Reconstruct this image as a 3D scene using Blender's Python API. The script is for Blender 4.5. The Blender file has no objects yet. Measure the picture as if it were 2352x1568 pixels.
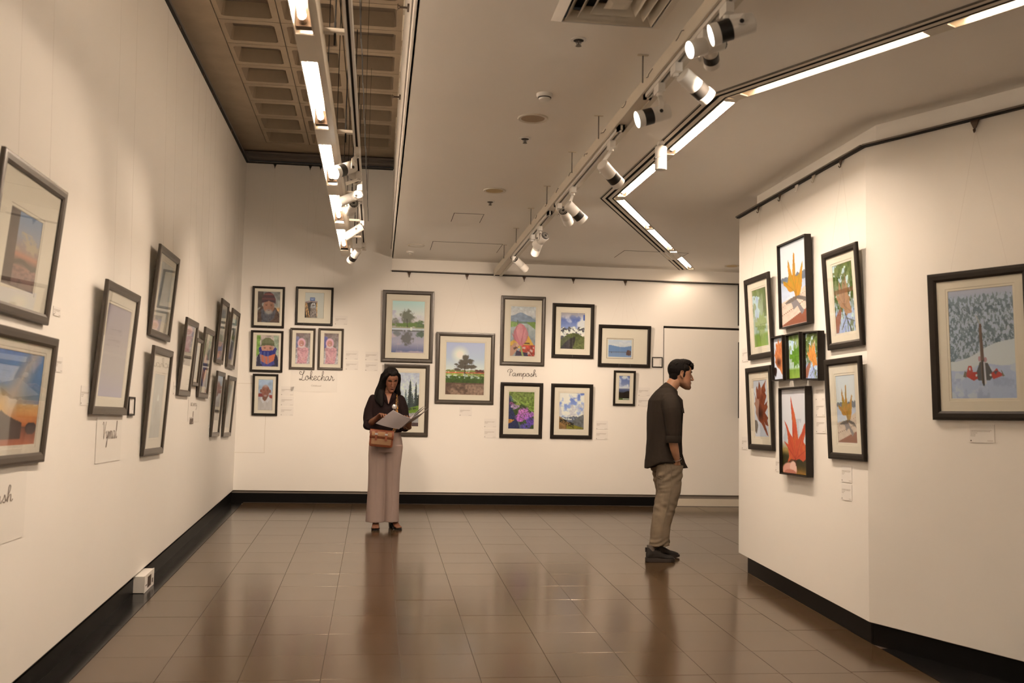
import bpy, math, random
import numpy as np
from mathutils import Vector, Matrix, noise as mnoise
sc = bpy.context.scene
COL = sc.collection
PI = math.pi

# ------------------------------------------------------------------ camera
FPX = 2330.176
RC = np.array([[0.9909914528, -0.0198926178, -0.1324395116],
               [0.0302378378, 0.9966059152, 0.0765658081],
               [0.1304669063, -0.0798807459, 0.9882294535]])
EYE = 1.67                      # height of the lens above the floor under it
SLOPE = 0.0547                  # the gallery floor rises gently towards the far wall
cam_d = bpy.data.cameras.new('camera')
cam_d.sensor_width = 36.0
cam_d.lens = 36.0 * FPX / 2352.0
cam_d.dof.use_dof = True
cam_d.dof.focus_distance = 9.8
cam_d.dof.aperture_fstop = 3.2
cam = bpy.data.objects.new('camera', cam_d)
COL.objects.link(cam)
def _w(v):                      # camera axes (right, down, forward) -> world
    v = RC.T @ np.array(v, float)
    return Vector((v[0], v[2], -v[1]))
cx, cy, cz = _w((1, 0, 0)), _w((0, -1, 0)), _w((0, 0, -1))
cam.matrix_world = Matrix(((cx.x, cy.x, cz.x, 0), (cx.y, cy.y, cz.y, 0), (cx.z, cy.z, cz.z, EYE), (0, 0, 0, 1)))
sc.camera = cam
sc.view_settings.view_transform = 'Standard'
sc.view_settings.look = 'None'
sc.view_settings.gamma = 1.0
sc.view_settings.use_curve_mapping = False
sc.view_settings.exposure = 0.78
sc.cycles.max_bounces = 7
sc.cycles.diffuse_bounces = 5
sc.cycles.glossy_bounces = 3
sc.cycles.adaptive_threshold = 0.035
sc.cycles.transparent_max_bounces = 12
sc.cycles.caustics_reflective = False
sc.cycles.caustics_refractive = False
sc.cycles.sample_clamp_indirect = 6.0
sc.cycles.use_denoising = True
world = bpy.data.worlds.new('world'); sc.world = world
world.use_nodes = True
world.node_tree.nodes['Background'].inputs[0].default_value = (0.35, 0.30, 0.25, 1)
world.node_tree.nodes['Background'].inputs[1].default_value = 0.02
# lamp settings used by the lamp builders further down
WARM = (1.0, 0.775, 0.585)
TUBE_COL = (1.0, 0.80, 0.62)
TUBE_STRENGTH = 200.0
SPOT_W = 38.0

def ray(x, y):                  # direction through a photo point, per metre of depth
    v = RC.T @ np.array([x - 1176.0, y - 784.0, FPX])
    v = np.array([v[0], v[2], -v[1]])
    return v / v[1]
def at_y(x, y, Y):
    r = ray(x, y) * Y; r[2] += EYE; return r
def at_z(x, y, z):
    r = ray(x, y); r = r * ((z - EYE) / r[2]); r[2] += EYE; return r
def at_floor(x, y):
    r = ray(x, y); r = r * (EYE / (SLOPE - r[2])); r[2] += EYE; return r
def at_plane(x, y, p, n):
    r = ray(x, y); o = np.array([0, 0, EYE])
    t = np.dot(np.array(p) - o, n) / np.dot(r, n)
    return o + r * t
def floor_z(y): return SLOPE * y

# ------------------------------------------------------------------ tags
def tag(o, label=None, cat=None, group=None, kind=None):
    if label: o['label'] = label
    if cat: o['category'] = cat
    if group: o['group'] = group
    if kind: o['kind'] = kind
    return o
def empty(name, M=None, label=None, cat=None, group=None):
    o = bpy.data.objects.new(name, None)
    o.empty_display_size = 0.05
    COL.objects.link(o)
    if M is not None: o.matrix_world = M
    return tag(o, label, cat, group)
def copy_tree(o, parent=None):
    c = o.copy(); COL.objects.link(c); c.parent = parent
    for ch in list(o.children):
        copy_tree(ch, c)
    return c

# ------------------------------------------------------------------ mesh collector
class MB:
    def __init__(s): s.v = []; s.f = []; s.m = []; s.cur = 0
    def add(s, vs, fs):
        b = len(s.v); s.v += [tuple(v) for v in vs]
        s.f += [tuple(i + b for i in f) for f in fs]; s.m += [s.cur] * len(fs)
        return s
    def box(s, x0, x1, y0, y1, z0, z1, M=None):
        vs = [Vector((x, y, z)) for z in (z0, z1) for y in (y0, y1) for x in (x0, x1)]
        if M is not None: vs = [M @ v for v in vs]
        return s.add(vs, [(0, 2, 3, 1), (4, 5, 7, 6), (0, 1, 5, 4), (2, 6, 7, 3), (0, 4, 6, 2), (1, 3, 7, 5)])
    def prism(s, poly, z0, z1, M=None):       # poly: ccw list of (x, y)
        n = len(poly)
        vs = [Vector((p[0], p[1], z0)) for p in poly] + [Vector((p[0], p[1], z1)) for p in poly]
        if M is not None: vs = [M @ v for v in vs]
        fs = [tuple(range(n - 1, -1, -1)), tuple(range(n, 2 * n))]
        fs += [(i, (i + 1) % n, n + (i + 1) % n, n + i) for i in range(n)]
        return s.add(vs, fs)
    def loft(s, rings, cap0=True, cap1=True, closed=True):
        n = len(rings[0]); vs = [v for r in rings for v in r]; fs = []
        m = n if closed else n - 1
        for k in range(len(rings) - 1):
            for i in range(m):
                j = (i + 1) % n
                fs.append((k * n + i, k * n + j, (k + 1) * n + j, (k + 1) * n + i))
        if closed and cap0: fs.append(tuple(range(n - 1, -1, -1)))
        if closed and cap1: fs.append(tuple((len(rings) - 1) * n + i for i in range(n)))
        return s.add(vs, fs)
    def lathe(s, prof, n=24, M=None):         # prof: list of (r, z)
        rings = []
        for r, z in prof:
            ring = [Vector((r * math.cos(2 * PI * i / n), r * math.sin(2 * PI * i / n), z)) for i in range(n)]
            rings.append([M @ v for v in ring] if M is not None else ring)
        return s.loft(rings)
    def tube(s, pts, r, n=8):                 # pts: list of vectors, r: radius or list of radii
        pts = [Vector(p) for p in pts]; rings = []
        rr = r if isinstance(r, (list, tuple)) else [r] * len(pts)
        up = None
        for k, p in enumerate(pts):
            d = (pts[min(k + 1, len(pts) - 1)] - pts[max(k - 1, 0)]).normalized()
            if up is None:
                up = Vector((0, 0, 1)) if abs(d.z) < 0.9 else Vector((1, 0, 0))
            a = d.cross(up).normalized(); up2 = a.cross(d).normalized(); up = up2
            rings.append([p + (a * math.cos(2 * PI * i / n) + up2 * math.sin(2 * PI * i / n)) * rr[k] for i in range(n)])
        return s.loft(rings)
    def build(s, name, mats, parent=None, smooth=None, M=None):
        me = bpy.data.meshes.new(name)
        me.from_pydata([tuple(v) for v in s.v], [], s.f)
        if not isinstance(mats, (list, tuple)): mats = [mats]
        for m in mats: me.materials.append(m)
        if len(mats) > 1: me.polygons.foreach_set('material_index', s.m)
        if smooth is not None:
            me.polygons.foreach_set('use_smooth', [True] * len(me.polygons))
            me.set_sharp_from_angle(angle=math.radians(smooth))
        me.update()
        o = bpy.data.objects.new(name, me); COL.objects.link(o)
        if parent is not None: o.parent = parent
        if M is not None: o.matrix_local = M
        return o
def struct(o): o['kind'] = 'structure'; return o
def slab(name, mat, x0, x1, y0, y1, z0, z1, parent=None):
    return MB().box(x0, x1, y0, y1, z0, z1).build(name, mat, parent)

# ------------------------------------------------------------------ materials
def nt(name):
    m = bpy.data.materials.new(name); m.use_nodes = True
    t = m.node_tree; b = t.nodes['Principled BSDF']
    return m, t, b
def L(t, a, b): t.links.new(a, b)
def pmat(name, col, rough=0.5, metal=0.0, var=0.0, scale=8.0, bump=0.0, bscale=60.0, spec=0.5, stretch=(1, 1, 1), sheen=0.0, coat=0.0, rvar=0.0, rand=0.0, tint=None):
    m, t, b = nt(name)
    b.inputs['Base Color'].default_value = (*col, 1)
    b.inputs['Roughness'].default_value = rough
    b.inputs['Metallic'].default_value = metal
    b.inputs['Specular IOR Level'].default_value = spec
    if tint: b.inputs['Specular Tint'].default_value = (*tint, 1)
    if sheen: b.inputs['Sheen Weight'].default_value = sheen
    if coat: b.inputs['Coat Weight'].default_value = coat; b.inputs['Coat Roughness'].default_value = 0.1
    tc = t.nodes.new('ShaderNodeTexCoord'); mp = t.nodes.new('ShaderNodeMapping')
    mp.inputs['Scale'].default_value = stretch
    L(t, tc.outputs['Object'], mp.inputs['Vector'])
    if var or rvar or rand:
        n = t.nodes.new('ShaderNodeTexNoise'); n.inputs['Scale'].default_value = scale
        n.inputs['Detail'].default_value = 5; n.inputs['Roughness'].default_value = 0.6
        L(t, mp.outputs[0], n.inputs['Vector'])
        if var or rand:
            mx = t.nodes.new('ShaderNodeMix'); mx.data_type = 'RGBA'; mx.blend_type = 'MIX'
            d = [max(0, c * (1 - var)) for c in col]; e = [min(1, c * (1 + var)) for c in col]
            mx.inputs[6].default_value = (*d, 1); mx.inputs[7].default_value = (*e, 1)
            fac = n.outputs['Fac']
            if rand:
                oi = t.nodes.new('ShaderNodeObjectInfo')
                mr = t.nodes.new('ShaderNodeMapRange'); mr.inputs[3].default_value = -rand; mr.inputs[4].default_value = rand
                L(t, oi.outputs['Random'], mr.inputs[0])
                ad = t.nodes.new('ShaderNodeMath'); ad.operation = 'ADD'; ad.use_clamp = True
                L(t, n.outputs['Fac'], ad.inputs[0]); L(t, mr.outputs[0], ad.inputs[1]); fac = ad.outputs[0]
            L(t, fac, mx.inputs[0]); L(t, mx.outputs[2], b.inputs['Base Color'])
        if rvar:
            mr = t.nodes.new('ShaderNodeMapRange')
            mr.inputs[3].default_value = max(0.02, rough - rvar); mr.inputs[4].default_value = min(1, rough + rvar)
            L(t, n.outputs['Fac'], mr.inputs[0]); L(t, mr.outputs[0], b.inputs['Roughness'])
    if bump:
        n2 = t.nodes.new('ShaderNodeTexNoise'); n2.inputs['Scale'].default_value = bscale; n2.inputs['Detail'].default_value = 4
        L(t, mp.outputs[0], n2.inputs['Vector'])
        bp = t.nodes.new('ShaderNodeBump'); bp.inputs['Strength'].default_value = bump; bp.inputs['Distance'].default_value = 0.004
        L(t, n2.outputs['Fac'], bp.inputs['Height']); L(t, bp.outputs[0], b.inputs['Normal'])
    return m
def emat(name, col, strength):
    m, t, b = nt(name)
    b.inputs['Base Color'].default_value = (*col, 1)
    b.inputs['Emission Color'].default_value = (*col, 1); b.inputs['Emission Strength'].default_value = strength
    return m
def attr_mat(name, rough=0.4, spec=0.3, sss=0.0, bump=0.0, bscale=150):
    m, t, b = nt(name)
    a = t.nodes.new('ShaderNodeAttribute'); a.attribute_name = 'Col'
    L(t, a.outputs['Color'], b.inputs['Base Color'])
    b.inputs['Roughness'].default_value = rough; b.inputs['Specular IOR Level'].default_value = spec
    if sss:
        b.inputs['Subsurface Weight'].default_value = sss; b.inputs['Subsurface Radius'].default_value = (1, .35, .2); b.inputs['Subsurface Scale'].default_value = 0.004
    if bump:
        n2 = t.nodes.new('ShaderNodeTexNoise'); n2.inputs['Scale'].default_value = bscale
        tc = t.nodes.new('ShaderNodeTexCoord'); L(t, tc.outputs['Object'], n2.inputs['Vector'])
        bp = t.nodes.new('ShaderNodeBump'); bp.inputs['Strength'].default_value = bump; bp.inputs['Distance'].default_value = 0.002
        L(t, n2.outputs['Fac'], bp.inputs['Height']); L(t, bp.outputs[0], b.inputs['Normal'])
    return m
def glass_mat(name):
    m = bpy.data.materials.new(name); m.use_nodes = True; t = m.node_tree
    t.nodes.clear()
    o = t.nodes.new('ShaderNodeOutputMaterial'); mx = t.nodes.new('ShaderNodeMixShader')
    lw = t.nodes.new('ShaderNodeLayerWeight'); lw.inputs['Blend'].default_value = .5
    pw = t.nodes.new('ShaderNodeMath'); pw.operation = 'POWER'; pw.inputs[1].default_value = 5.0; L(t, lw.outputs['Facing'], pw.inputs[0])
    fr = t.nodes.new('ShaderNodeMath'); fr.operation = 'MULTIPLY_ADD'; fr.inputs[1].default_value = .9; fr.inputs[2].default_value = .02; L(t, pw.outputs[0], fr.inputs[0])
    tr = t.nodes.new('ShaderNodeBsdfTransparent'); tr.inputs[0].default_value = (0.985, 0.99, 0.985, 1)
    gl = t.nodes.new('ShaderNodeBsdfGlossy'); gl.inputs['Roughness'].default_value = 0.02
    L(t, fr.outputs[0], mx.inputs[0]); L(t, tr.outputs[0], mx.inputs[1]); L(t, gl.outputs[0], mx.inputs[2]); L(t, mx.outputs[0], o.inputs[0])
    return m
MT = dict(
    wall=pmat('wall paint', (.85, .832, .795), .62, var=.025, scale=1.6, bump=.06, bscale=45),
    ceil=pmat('ceiling paint', (.93, .90, .85), .75, var=.03, scale=1.2, bump=.05, bscale=40),
    concrete=pmat('concrete', (.30, .235, .165), .85, var=.28, scale=3.5, bump=.4, bscale=30),
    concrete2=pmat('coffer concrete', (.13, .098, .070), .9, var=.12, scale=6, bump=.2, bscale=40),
    joint=pmat('dark joint', (.02, .015, .012), .9),
    black=pmat('black granite', (.008, .0075, .0075), .2, var=.3, scale=30, spec=.28),
    skirt=pmat('black skirting', (.0055, .005, .005), .35, spec=.12),
    grout=pmat('grout', (.035, .026, .02), .8),
    tile=pmat('floor tile', (.070, .043, .022), .17, var=.10, scale=2.2, rvar=.04, rand=.3, spec=.62, tint=(1, .88, .70)),
    ledge=pmat('grey ledge', (.25, .22, .19), .7, var=.15),
    metal=pmat('grey steel', (.16, .14, .125), .5, .3, var=.1),
    alu=pmat('aluminium', (.55, .53, .50), .35, .6),
    cream=pmat('cream enamel', (.62, .57, .48), .4, var=.05),
    beam=pmat('beam enamel', (.66, .60, .50), .45, var=.05),
    white=pmat('white enamel', (.80, .78, .74), .35),
    white2=pmat('track white', (.72, .69, .64), .4),
    blackp=pmat('black plastic', (.012, .011, .010), .45),
    dark=pmat('dark slot', (.01, .009, .008), .8),
    hook=pmat('hook brown metal', (.07, .045, .03), .5, .3),
    wire=pmat('nylon wire', (.60, .57, .52), .3),
    frame=pmat('frame black wood', (.016, .012, .009), .42, spec=.25, var=.25, scale=20, stretch=(1, 1, 8)),
    frame2=pmat('frame dark brown wood', (.048, .037, .027), .32, spec=.55, var=.2, scale=20),
    matb=pmat('mat board', (.80, .765, .68), .8, bump=.03, bscale=400),
    bevel=pmat('mat bevel', (.62, .58, .50), .8),
    paper=pmat('label paper', (.80, .785, .76), .7),
    film=pmat('lettering sheet', (.805, .79, .755), .5),
    ink=pmat('ink', (.07, .055, .045), .6), ink2=pmat('soft ink', (.20, .165, .145), .7),
    inkg=pmat('grey ink', (.34, .30, .27), .7),
    print=attr_mat('print', .38, .35),
    glass=glass_mat('picture glass'),
    tube=emat('tube', TUBE_COL, TUBE_STRENGTH),
    tube2=emat('weaker tube', TUBE_COL, TUBE_STRENGTH * .16),  # output turned down so the walls nearby are not over-lit
    tube4=emat('trough tube', TUBE_COL, TUBE_STRENGTH * .52),
    tube5=emat('added uplight', TUBE_COL, 15.0),
    tube3=emat('dim tube', TUBE_COL, TUBE_STRENGTH * .2),
    lens=emat('lens', (1, .9, .76), 9.0),
    lens2=emat('lens dim', (1, .9, .76), 3.0),
    burnt=pmat('scorched socket', (.06, .035, .02), .7),
)
# ------------------------------------------------------------------ the room
XL = -1.648; YB = 12.40; ZC = 3.662; ZRAIL = 3.485; ZTOP = 4.755; ZS = 4.86; XF = 0.135
FOLD = (3.105, 6.13); E1 = (3.118, 8.484)              # right wall: fold and far end
D2 = Vector((0.46, -0.888)).normalized()               # right wall beyond the fold
F2E = (FOLD[0] + D2.x * 5.0, FOLD[1] + D2.y * 5.0)
WB = 0.136                                             # white wall starts this high above the floor

def wall_piece(name, pts, ztop, mat, thick, parent=None, zb=WB):
    """pts: two (x, y) ends of the room face; the wall lies to the right of the walking direction."""
    (x0, y0), (x1, y1) = pts
    d = Vector((x1 - x0, y1 - y0)).normalized(); n = Vector((d.y, -d.x)) * thick
    vs = []
    for (x, y) in ((x0, y0), (x1, y1), (x1 + n.x, y1 + n.y), (x0 + n.x, y0 + n.y)):
        vs.append((x, y, floor_z(y) + zb))
    for (x, y) in ((x0, y0), (x1, y1), (x1 + n.x, y1 + n.y), (x0 + n.x, y0 + n.y)):
        zt = ztop if not callable(ztop) else ztop(y)
        vs.append((x, y, zt))
    return MB().add(vs, [(0, 3, 2, 1), (4, 5, 6, 7), (0, 1, 5, 4), (1, 2, 6, 5), (2, 3, 7, 6), (3, 0, 4, 7)]).build(name, mat, parent)

w_left = struct(wall_piece('wall_left', ((XL, YB + .1), (XL, -3.0))[::-1], ZTOP, MT['wall'], -.12))
# far wall, split at the fascia: tall part under the coffers, low part under the dropped ceiling
DOORX = at_y(1524, 748, YB)[0]; DOORZ = at_y(1524, 748, YB)[2]
w_back = struct(wall_piece('wall_back', ((XL, YB), (DOORX, YB)), ZRAIL, MT['wall'], -.12))
MB().box(XL, XF, YB, YB + .12, ZRAIL, ZTOP).build('upper_panel', MT['wall'], w_back)
# door panel at the right of the far wall with a black shadow gap over it
door = struct(wall_piece('door_1', ((DOORX + .012, YB + .004), (5.55, YB + .004)), DOORZ - .028, MT['wall'], -.05))
w_over = struct(MB().box(DOORX, 5.6, YB, YB + .12, DOORZ, ZRAIL).build('wall_back.001', MT['wall']))
struct(MB().box(DOORX - .01, 5.6, YB + .03, YB + .1, DOORZ - .05, DOORZ + .02).box(DOORX - .004, DOORX + .014, YB + .03, YB + .05, .8, DOORZ).build('trim_1', MT['joint']))
# bulkheads set back above the hanging rail
struct(MB().box(XF - .02, 5.6, YB + .10, YB + .2, ZRAIL - .05, ZC + .05).build('wall_back_upper', MT['ceil']))
w_r1 = struct(wall_piece('wall_right', (E1, FOLD), ZRAIL + .02, MT['wall'], -.14))
w_r2 = struct(wall_piece('wall_right.001', (FOLD, F2E), ZRAIL + .02, MT['wall'], -.14))
struct(wall_piece('wall_right.002', (F2E, (F2E[0], -3.0)), ZC + .05, MT['wall'], -.14))
struct(wall_piece('wall_right.003', ((5.6, YB + .1), (5.6, 8.2)), ZC + .05, MT['wall'], -.14, zb=-.05))
struct(wall_piece('wall_right.004', ((5.6, 8.344), (3.26, 8.344)), ZRAIL + .02, MT['wall'], -.05, zb=-.05))
struct(wall_piece('wall_front', ((XL - .1, -3.0), (6.2, -3.0)), ZTOP + .2, MT['wall'], .12, zb=-.05))
O1 = Vector((E1[0] + .085, 8.28)); NF = Vector((FOLD[0] + .085, FOLD[1] + .02)); O2 = Vector((F2E[0] + .1, F2E[1] + .05))
m = MB(); m.prism([(O1.x, O1.y), (O1.x + .3, O1.y), (NF.x + .3, NF.y + .05), (O2.x + .3, O2.y + .1), (O2.x, O2.y), (NF.x, NF.y)][::-1], ZRAIL - .03, ZC + .04)
struct(m.build('wall_right_upper', MT['ceil']))

# picture rails: a thin dark rail on a pale lip
def rail(name, pts, z, parent):
    m = MB()
    for (a, b) in zip(pts[:-1], pts[1:]):
        a = Vector((*a, z)); b = Vector((*b, z)); d = (b - a).normalized(); n = Vector((-d.y, d.x, 0))
        M = Matrix.Translation(a) @ Matrix(((d.x, n.x, 0, 0), (d.y, n.y, 0, 0), (0, 0, 1, 0), (0, 0, 0, 1)))
        Ln = (b - a).length
        m.cur = 0; m.box(0, Ln, -.008, .03, .006, .016, M)
        m.cur = 1; m.box(0, Ln, -.010, .02, -.002, .004, M)
    return struct(m.build(name, [MT['metal'], MT['dark']]))
rail('trim_2', [(XL + .006, YB), (XL + .006, -2.9)], ZTOP - .01, None)
rail('trim_3', [(5.6, YB - .006), (XF, YB - .006)], ZRAIL, None)
rail('trim_4', [(XF - .02, YB - .006), (XL, YB - .006)], ZTOP - .01, None)
rail('trim_5', [(F2E[0] - .005, F2E[1]), (FOLD[0] - .006, FOLD[1]), (E1[0] - .006, E1[1])], ZRAIL + .018, None)

# skirting: black stone recessed under the white wall, grey ledge above it
def skirting(name, pts, rec, mats, grey=.032, gap=.004):
    m = MB()
    for (a, b) in zip(pts[:-1], pts[1:]):
        d = Vector((b[0] - a[0], b[1] - a[1])).normalized(); n = Vector((-d.y, d.x))   # towards the wall body
        for (z0, z1, r, mi) in ((-.01, WB - grey, rec - .012, 0), (WB - grey, WB, rec, 1)):
            vs = []
            for zz in (z0, z1):
                for (p, rr) in ((a, r), (b, r), (b, r + .06), (a, r + .06)):
                    x = p[0] + n.x * rr; y = p[1] + n.y * rr
                    vs.append((x, y, floor_z(y) + zz))
            m.cur = mi
            m.add(vs, [(0, 3, 2, 1), (4, 5, 6, 7), (0, 1, 5, 4), (1, 2, 6, 5), (2, 3, 7, 6), (3, 0, 4, 7)])
    return struct(m.build(name, mats))
skirting('baseboard_left', [(XL, -3), (XL, YB + .05)], .03, [MT['skirt'], MT['skirt']])
skirting('baseboard_back', [(XL - .05, YB), (DOORX - .08, YB)], .025, [MT['skirt'], MT['ledge']])
skirting('baseboard_back.001', [(DOORX - .08, YB), (5.6, YB)], .03, [MT['cream'], MT['ledge']], grey=.05)
skirting('baseboard_right', [(E1[0], 8.33), (FOLD[0], FOLD[1]), F2E], .035, [MT['skirt'], MT['ledge']], grey=.012)

# ------------------------------------------------------------------ floor
fl = struct(MB().prism([(XL - .1, -3.1), (6.3, -3.1), (6.3, YB + .2), (XL - .1, YB + .2)], -.08, -.004).build('floor', MT['grout']))
FM = Matrix(((1, 0, 0, 0), (0, 1, 0, 0), (0, SLOPE, 1, 0), (0, 0, 0, 1)))
for v in fl.data.vertices: v.co.z += SLOPE * v.co.y
TW, TD = .422, .4525
def tile_mesh(w, d):
    m = MB(); g = .0011; b = .0007; h = .010
    def ring(i, z): return [(g + i, g + i, z), (w - g - i, g + i, z), (w - g - i, d - g - i, z), (g + i, d - g - i, z)]
    vs = ring(0, -h) + ring(0, -.0005) + ring(b, 0)
    vs = [(x, y, z + SLOPE * y) for x, y, z in vs]
    fs = [(0, 1, 5, 4), (1, 2, 6, 5), (2, 3, 7, 6), (3, 0, 4, 7), (4, 5, 9, 8), (5, 6, 10, 9), (6, 7, 11, 10), (7, 4, 8, 11), (8, 9, 10, 11)]
    me = bpy.data.meshes.new('tile'); me.from_pydata(vs, [], fs); me.materials.append(MT['tile'])
    return me
tm = tile_mesh(TW, TD)
rnd = random.Random(4)
X0 = -1.515
def add_tile(me, x, y, dz=0):
    o = bpy.data.objects.new('tile', me); COL.objects.link(o); o.parent = fl
    o.location = (x, y, SLOPE * y + dz)
stuff = MB()
for c in range(18):
    x = X0 + c * TW
    jog = rnd.choice([0, 0, 0, .02, -.015, .01])
    for r in range(-18, 16):
        y = 5.09 + r * TD + jog
        if y + TD > YB + .12 or x > 5.5: continue
        if c == 11 and y < 6.1: continue
        if c > 11 and y < 8.25: continue
        if y > 4.6:
            add_tile(tm, x, y, rnd.uniform(-.0006, .0003))
        else:
            stuff.add([(vv.co.x + x, vv.co.y + y, vv.co.z + SLOPE * y) for vv in tm.vertices], [tuple(p.vertices) for p in tm.polygons])
so = stuff.build('tile_field', MT['tile'], fl); so['kind'] = 'stuff'
# polished black border strip along the left wall
m = MB()
for k in range(26):
    y0 = -2.9 + k * .6
    y1 = min(y0 + .598, YB - .02)
    vs = []
    for z in (-.01, 0.0):
        vs += [(XL - .04, y0, z + SLOPE * y0), (X0 - .003, y0, z + SLOPE * y0), (X0 - .003, y1, z + SLOPE * y1), (XL - .04, y1, z + SLOPE * y1)]
    mm = MB(); mm.add(vs, [(0, 3, 2, 1), (4, 5, 6, 7), (0, 1, 5, 4), (1, 2, 6, 5), (2, 3, 7, 6), (3, 0, 4, 7)])
    mm.build('border_tile', MT['black'], fl)
# black border strip under the near part of the right wall
vs = []
for z in (-.006, .0002):
    for p in ((3.129, 6.02), (3.129, -3.0), (6.1, -3.0), (FOLD[0] + .25, 6.02)):
        vs.append((p[0], p[1], z + SLOPE * p[1]))
MB().add(vs, [(0, 3, 2, 1), (4, 5, 6, 7), (0, 1, 5, 4), (1, 2, 6, 5), (2, 3, 7, 6), (3, 0, 4, 7)]).build('border_slab', MT['black'], fl)

# ------------------------------------------------------------------ ceilings
# path of the recessed light channel in the dropped ceiling
CH = [Vector((3.75, 2.55)), Vector((2.085, 5.80)), Vector((2.055, 8.62)), Vector((3.93, 12.42))]
def offset_poly(P, o):
    out = []
    for i, p in enumerate(P):
        ds = []
        if i > 0: ds.append((P[i] - P[i - 1]).normalized())
        if i < len(P) - 1: ds.append((P[i + 1] - P[i]).normalized())
        ns = [Vector((-d.y, d.x)) for d in ds]
        n = sum(ns, Vector((0, 0))).normalized()
        out.append(p + n * (o / max(.3, n.dot(ns[0]))))
    return out
LO, HI = -.05, .155          # right edge (lamp side) and left edge (track side) of the channel
def flat_with_holes(name, outline, holes, z, mat):
    cu = bpy.data.curves.new(name, 'CURVE'); cu.dimensions = '2D'; cu.fill_mode = 'BOTH'
    for poly in [outline] + holes:
        s = cu.splines.new('POLY'); s.points.add(len(poly) - 1); s.use_cyclic_u = True
        for p, q in zip(s.points, poly): p.co = (q[0], q[1], 0, 1)
    ob = bpy.data.objects.new(name, cu); COL.objects.link(ob)
    dg = bpy.context.evaluated_depsgraph_get()
    me = bpy.data.meshes.new_from_object(ob.evaluated_get(dg))
    bpy.data.objects.remove(ob); bpy.data.curves.remove(cu)
    me.materials.clear(); me.materials.append(mat)
    o = bpy.data.objects.new(name, me); COL.objects.link(o); o.location.z = z
    return o
LFT = offset_poly(CH, HI); RGT = offset_poly(CH, LO)
hole = [(p.x, p.y) for p in LFT] + [(p.x, p.y) for p in RGT[::-1]]
VX, VY, VS = 1.075, 4.55, .55          # air vent centre and size
vh = .23
vent_hole = [(VX - vh, VY - vh), (VX + vh, VY - vh), (VX + vh, VY + vh), (VX - vh, VY + vh)]
ce = struct(flat_with_holes('ceiling', [(XF, -3.0), (6.3, -3.0), (6.3, YB + .15), (XF, YB + .15)], [hole, vent_hole], ZC, MT['ceil']))
# channel: profile swept along the path (offset, height)
prof = [(HI, -.004), (HI - .004, -.004), (HI - .006, .012), (HI - .014, .012), (HI - .016, -.003), (HI - .045, -.003), (HI - .047, .022), (HI - .067, .022), (HI - .069, -.003), (.052, -.003), (.050, .012), (.042, .012), (.040, -.004),
        (.030, -.004), (.030, .075), (-.042, .075), (-.042, -.004), (LO, -.004)]
rings = []
P3 = [offset_poly(CH, o) for o, h in prof]
for k in range(len(CH)):
    rings.append([Vector((P3[i][k].x, P3[i][k].y, ZC + prof[i][1])) for i in range(len(prof))])
m = MB(); m.loft(rings, closed=False)
for i, f in enumerate(m.f):
    j = i % (len(prof) - 1)
    m.m[i] = 1 if j in (1, 2, 3, 5, 6, 7, 9, 10, 11) else 0
chn = struct(m.build('trim_6', [MT['beam'], MT['dark']]))
# lid above the channel so that nothing shows through, and above the vent
MB().box(.2, 6.3, -3, YB + .15, ZC + .09, ZC + .12).build('ceiling_backing', MT['metal'], ce)
# fascia of the dropped ceiling
fa = struct(MB().box(XF - .012, XF + .012, -3, YB, ZC, ZS + .02).build('wall_fascia', MT['ceil']))
m = MB()
rr = random.Random(9)
y = 2.0
while y < 12.1:                         # rough plaster smears along the top of the fascia
    l = rr.uniform(.06, .3); h = rr.uniform(.03, .12)
    m.box(XF - .016 - rr.uniform(0, .008), XF - .01, y, y + l, ZS - h, ZS - .001); y += l * rr.uniform(.7, 1.2)
so = m.build('plaster_smear', MT['beam'], fa); so['kind'] = 'stuff'
MB().box(XF - .02, XF - .012, -3, YB - .01, ZC + .10, ZC + .115).build('fascia_lip', MT['metal'], fa)
# concrete slab with coffers
cs = struct(MB().box(XL - .1, XF + .02, -3.1, YB + .2, ZS + .30, ZS + .36).build('ceiling.001', MT['concrete']))
UX = [-1.362, -.866, -.370, .122]; PY = .5265; YC0 = 11.86
MB().box(XL - .1, UX[0] - .004, -3, YB + .1, ZS, ZS + .3).build('slab_band', MT['concrete'], cs)
MB().box(UX[0] - .004, XF, YC0 + .004, YB + .1, ZS, ZS + .3).build('slab_band', MT['concrete'], cs)
def coffer_mesh(w, d):
    m = MB(); g = .004; h = .12
    def rr_(x0, x1, y0, y1, c, z):
        return [(x0 + c, y0, z), (x1 - c, y0, z), (x1, y0 + c, z), (x1, y1 - c, z), (x1 - c, y1, z), (x0 + c, y1, z), (x0, y1 - c, z), (x0, y0 + c, z)]
    R0 = rr_(g, w - g, g, d - g, .001, .3); R1 = rr_(g, w - g, g, d - g, .001, 0)
    R2 = rr_(.042, w - .056, .072, d - .072, .02, 0); R3 = rr_(.062, w - .072, .085, d - .085, .01, h)
    m.loft([R0, R1, R2, R3], cap0=False, cap1=True)
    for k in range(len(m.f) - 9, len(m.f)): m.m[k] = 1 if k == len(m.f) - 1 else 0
    me = bpy.data.meshes.new('coffer'); me.from_pydata([tuple(v) for v in m.v], [], m.f)
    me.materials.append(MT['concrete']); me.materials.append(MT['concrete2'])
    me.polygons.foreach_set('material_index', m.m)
    return me
cms = [coffer_mesh(UX[i + 1] - UX[i], PY) for i in range(3)]
for r in range(1, 22):
    for i in range(3):
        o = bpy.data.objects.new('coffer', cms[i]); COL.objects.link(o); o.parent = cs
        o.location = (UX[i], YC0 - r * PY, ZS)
MB().box(UX[0], XF, -3, YC0 - 21 * PY, ZS, ZS + .3).build('slab_band', MT['concrete'], cs)
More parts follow.
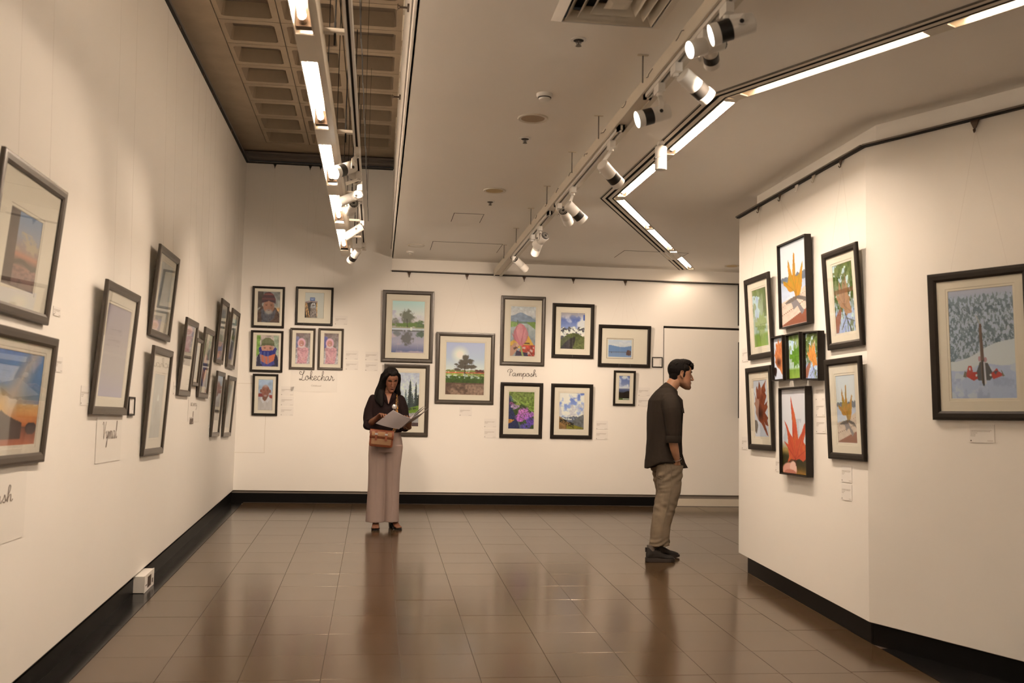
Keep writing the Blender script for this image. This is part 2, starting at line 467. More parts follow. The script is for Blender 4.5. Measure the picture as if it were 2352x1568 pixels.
# steel channel across the far end of the open slab
t7 = struct(MB().box(XL, XF - .015, YB - .17, YB - .01, ZTOP + .022, ZS - .02).box(XL, XF - .015, YB - .19, YB - .17, ZS - .045, ZS - .02).box(XL, XF - .015, YB - .19, YB - .17, ZTOP + .015, ZTOP + .03).build('trim_7', MT['metal']))
# thin dark upright in the passage beside the right wall's far end
xa = at_y(1694.5, 700, 12.3)[0]; xb = at_y(1700, 700, 12.3)[0]
z1 = at_y(1697, 610, 12.3)[2]; z2 = at_y(1697, 748, 12.3)[2]; z3 = at_y(1697, 786, 12.3)[2]; z4 = at_y(1698, 960, 12.3)[2]
struct(MB().box(xa, xb + .2, 12.28, 12.3, z2, min(z1, ZRAIL - .02)).box(xa + .005, xb + .2, 12.28, 12.3, z4, z3).build('trim_8', MT['blackp']))
# ------------------------------------------------------------------ light fixtures
def spot_light(name, loc, direc, watts, angle, blend=.6, size=.03, col=WARM, parent=None):
    d = bpy.data.lights.new(name, 'SPOT'); d.energy = watts; d.color = col
    d.spot_size = math.radians(angle * 1.3); d.spot_blend = 1.0; d.shadow_soft_size = size
    o = bpy.data.objects.new(name, d); COL.objects.link(o)
    q = Vector(direc).to_track_quat('-Z', 'Y')
    M = Matrix.Translation(Vector(loc)) @ q.to_matrix().to_4x4()
    o.matrix_world = M
    if parent is not None:
        o.parent = parent; o.matrix_parent_inverse = parent.matrix_world.inverted()
    return o

# left: hanging fluorescent trough
TX0, TX1, TZ, TH = -.418, -.302, 3.40, .115
YE = at_z(785, 588, TZ)[1]
def ydep(py): return at_z(785 - (588 - py) * .2246, py, TZ)[1]
tr = empty('light_trough', Matrix.Translation((TX0, 0, TZ)), 'long beige hanging trough of lit tubes under the open concrete slab', 'light')
def tb(name, mat, x0, x1, y0, y1, z0, z1): return MB().box(x0 - TX0, x1 - TX0, y0, y1, z0 - TZ, z1 - TZ).build(name, mat, tr)
m = MB()
m.box(0, .006, -2.5, YE, 0, TH); m.box(TX1 - TX0 - .03, TX1 - TX0, -2.5, YE, 0, TH); m.box(0, TX1 - TX0, -2.5, YE, TH - .006, TH); m.box(0, TX1 - TX0, YE - .006, YE, 0, TH)
m.box(.082, TX1 - TX0 - .028, -2.5, YE, .0, .045)
m.build('housing', MT['beam'], tr)
lit = [(-400, 75), (141, 294), (332, 423), (448, 510), (527, 573)]
blank = [(76, 140), (295, 331), (424, 447), (511, 526), (574, 588)]
lit_y = [(0.2, 2.6), (2.9, ydep(75))] + [(ydep(a), ydep(b)) for a, b in lit[1:]]
for (y0, y1) in lit_y:
    MB().tube([(.042, y0 + .02, .035), (.042, y1 - .12, .035)], .017, 12).build('tube', MT['tube4'], tr)
    MB().tube([(.042, y1 - .12, .035), (.042, y1 - .06, .035)], .02, 10).build('tube_socket', MT['burnt'], tr)
    MB().box(.01, .08, y1 - .055, y1 - .005, .012, .09).build('socket_block', MT['burnt'], tr)
for k in range(11):
    MB().tube([(.058, .2 + k, TH + .022), (.058, 1.08 + k - (.35 if k == 10 else 0), TH + .022)], .013, 10).build('added_uplight', MT['tube5'], tr)  # unseen upward tubes, added to brighten the slab and upper walls
for a, b in blank:
    y0, y1 = ydep(a), ydep(b)
    MB().box(.004, .088, y0, y1 - .003, -.003, .004).build('blank_plate', MT['beam'], tr)
MB().box(.004, .088, 2.62, 2.88, -.003, .004).build('blank_plate', MT['beam'], tr)
for y in (2.0, 4.4, 6.2, 7.6, 9.2, 10.3):     # hanging rods
    MB().tube([(.06, y, TH), (.06, y, ZS - TZ - .0)], .0032, 6).build('hanging_rod', MT['dark'], tr)

# left: lighting track beside the trough, on cross brackets
KX0, KX1, KZ = -.198, -.158, 3.448
KYE = at_z(826, 575, KZ)[1]
tk = empty('lighting_track', Matrix.Translation((KX0, 0, KZ)), 'white lighting track hung beside the long trough under the concrete slab', 'track')
w_ = KX1 - KX0
MB().box(0, .013, -2.5, KYE, 0, .04).box(w_ - .013, w_, -2.5, KYE, 0, .04).box(0, w_, -2.5, KYE, .03, .044).box(0, w_, KYE - .03, KYE, 0, .04).build('track_profile', MT['white2'], tk)
MB().box(.013, w_ - .013, -2.5, KYE - .03, .02, .03).build('conductor', MT['dark'], tk)
for y in (4.75, 6.45, 6.3 + 1.9, 9.35, 10.2):
    MB().box(TX1 - KX0, 0.012, y - .02, y + .02, .044, .062).build('cross_bracket', MT['beam'], tk)
    MB().tube([(-.05, y, -.015), (-.05, y, .1)], .006, 6).build('bolt', MT['dark'], tk)
    MB().tube([(-.05, y, .05), (-.05, y, ZS - KZ)], .004, 6).build('hanging_rod', MT['dark'], tk)
MB().tube([(.06, 1.0 + k * .35, .20 + .05 * (k % 2)) for k in range(27)], .0035, 6).build('cable', MT['blackp'], tk)
for k in range(4):
    MB().tube([(.06, 3.1 + 2 * k, .2), (.06, 3.1 + 2 * k, ZS - KZ)], .0015, 5).build('cable_hanger', MT['dark'], tk)

# centre: beam carrying a track, hung under the dropped ceiling
BX0, BX1, BZ = 1.388, 1.492, 3.478
bm_ = empty('track_beam', Matrix.Translation((BX0, 0, BZ)), 'long cream beam with lighting track running below the dropped ceiling', 'beam')
MB().box(0, BX1 - BX0, -2.5, YB - .02, .012, .074).build('beam_body', MT['beam'], bm_)
MB().box(0, .012, -2.5, YB - .02, 0, .012).box(BX1 - BX0 - .03, BX1 - BX0, -2.5, YB - .02, 0, .012).build('beam_flange', MT['cream'], bm_)
def beam_y(px, py): return at_z(px, py, BZ)[1]
segs = [(1.5, beam_y(1500, 222)), (beam_y(1430, 290), beam_y(1290, 470)), (beam_y(1270, 487), beam_y(1180, 590))]
for (y0, y1) in segs:
    MB().box(.016, .030, y0, y1, -.022, .012).box(.044, .058, y0, y1, -.022, .012).box(.016, .058, y0, y0 + .05, -.022, .01).box(.016, .058, y1 - .05, y1, -.022, .01).build('track_profile', MT['white2'], bm_)
    MB().box(.030, .044, y0 + .05, y1 - .05, -.006, .011).build('conductor', MT['dark'], bm_)
for y in (3.6, 5.2, 6.3, 7.2, 8.3, 9.2, 10.2, 11.2):
    MB().tube([(-.02, y, .03), (-.02, y, ZC - BZ)], .004, 6).build('hanging_rod', MT['metal'], bm_)
    MB().box(-.05, .01, y - .01, y + .01, ZC - BZ - .004, ZC - BZ).build('rod_plate', MT['beam'], bm_)
m = MB(); q = random.Random(3)
y = 4.5
for k in range(9):
    m.tube([(-.006 - .006 * q.random(), y + .03 * i, .05 + .008 * math.sin(i * 1.3 + k)) for i in range(5)], .002, 5); y += .55
m.build('loose_wire', MT['dark'], bm_)

# recessed channel: tubes, blank plates, sockets
chl = empty('recessed_light', Matrix.Translation((2.07, 5.8, ZC)), 'zigzag run of lit tubes recessed in the dropped ceiling', 'light')
chl_inv = Matrix.Translation((-2.07, -5.8, -ZC))
MID = offset_poly(CH, -.006)
def on_seg(i, a, b, da=0, db=0):
    """tube between photo points a and b, slid onto centre line of segment i"""
    p0, p1 = MID[i], MID[i + 1]; d = (p1 - p0).normalized()
    ta = (Vector(at_z(*a, ZC)[:2]) - p0).dot(d); tb_ = (Vector(at_z(*b, ZC)[:2]) - p0).dot(d)
    return p0 + d * (ta + da), p0 + d * (tb_ + db), d
tubes = [(0, (1705, 215), (2140, 82)), (0, (2195, 60), (2500, -60)), (1, (1677, 233), (1536, 353)), (1, (1505, 376), (1428, 450)),
         (2, (1420, 459), (1487, 524)), (2, (1490, 527), (1538, 572)), (2, (1541, 577), (1585, 617))]
ends = {0: [], 1: [], 2: []}
for (i, a, b) in tubes:
    p, q_, d = on_seg(i, a, b)
    if (q_ - p).dot(d) < 0: p, q_ = q_, p
    zt = ZC + (.045 if i == 0 else .022)
    n = Vector((-d.y, d.x)) * (-.012 if i == 0 else 0)
    A = chl_inv @ Vector((p.x + n.x, p.y + n.y, zt)); B = chl_inv @ Vector((q_.x + n.x, q_.y + n.y, zt)); D = Vector((d.x, d.y, 0))
    MB().tube([A + D * .03, B - D * .07], .016, 12).build('tube', MT['tube3' if a[0] == 1541 else 'tube2' if i in (0, 2) else 'tube'], chl)
    MB().tube([B - D * .07, B - D * .03], .018, 10).build('tube_socket', MT['burnt'], chl)
    MB().tube([A, A + D * .03], .018, 10).build('tube_socket', MT['burnt'], chl)
    ends[i].append(((p - MID[i]).dot(d), (q_ - MID[i]).dot(d)))
for i in range(3):
    e = sorted(ends[i]); Ls = (MID[i + 1] - MID[i]).length; d = (MID[i + 1] - MID[i]).normalized(); n = Vector((-d.y, d.x))
    gaps = []; t = 0 if i else e[0][0]
    for (a, b) in e:
        if a - t > .04: gaps.append((t, a))
        t = max(t, b)
    if Ls - t > .04: gaps.append((t, Ls))
    for (a, b) in gaps:
        p = MID[i] + d * a; M = chl_inv @ Matrix(((d.x, n.x, 0, p.x), (d.y, n.y, 0, p.y), (0, 0, 1, ZC), (0, 0, 0, 1)))
        MB().box(.004, b - a - .004, -.034, .034, -.006, .002, M).build('blank_plate', MT['cream'], chl)

# ------------------------------------------------------------------ spotlights
def make_spot(name, label, group, mount, head, aim, kind, length=.185, dia=.09, on=True, watts=None, angle=50, parts_px=None, blend=.7):
    """mount: point on the track; head: centre of the cylinder; aim: direction it shines."""
    mount, head, aim = Vector(mount), Vector(head), Vector(aim).normalized()
    root = empty('track_spotlight', Matrix.Translation(mount), label, 'spotlight', group)
    T = Matrix.Translation(-mount)
    q = aim.to_track_quat('Z', 'Y').to_matrix().to_4x4()
    H = T @ Matrix.Translation(head) @ q
    r = dia / 2; h = length / 2
    MB().box(-.018, .018, -.045, .045, -.045, 0).build('adapter', MT['white'], root)
    # arm from the adapter to the side of the head
    side = Vector((0, 0, 1)).cross(aim)
    side = side.normalized() if side.length > .1 else Vector((1, 0, 0))
    back = head - aim * h * .35
    a0 = Vector((0, 0, -.045)); a2 = T @ (back + side * (r + .006)); a1 = Vector((a2.x, a2.y, min(a0.z - .02, a2.z + .05)))
    MB().tube([a0 + Vector((0, 0, .01)), a0 + Vector((0, 0, -.015))], .016, 10).build('swivel', MT['white'], root)
    fw = aim.copy(); fw.z = 0
    fw = fw.normalized() if fw.length > .1 else Vector((0, 1, 0))
    s2 = Vector((0, 0, 1)).cross(fw)
    m = MB(); pts = [a0 + Vector((0, 0, -.008)), a1, a2 - Vector((0, 0, .012))]
    rings = []
    for k, p in enumerate(pts):
        w = .013 if k else .011
        dd = (pts[min(k + 1, 2)] - pts[max(k - 1, 0)]).normalized()
        o2 = s2.cross(dd).normalized()
        rings.append([p + s2 * .004 * sx + o2 * w * sy for sx, sy in ((-1, -1), (1, -1), (1, 1), (-1, 1))])
    m.loft(rings); m.build('arm', MT['white'], root)
    MB().tube([T @ (back + side * (r + .012)), T @ (back + side * (r - .005))], .010, 10).build('pivot', MT['blackp'], root)
    if kind == 'band':
        b0, b1 = h * .05, h * .62
        MB().lathe([(0, -h), (r * .80, -h), (r * .88, -h + .004), (r * .9, b0)], 28, H).build('body', MT['white'], root, 40)
        MB().lathe([(r * .9, b0), (r * .935, b0 + .001), (r * .935, b1), (r * .9, b1)], 28, H).build('black_band', MT['blackp'], root, 40)
        MB().lathe([(r * .9, b1), (r * .96, b1), (r, h), (r * .93, h), (r * .9, h - .012)], 28, H).build('nose_ring', MT['white'], root, 40)
    else:
        MB().lathe([(0, -h + .004), (r * .88, -h + .004), (r * .93, -h + .006), (r * .95, -h + .02), (r * .95, h * .1), (r * .935, h * .1 + .001), (r * .95, h * .1 + .003), (r * .97, h), (r * .9, h), (r * .88, h - .012)], 28, H).build('body', MT['white'], root, 40)
        m = MB(); m.lathe([(0, -h - .001), (r * .86, -h - .001), (r * .86, -h + .004), (0, -h + .004)], 24, H)
        m.build('fin_plate', MT['blackp'], root)
        m = MB()
        for k in range(16):
            a = k * PI / 8; R_ = H @ Matrix.Rotation(a, 4, 'Z')
            m.box(.012, r * .82, -.0016, .0016, -h - .006, -h, R_)
        m.build('cooling_fins', MT['alu'], root)
    MB().lathe([(0, h - .008), (r * .9, h - .008), (r * .9, h - .011), (0, h - .011)], 28, H).build('lens', (MT['lens'] if on else MT['dark']), root)
    if on:
        lo = head + aim * (h + .004)
        spot_light('lamp', lo, aim, watts or SPOT_W, angle, blend, .035, parent=root)
    return root
# (label, track, photo point of mount, photo point of head centre, target point, kind, on, length, dia, watts, angle)
def track_point(which, px, py):
    if which == 'L': return Vector((KX0 + w_ / 2, at_z(px, py, KZ)[1], KZ))
    return Vector((BX0 + .037, at_z(px, py, BZ - .02)[1], BZ - .022))
def head_at(mt, px, py, drop):
    p = at_z(px, py, mt.z - drop)
    return Vector(p)
def S(label, which, mpx, hpx, drop, target, kind, on=True, length=.185, dia=.09, watts=None, angle=50, group=None):
    mt = track_point(which, *mpx)
    # the head hangs near its mount: take the depth of the mount and the photo's x, y
    hd = Vector(at_y(hpx[0], hpx[1], mt.y + drop))
    return make_spot('track_spotlight', label, group, mt, hd, Vector(target) - hd, kind, length, dia, on, watts, angle)
GL = 'spotlights on the left track'; GR = 'spotlights on the centre beam'
LW = XL
S('large banded white spotlight nearest on the left track, lens glowing', 'L', (796, 340), (790, 389), -.05, (LW, 5.2, 2.35), 'band', group=GL, angle=62, watts=26)
S('banded white spotlight half hidden behind the nearest one of the left track', 'L', (803, 395), (812, 403), .1, (1.6, 12.3, 2.0), 'band', group=GL, length=.15, dia=.075, angle=40, watts=58)
S('plain white spotlight second in line on the left track, lens aimed left', 'L', (809, 425), (803, 455), -.03, (LW, 6.9, 2.5), 'plain', group=GL, length=.2, dia=.075, angle=58, watts=26)
S('white spotlight of the left track showing its black finned back', 'L', (813, 450), (808, 476), 0, (-1.0, 12.38, 2.5), 'plain', group=GL, length=.18, dia=.085, angle=62, watts=58)
S('plain white spotlight below the finned one on the left track', 'L', (817, 508), (812, 532), -.03, (LW, 9.2, 2.4), 'plain', group=GL, length=.19, dia=.075, angle=60, watts=26)
S('banded white spotlight at the far end of the left track', 'L', (821, 558), (814, 587), 0, (-1.45, 12.3, 1.9), 'band', group=GL, length=.18, dia=.085, angle=60, watts=58)
S('large banded white spotlight nearest on the centre beam, lens edge glowing', 'R', (1672, 12), (1682, 66), 0, (LW, 4.7, 2.35), 'band', group=GR, length=.19, dia=.098, angle=60, watts=16)
S('plain white spotlight of the centre beam with a full glowing lens', 'R', (1622, 75), (1622, 105), -.03, (LW, 4.0, 2.3), 'plain', group=GR, length=.17, dia=.085, angle=60, watts=12)
S('banded spotlight of the centre beam pointing away behind the glowing lens', 'R', (1610, 95), (1632, 122), .05, (3.1, 8.0, 1.9), 'band', group=GR, length=.16, dia=.08, angle=58, watts=58)
S('banded white spotlight of the centre beam aimed down to the right', 'R', (1575, 150), (1597, 198), 0, (3.5, 5.6, 2.2), 'band', group=GR, length=.19, dia=.092, angle=62, watts=8)
S('banded white spotlight on a long stem with round glowing lens facing left', 'R', (1523, 195), (1500, 265), 0, (LW, 5.1, 2.3), 'band', group=GR, length=.18, dia=.092, angle=60, watts=14)
S('banded white spotlight of the centre beam left of the ceiling zigzag corner', 'R', (1400, 325), (1402, 400), 0, (3.11, 7.4, 2.0), 'band', group=GR, length=.19, dia=.09, angle=56, watts=17)
S('banded spotlight behind the finned one midway along the centre beam', 'R', (1318, 430), (1322, 488), 0, (3.12, 8.1, 1.9), 'band', group=GR, length=.18, dia=.088, angle=50, watts=14)
S('white spotlight midway on the centre beam with black finned back towards us', 'R', (1290, 468), (1300, 497), .06, (3.4, 12.38, 1.9), 'plain', group=GR, length=.20, dia=.088, angle=62, watts=58)
S('white spotlight with finned back hanging under the far half of the centre beam', 'R', (1248, 520), (1242, 552), .06, (.2, 12.38, 2.0), 'plain', group=GR, length=.18, dia=.088, angle=62, watts=58)
S('lit white spotlight just below the finned one on the centre beam', 'R', (1235, 540), (1234, 568), .04, (1.2, 12.38, 1.9), 'plain', group=GR, length=.20, dia=.085, angle=64, watts=58)
S('plain white spotlight at the far end of the centre beam, lens aimed right', 'R', (1192, 590), (1196, 607), 0, (3.5, 12.3, 2.0), 'plain', group=GR, length=.19, dia=.08, angle=66, watts=70)
# unlit cylinder fitting in the recessed channel's track
mp = Vector(at_z(1518, 326, ZC)); root = empty('cylinder_spotlight', Matrix.Translation(mp), 'unlit white cylinder spotlight hanging from the recessed zigzag channel', 'spotlight')
MB().box(-.02, .02, -.03, .03, -.02, .004).build('adapter', MT['white'], root)
MB().tube([(0, 0, -.02), (0, 0, -.04)], .012, 10).build('swivel', MT['alu'], root)
MB().lathe([(.0, -.035), (.036, -.035), (.041, -.042), (.041, -.115), (.0, -.115)], 24).build('upper_body', MT['white'], root, 40)
MB().lathe([(.0, -.118), (.041, -.118), (.042, -.20), (.036, -.20), (.036, -.17), (0, -.17)], 24).build('lower_body', MT['white'], root, 40)
MB().box(-.045, .03, -.02, .02, -.125, -.112).build('hinge', MT['blackp'], root)
# unseen spotlights added on both tracks, overhead and behind the camera, as fill light
for k, (wh, y, tgt) in enumerate([('L', 3.5, (LW, 3.2, 2.3)), ('L', 2.2, (LW, 1.2, 2.3)), ('R', 2.8, (LW, 3.4, 1.9)), ('R', 2.6, (4.6, 3.2, 2.2)), ('R', 3.15, (4.0, 4.6, 2.2)), ('R', 1.0, (5.4, 1.2, 2.0)), ('L', .6, (LW, -.6, 2.2)), ('L', -.9, (LW, -2, 2.2)), ('R', -.4, (1.5, -3, 2.2)), ('R', -1.4, (4.0, -3, 2.2)), ('R', .2, (5.5, -.6, 2.2))]):
    mt = Vector((KX0 + w_ / 2, y, KZ)) if wh == 'L' else Vector((BX0 + .037, y, BZ - .022))
    hd = mt + Vector((0, 0, -.13)); t = Vector(tgt); a = (t - hd).normalized()
    make_spot('track_spotlight', 'added spotlight outside the frame on the %s, %s' % ('left track' if wh == 'L' else 'centre beam', ('just past the top edge of the picture', 'above the camera', 'nearest the top edge, lighting the left wall', 'lighting the ski photograph', 'lighting the fold of the right wall', 'lighting the right wall beside the camera', 'lighting the left wall beside the camera', 'lighting the left wall far behind the camera', 'lighting the near end wall', 'farthest behind the camera', 'lighting the right wall behind the camera')[k]), GL if wh == 'L' else GR, mt, hd + a * .03, a, 'band', on=True, angle=62, watts=[4, 16, 4, 4, 3, 16, 30, 40, 60, 60, 50][k])

# ------------------------------------------------------------------ ceiling fittings
c = at_z(1251, 216, ZC)
r = empty('smoke_detector', Matrix.Translation(c), 'white round smoke detector on the dropped ceiling', 'detector')
MB().lathe([(0, 0), (.05, 0), (.05, -.012), (.044, -.022), (.0, -.022)], 28).build('base', MT['white'], r, 40)
MB().lathe([(.040, -.022), (.040, -.027), (0, -.027)], 28).build('gap_ring', MT['dark'], r)
MB().lathe([(.0, -.027), (.037, -.027), (.034, -.037), (.02, -.040), (0, -.040)], 28).build('sensor_cap', MT['white'], r, 40)
def speaker(px, py, rad, label, face):
    c = at_z(px, py, ZC)
    r = empty('ceiling_speaker', Matrix.Translation(c), label, 'speaker', 'round speakers in the dropped ceiling')
    MB().lathe([(rad, .001), (rad, -.004), (rad * .96, -.009), (rad * .78, -.006), (rad * .76, .001)], 40).build('rim', MT['cream'], r, 50)
    MB().lathe([(0, -.005), (rad * .77, -.005), (rad * .77, .001), (0, .001)], 40).build('grille', face, r)
GRM = pmat('speaker grille tan', (.40, .30, .20), .8, var=.2, scale=160)
GRM2 = pmat('speaker grille yellowed', (.55, .42, .22), .8, var=.2, scale=160)
speaker(1224, 271, .100, 'large round tan ceiling speaker just below the smoke detector', GRM)
speaker(1136, 437, .098, 'round yellowed ceiling speaker above the small access panel', GRM2)
speaker(956, 563, .098, 'faint flush round ceiling speaker near the far bulkhead', MT['ceil'])
speaker(1681, 610, .09, 'round ceiling fitting over the passage at the right', GRM2)
def sprinkler(px, py, label, recessed=True):
    c = at_z(px, py, ZC)
    r = empty('sprinkler', Matrix.Translation(c), label, 'sprinkler', 'fire sprinklers in the dropped ceiling')
    MB().lathe([(0, -.0005), (.04, -.0005), (.042, -.006), (.028, -.008), (0, -.002)], 24).build('escutcheon', MT['white'], r, 40)
    MB().lathe([(0, -.0095), (.027, -.0085), (.027, -.002), (0, -.002)], 20).build('recess', MT['dark'], r)
    MB().lathe([(.0, -.008), (.006, -.009), (.006, -.03), (0, -.03)], 10).tube([(-.011, 0, -.009), (-.013, 0, -.022), (-.004, 0, -.034)], .002, 6).tube([(.011, 0, -.009), (.013, 0, -.022), (.004, 0, -.034)], .002, 6).build('frame_arms', MT['metal'], r)
    MB().lathe([(0, -.034), (.014, -.034), (.016, -.037), (0, -.037)], 16).build('deflector', MT['metal'], r)
sprinkler(1329, 90, 'fire sprinkler in front of the square air vent')
sprinkler(1206, 317, 'fire sprinkler just beyond the large round speaker')
sprinkler(1126, 462, 'fire sprinkler between the yellowed speaker and access panel')
c = at_z(942, 577, ZC)
r = empty('smoke_detector', Matrix.Translation(c), 'small flat detector on the ceiling at the far left corner', 'detector')
MB().lathe([(0, 0), (.045, 0), (.04, -.02), (0, -.025)], 24).build('base', MT['white'], r, 40)
MB().lathe([(0, -.025), (.02, -.025), (.018, -.035), (0, -.035)], 20).build('sensor_cap', MT['cream'], r, 40)
# access hatches
def hatch(x0, x1, y0, y1, label):
    r = empty('access_hatch', Matrix.Translation((x0, y0, ZC)), label, 'hatch')
    w, d = x1 - x0, y1 - y0
    MB().box(0, w, 0, d, -.0015, .004).build('panel', MT['ceil'], r)
    MB().box(-.006, w + .006, -.006, .0, -.002, .002).box(-.005, .0, 0, d, -.002, .002).box(w, w + .005, 0, d, -.002, .002).build('gap', MT['joint'], r)
a = at_z(1044, 489, ZC); b = at_z(1112, 490, ZC); hatch(a[0], b[0], a[1], a[1] + .42, 'small square access hatch behind a sprinkler')
a = at_z(995, 554, ZC); b = at_z(1153, 562, ZC); hatch(a[0], b[0], a[1], a[1] - .62 + 1.2, 'wide access hatch near the far end of the ceiling')
a = at_z(1435, 575, ZC); hatch(a[0], a[0] + .75, a[1], a[1] + .5, 'faint access hatch between beam and zigzag light')
# air vent
r = empty('air_vent', Matrix.Translation((VX, VY, ZC)), 'square four-way air diffuser with nested louvres in the ceiling', 'vent')
def frame_ring(m, h0, z0, h1, z1, t=.004):
    a = [(-h0, -h0, z0), (h0, -h0, z0), (h0, h0, z0), (-h0, h0, z0)]; b = [(-h1, -h1, z1), (h1, -h1, z1), (h1, h1, z1), (-h1, h1, z1)]
    c2 = [(x, y, z + t) for x, y, z in b]; d = [(x, y, z + t) for x, y, z in a]
    m.loft([a, b, c2, d, a], cap0=False, cap1=False); return m
frame_ring(MB(), .275, -.002, .23, -.022).build('outer_frame', MT['ceil'], r)
for k, (h0, h1) in enumerate([(.222, .185), (.168, .131), (.115, .080)]):
    frame_ring(MB(), h0 - .004, -.022, h1, .022).build('louvre_ring', MT['cream'], r)
MB().loft([[(-.058, -.058, -.012), (.058, -.058, -.012), (.058, .058, -.012), (-.058, .058, -.012)], [(-.03, -.03, -.022), (.03, -.03, -.022), (.03, .03, -.022), (-.03, .03, -.022)]]).build('centre_plate', MT['cream'], r)
MB().box(-.235, .235, -.235, .235, .06, .065).build('duct_back', MT['dark'], r)
# clips on the fascia
for k, (px, py, lb) in enumerate([(937, 18, 'nearest'), (918, 223, 'middle'), (907, 311, 'farthest')]):
    p = at_plane(px, py, (XF - .02, 0, 0), (1, 0, 0))
    r = empty('sprinkler', Matrix.Translation(p), 'small dark sprinkler head on the fascia edge, the %s of three' % lb, 'sprinkler', 'sprinkler heads along the fascia')
    MB().box(-.004, .008, -.045, .045, -.008, .008).build('bracket', MT['hook'], r)
    MB().tube([(0, 0, 0), (-.05, 0, 0)], .007, 8).build('pipe_stub', MT['hook'], r)
    MB().tube([(-.05, -.02, 0), (-.06, -.02, 0)], .003).tube([(-.05, .02, 0), (-.06, .02, 0)], .003).box(-.062, -.058, -.022, .022, -.012, .012).box(-.052, -.048, -.022, .022, -.004, .004).build('deflector', MT['hook'], r)
# ------------------------------------------------------------------ pictures on the walls
class Wall:
    def __init__(s, p, r):      # p: point on the wall, r: direction to the right as one faces it
        s.p = Vector(p); s.r = Vector(r).normalized(); s.n = Vector((0, 0, 1)).cross(s.r)    # n points into the wall
    def hit(s, px, py, o):      # photo point -> (along, z) on the plane o metres in front of the wall
        q = Vector(at_plane(px, py, s.p - s.n * o, s.n)); return ((q - s.p).dot(s.r), q.z)
    def M(s, a, z, o, tilt=0.0, rot=0.0):
        o3 = s.p + s.r * a - s.n * o; o3.z = z
        B = Matrix(((s.r.x, s.n.x, 0, o3.x), (s.r.y, s.n.y, 0, o3.y), (0, 0, 1, o3.z), (0, 0, 0, 1)))
        return B @ Matrix.Rotation(tilt, 4, 'X') @ Matrix.Rotation(rot, 4, 'Y')
W_B = Wall((0, YB, 0), (1, 0, 0)); W_L = Wall((XL, 0, 0), (0, 1, 0))
W_1 = Wall((FOLD[0], FOLD[1], 0), (FOLD[0] - E1[0], FOLD[1] - E1[1], 0)); W_2 = Wall((FOLD[0], FOLD[1], 0), (D2.x, D2.y, 0))

def profile_frame(w, h, b, t, deep=False):
    """mitred moulding: outer w x h, border b, thickness t; front face at y = -t, back at y = 0"""
    m = MB()
    if deep: pr = [(0, 0), (0, -t), (b, -t), (b, -.006), (b + .004, -.004), (b + .004, 0)]
    else: pr = [(0, 0), (0, -t * .75), (.004, -t * .95), (b * .3, -t), (b * .75, -t * .93), (b, -t * .62), (b, -t * .3), (b, 0)]
    rings = []
    for (x, z, sx, sz) in ((0, 0, 1, 1), (w, 0, -1, 1), (w, h, -1, -1), (0, h, 1, -1)):
        rings.append([Vector((x + sx * o, y, z + sz * o)) for o, y in pr])
    rings.append(rings[0])
    m.loft(rings, cap0=False, cap1=False)
    return m

def print_mesh(name, w, h, x0, z0, y, painter, res, parent):
    nx = max(8, int(w * res)); ny = max(8, int(h * res))
    u = (np.arange(nx + 1)) / nx; v = (np.arange(ny + 1)) / ny
    U, V = np.meshgrid(u, v)                       # v from top
    rgb = painter(U, V, w / h)
    rgb = rgb * .84 + rgb.mean(-1, keepdims=True) * .16
    co = np.zeros((ny + 1, nx + 1, 3)); co[..., 0] = x0 + U * w; co[..., 1] = y; co[..., 2] = z0 + h - V * h
    i = np.arange(ny * (nx + 1)).reshape(ny, nx + 1)[:, :-1].ravel()
    faces = np.stack([i, i + nx + 1, i + nx + 2, i + 1], 1)
    me = bpy.data.meshes.new(name)
    me.vertices.add(co.shape[0] * co.shape[1]); me.vertices.foreach_set('co', co.reshape(-1))
    me.loops.add(faces.size); me.loops.foreach_set('vertex_index', faces.ravel().astype(np.int32))
    me.polygons.add(len(faces)); me.polygons.foreach_set('loop_start', (np.arange(len(faces)) * 4).astype(np.int32))
    me.update(calc_edges=True)
    ca = me.color_attributes.new('Col', 'FLOAT_COLOR', 'POINT')
    c4 = np.ones((co.shape[0] * co.shape[1], 4), np.float32); c4[:, :3] = np.clip(np.clip(rgb.reshape(-1, 3), 0, 1) ** 2.2 / np.array([.95, .76, .56]), 0, .9)   # colours noted under warm light -> paper colours
    ca.data.foreach_set('color', c4.ravel())
    me.materials.append(MT['print'])
    o = bpy.data.objects.new(name, me); COL.objects.link(o); o.parent = parent
    return o

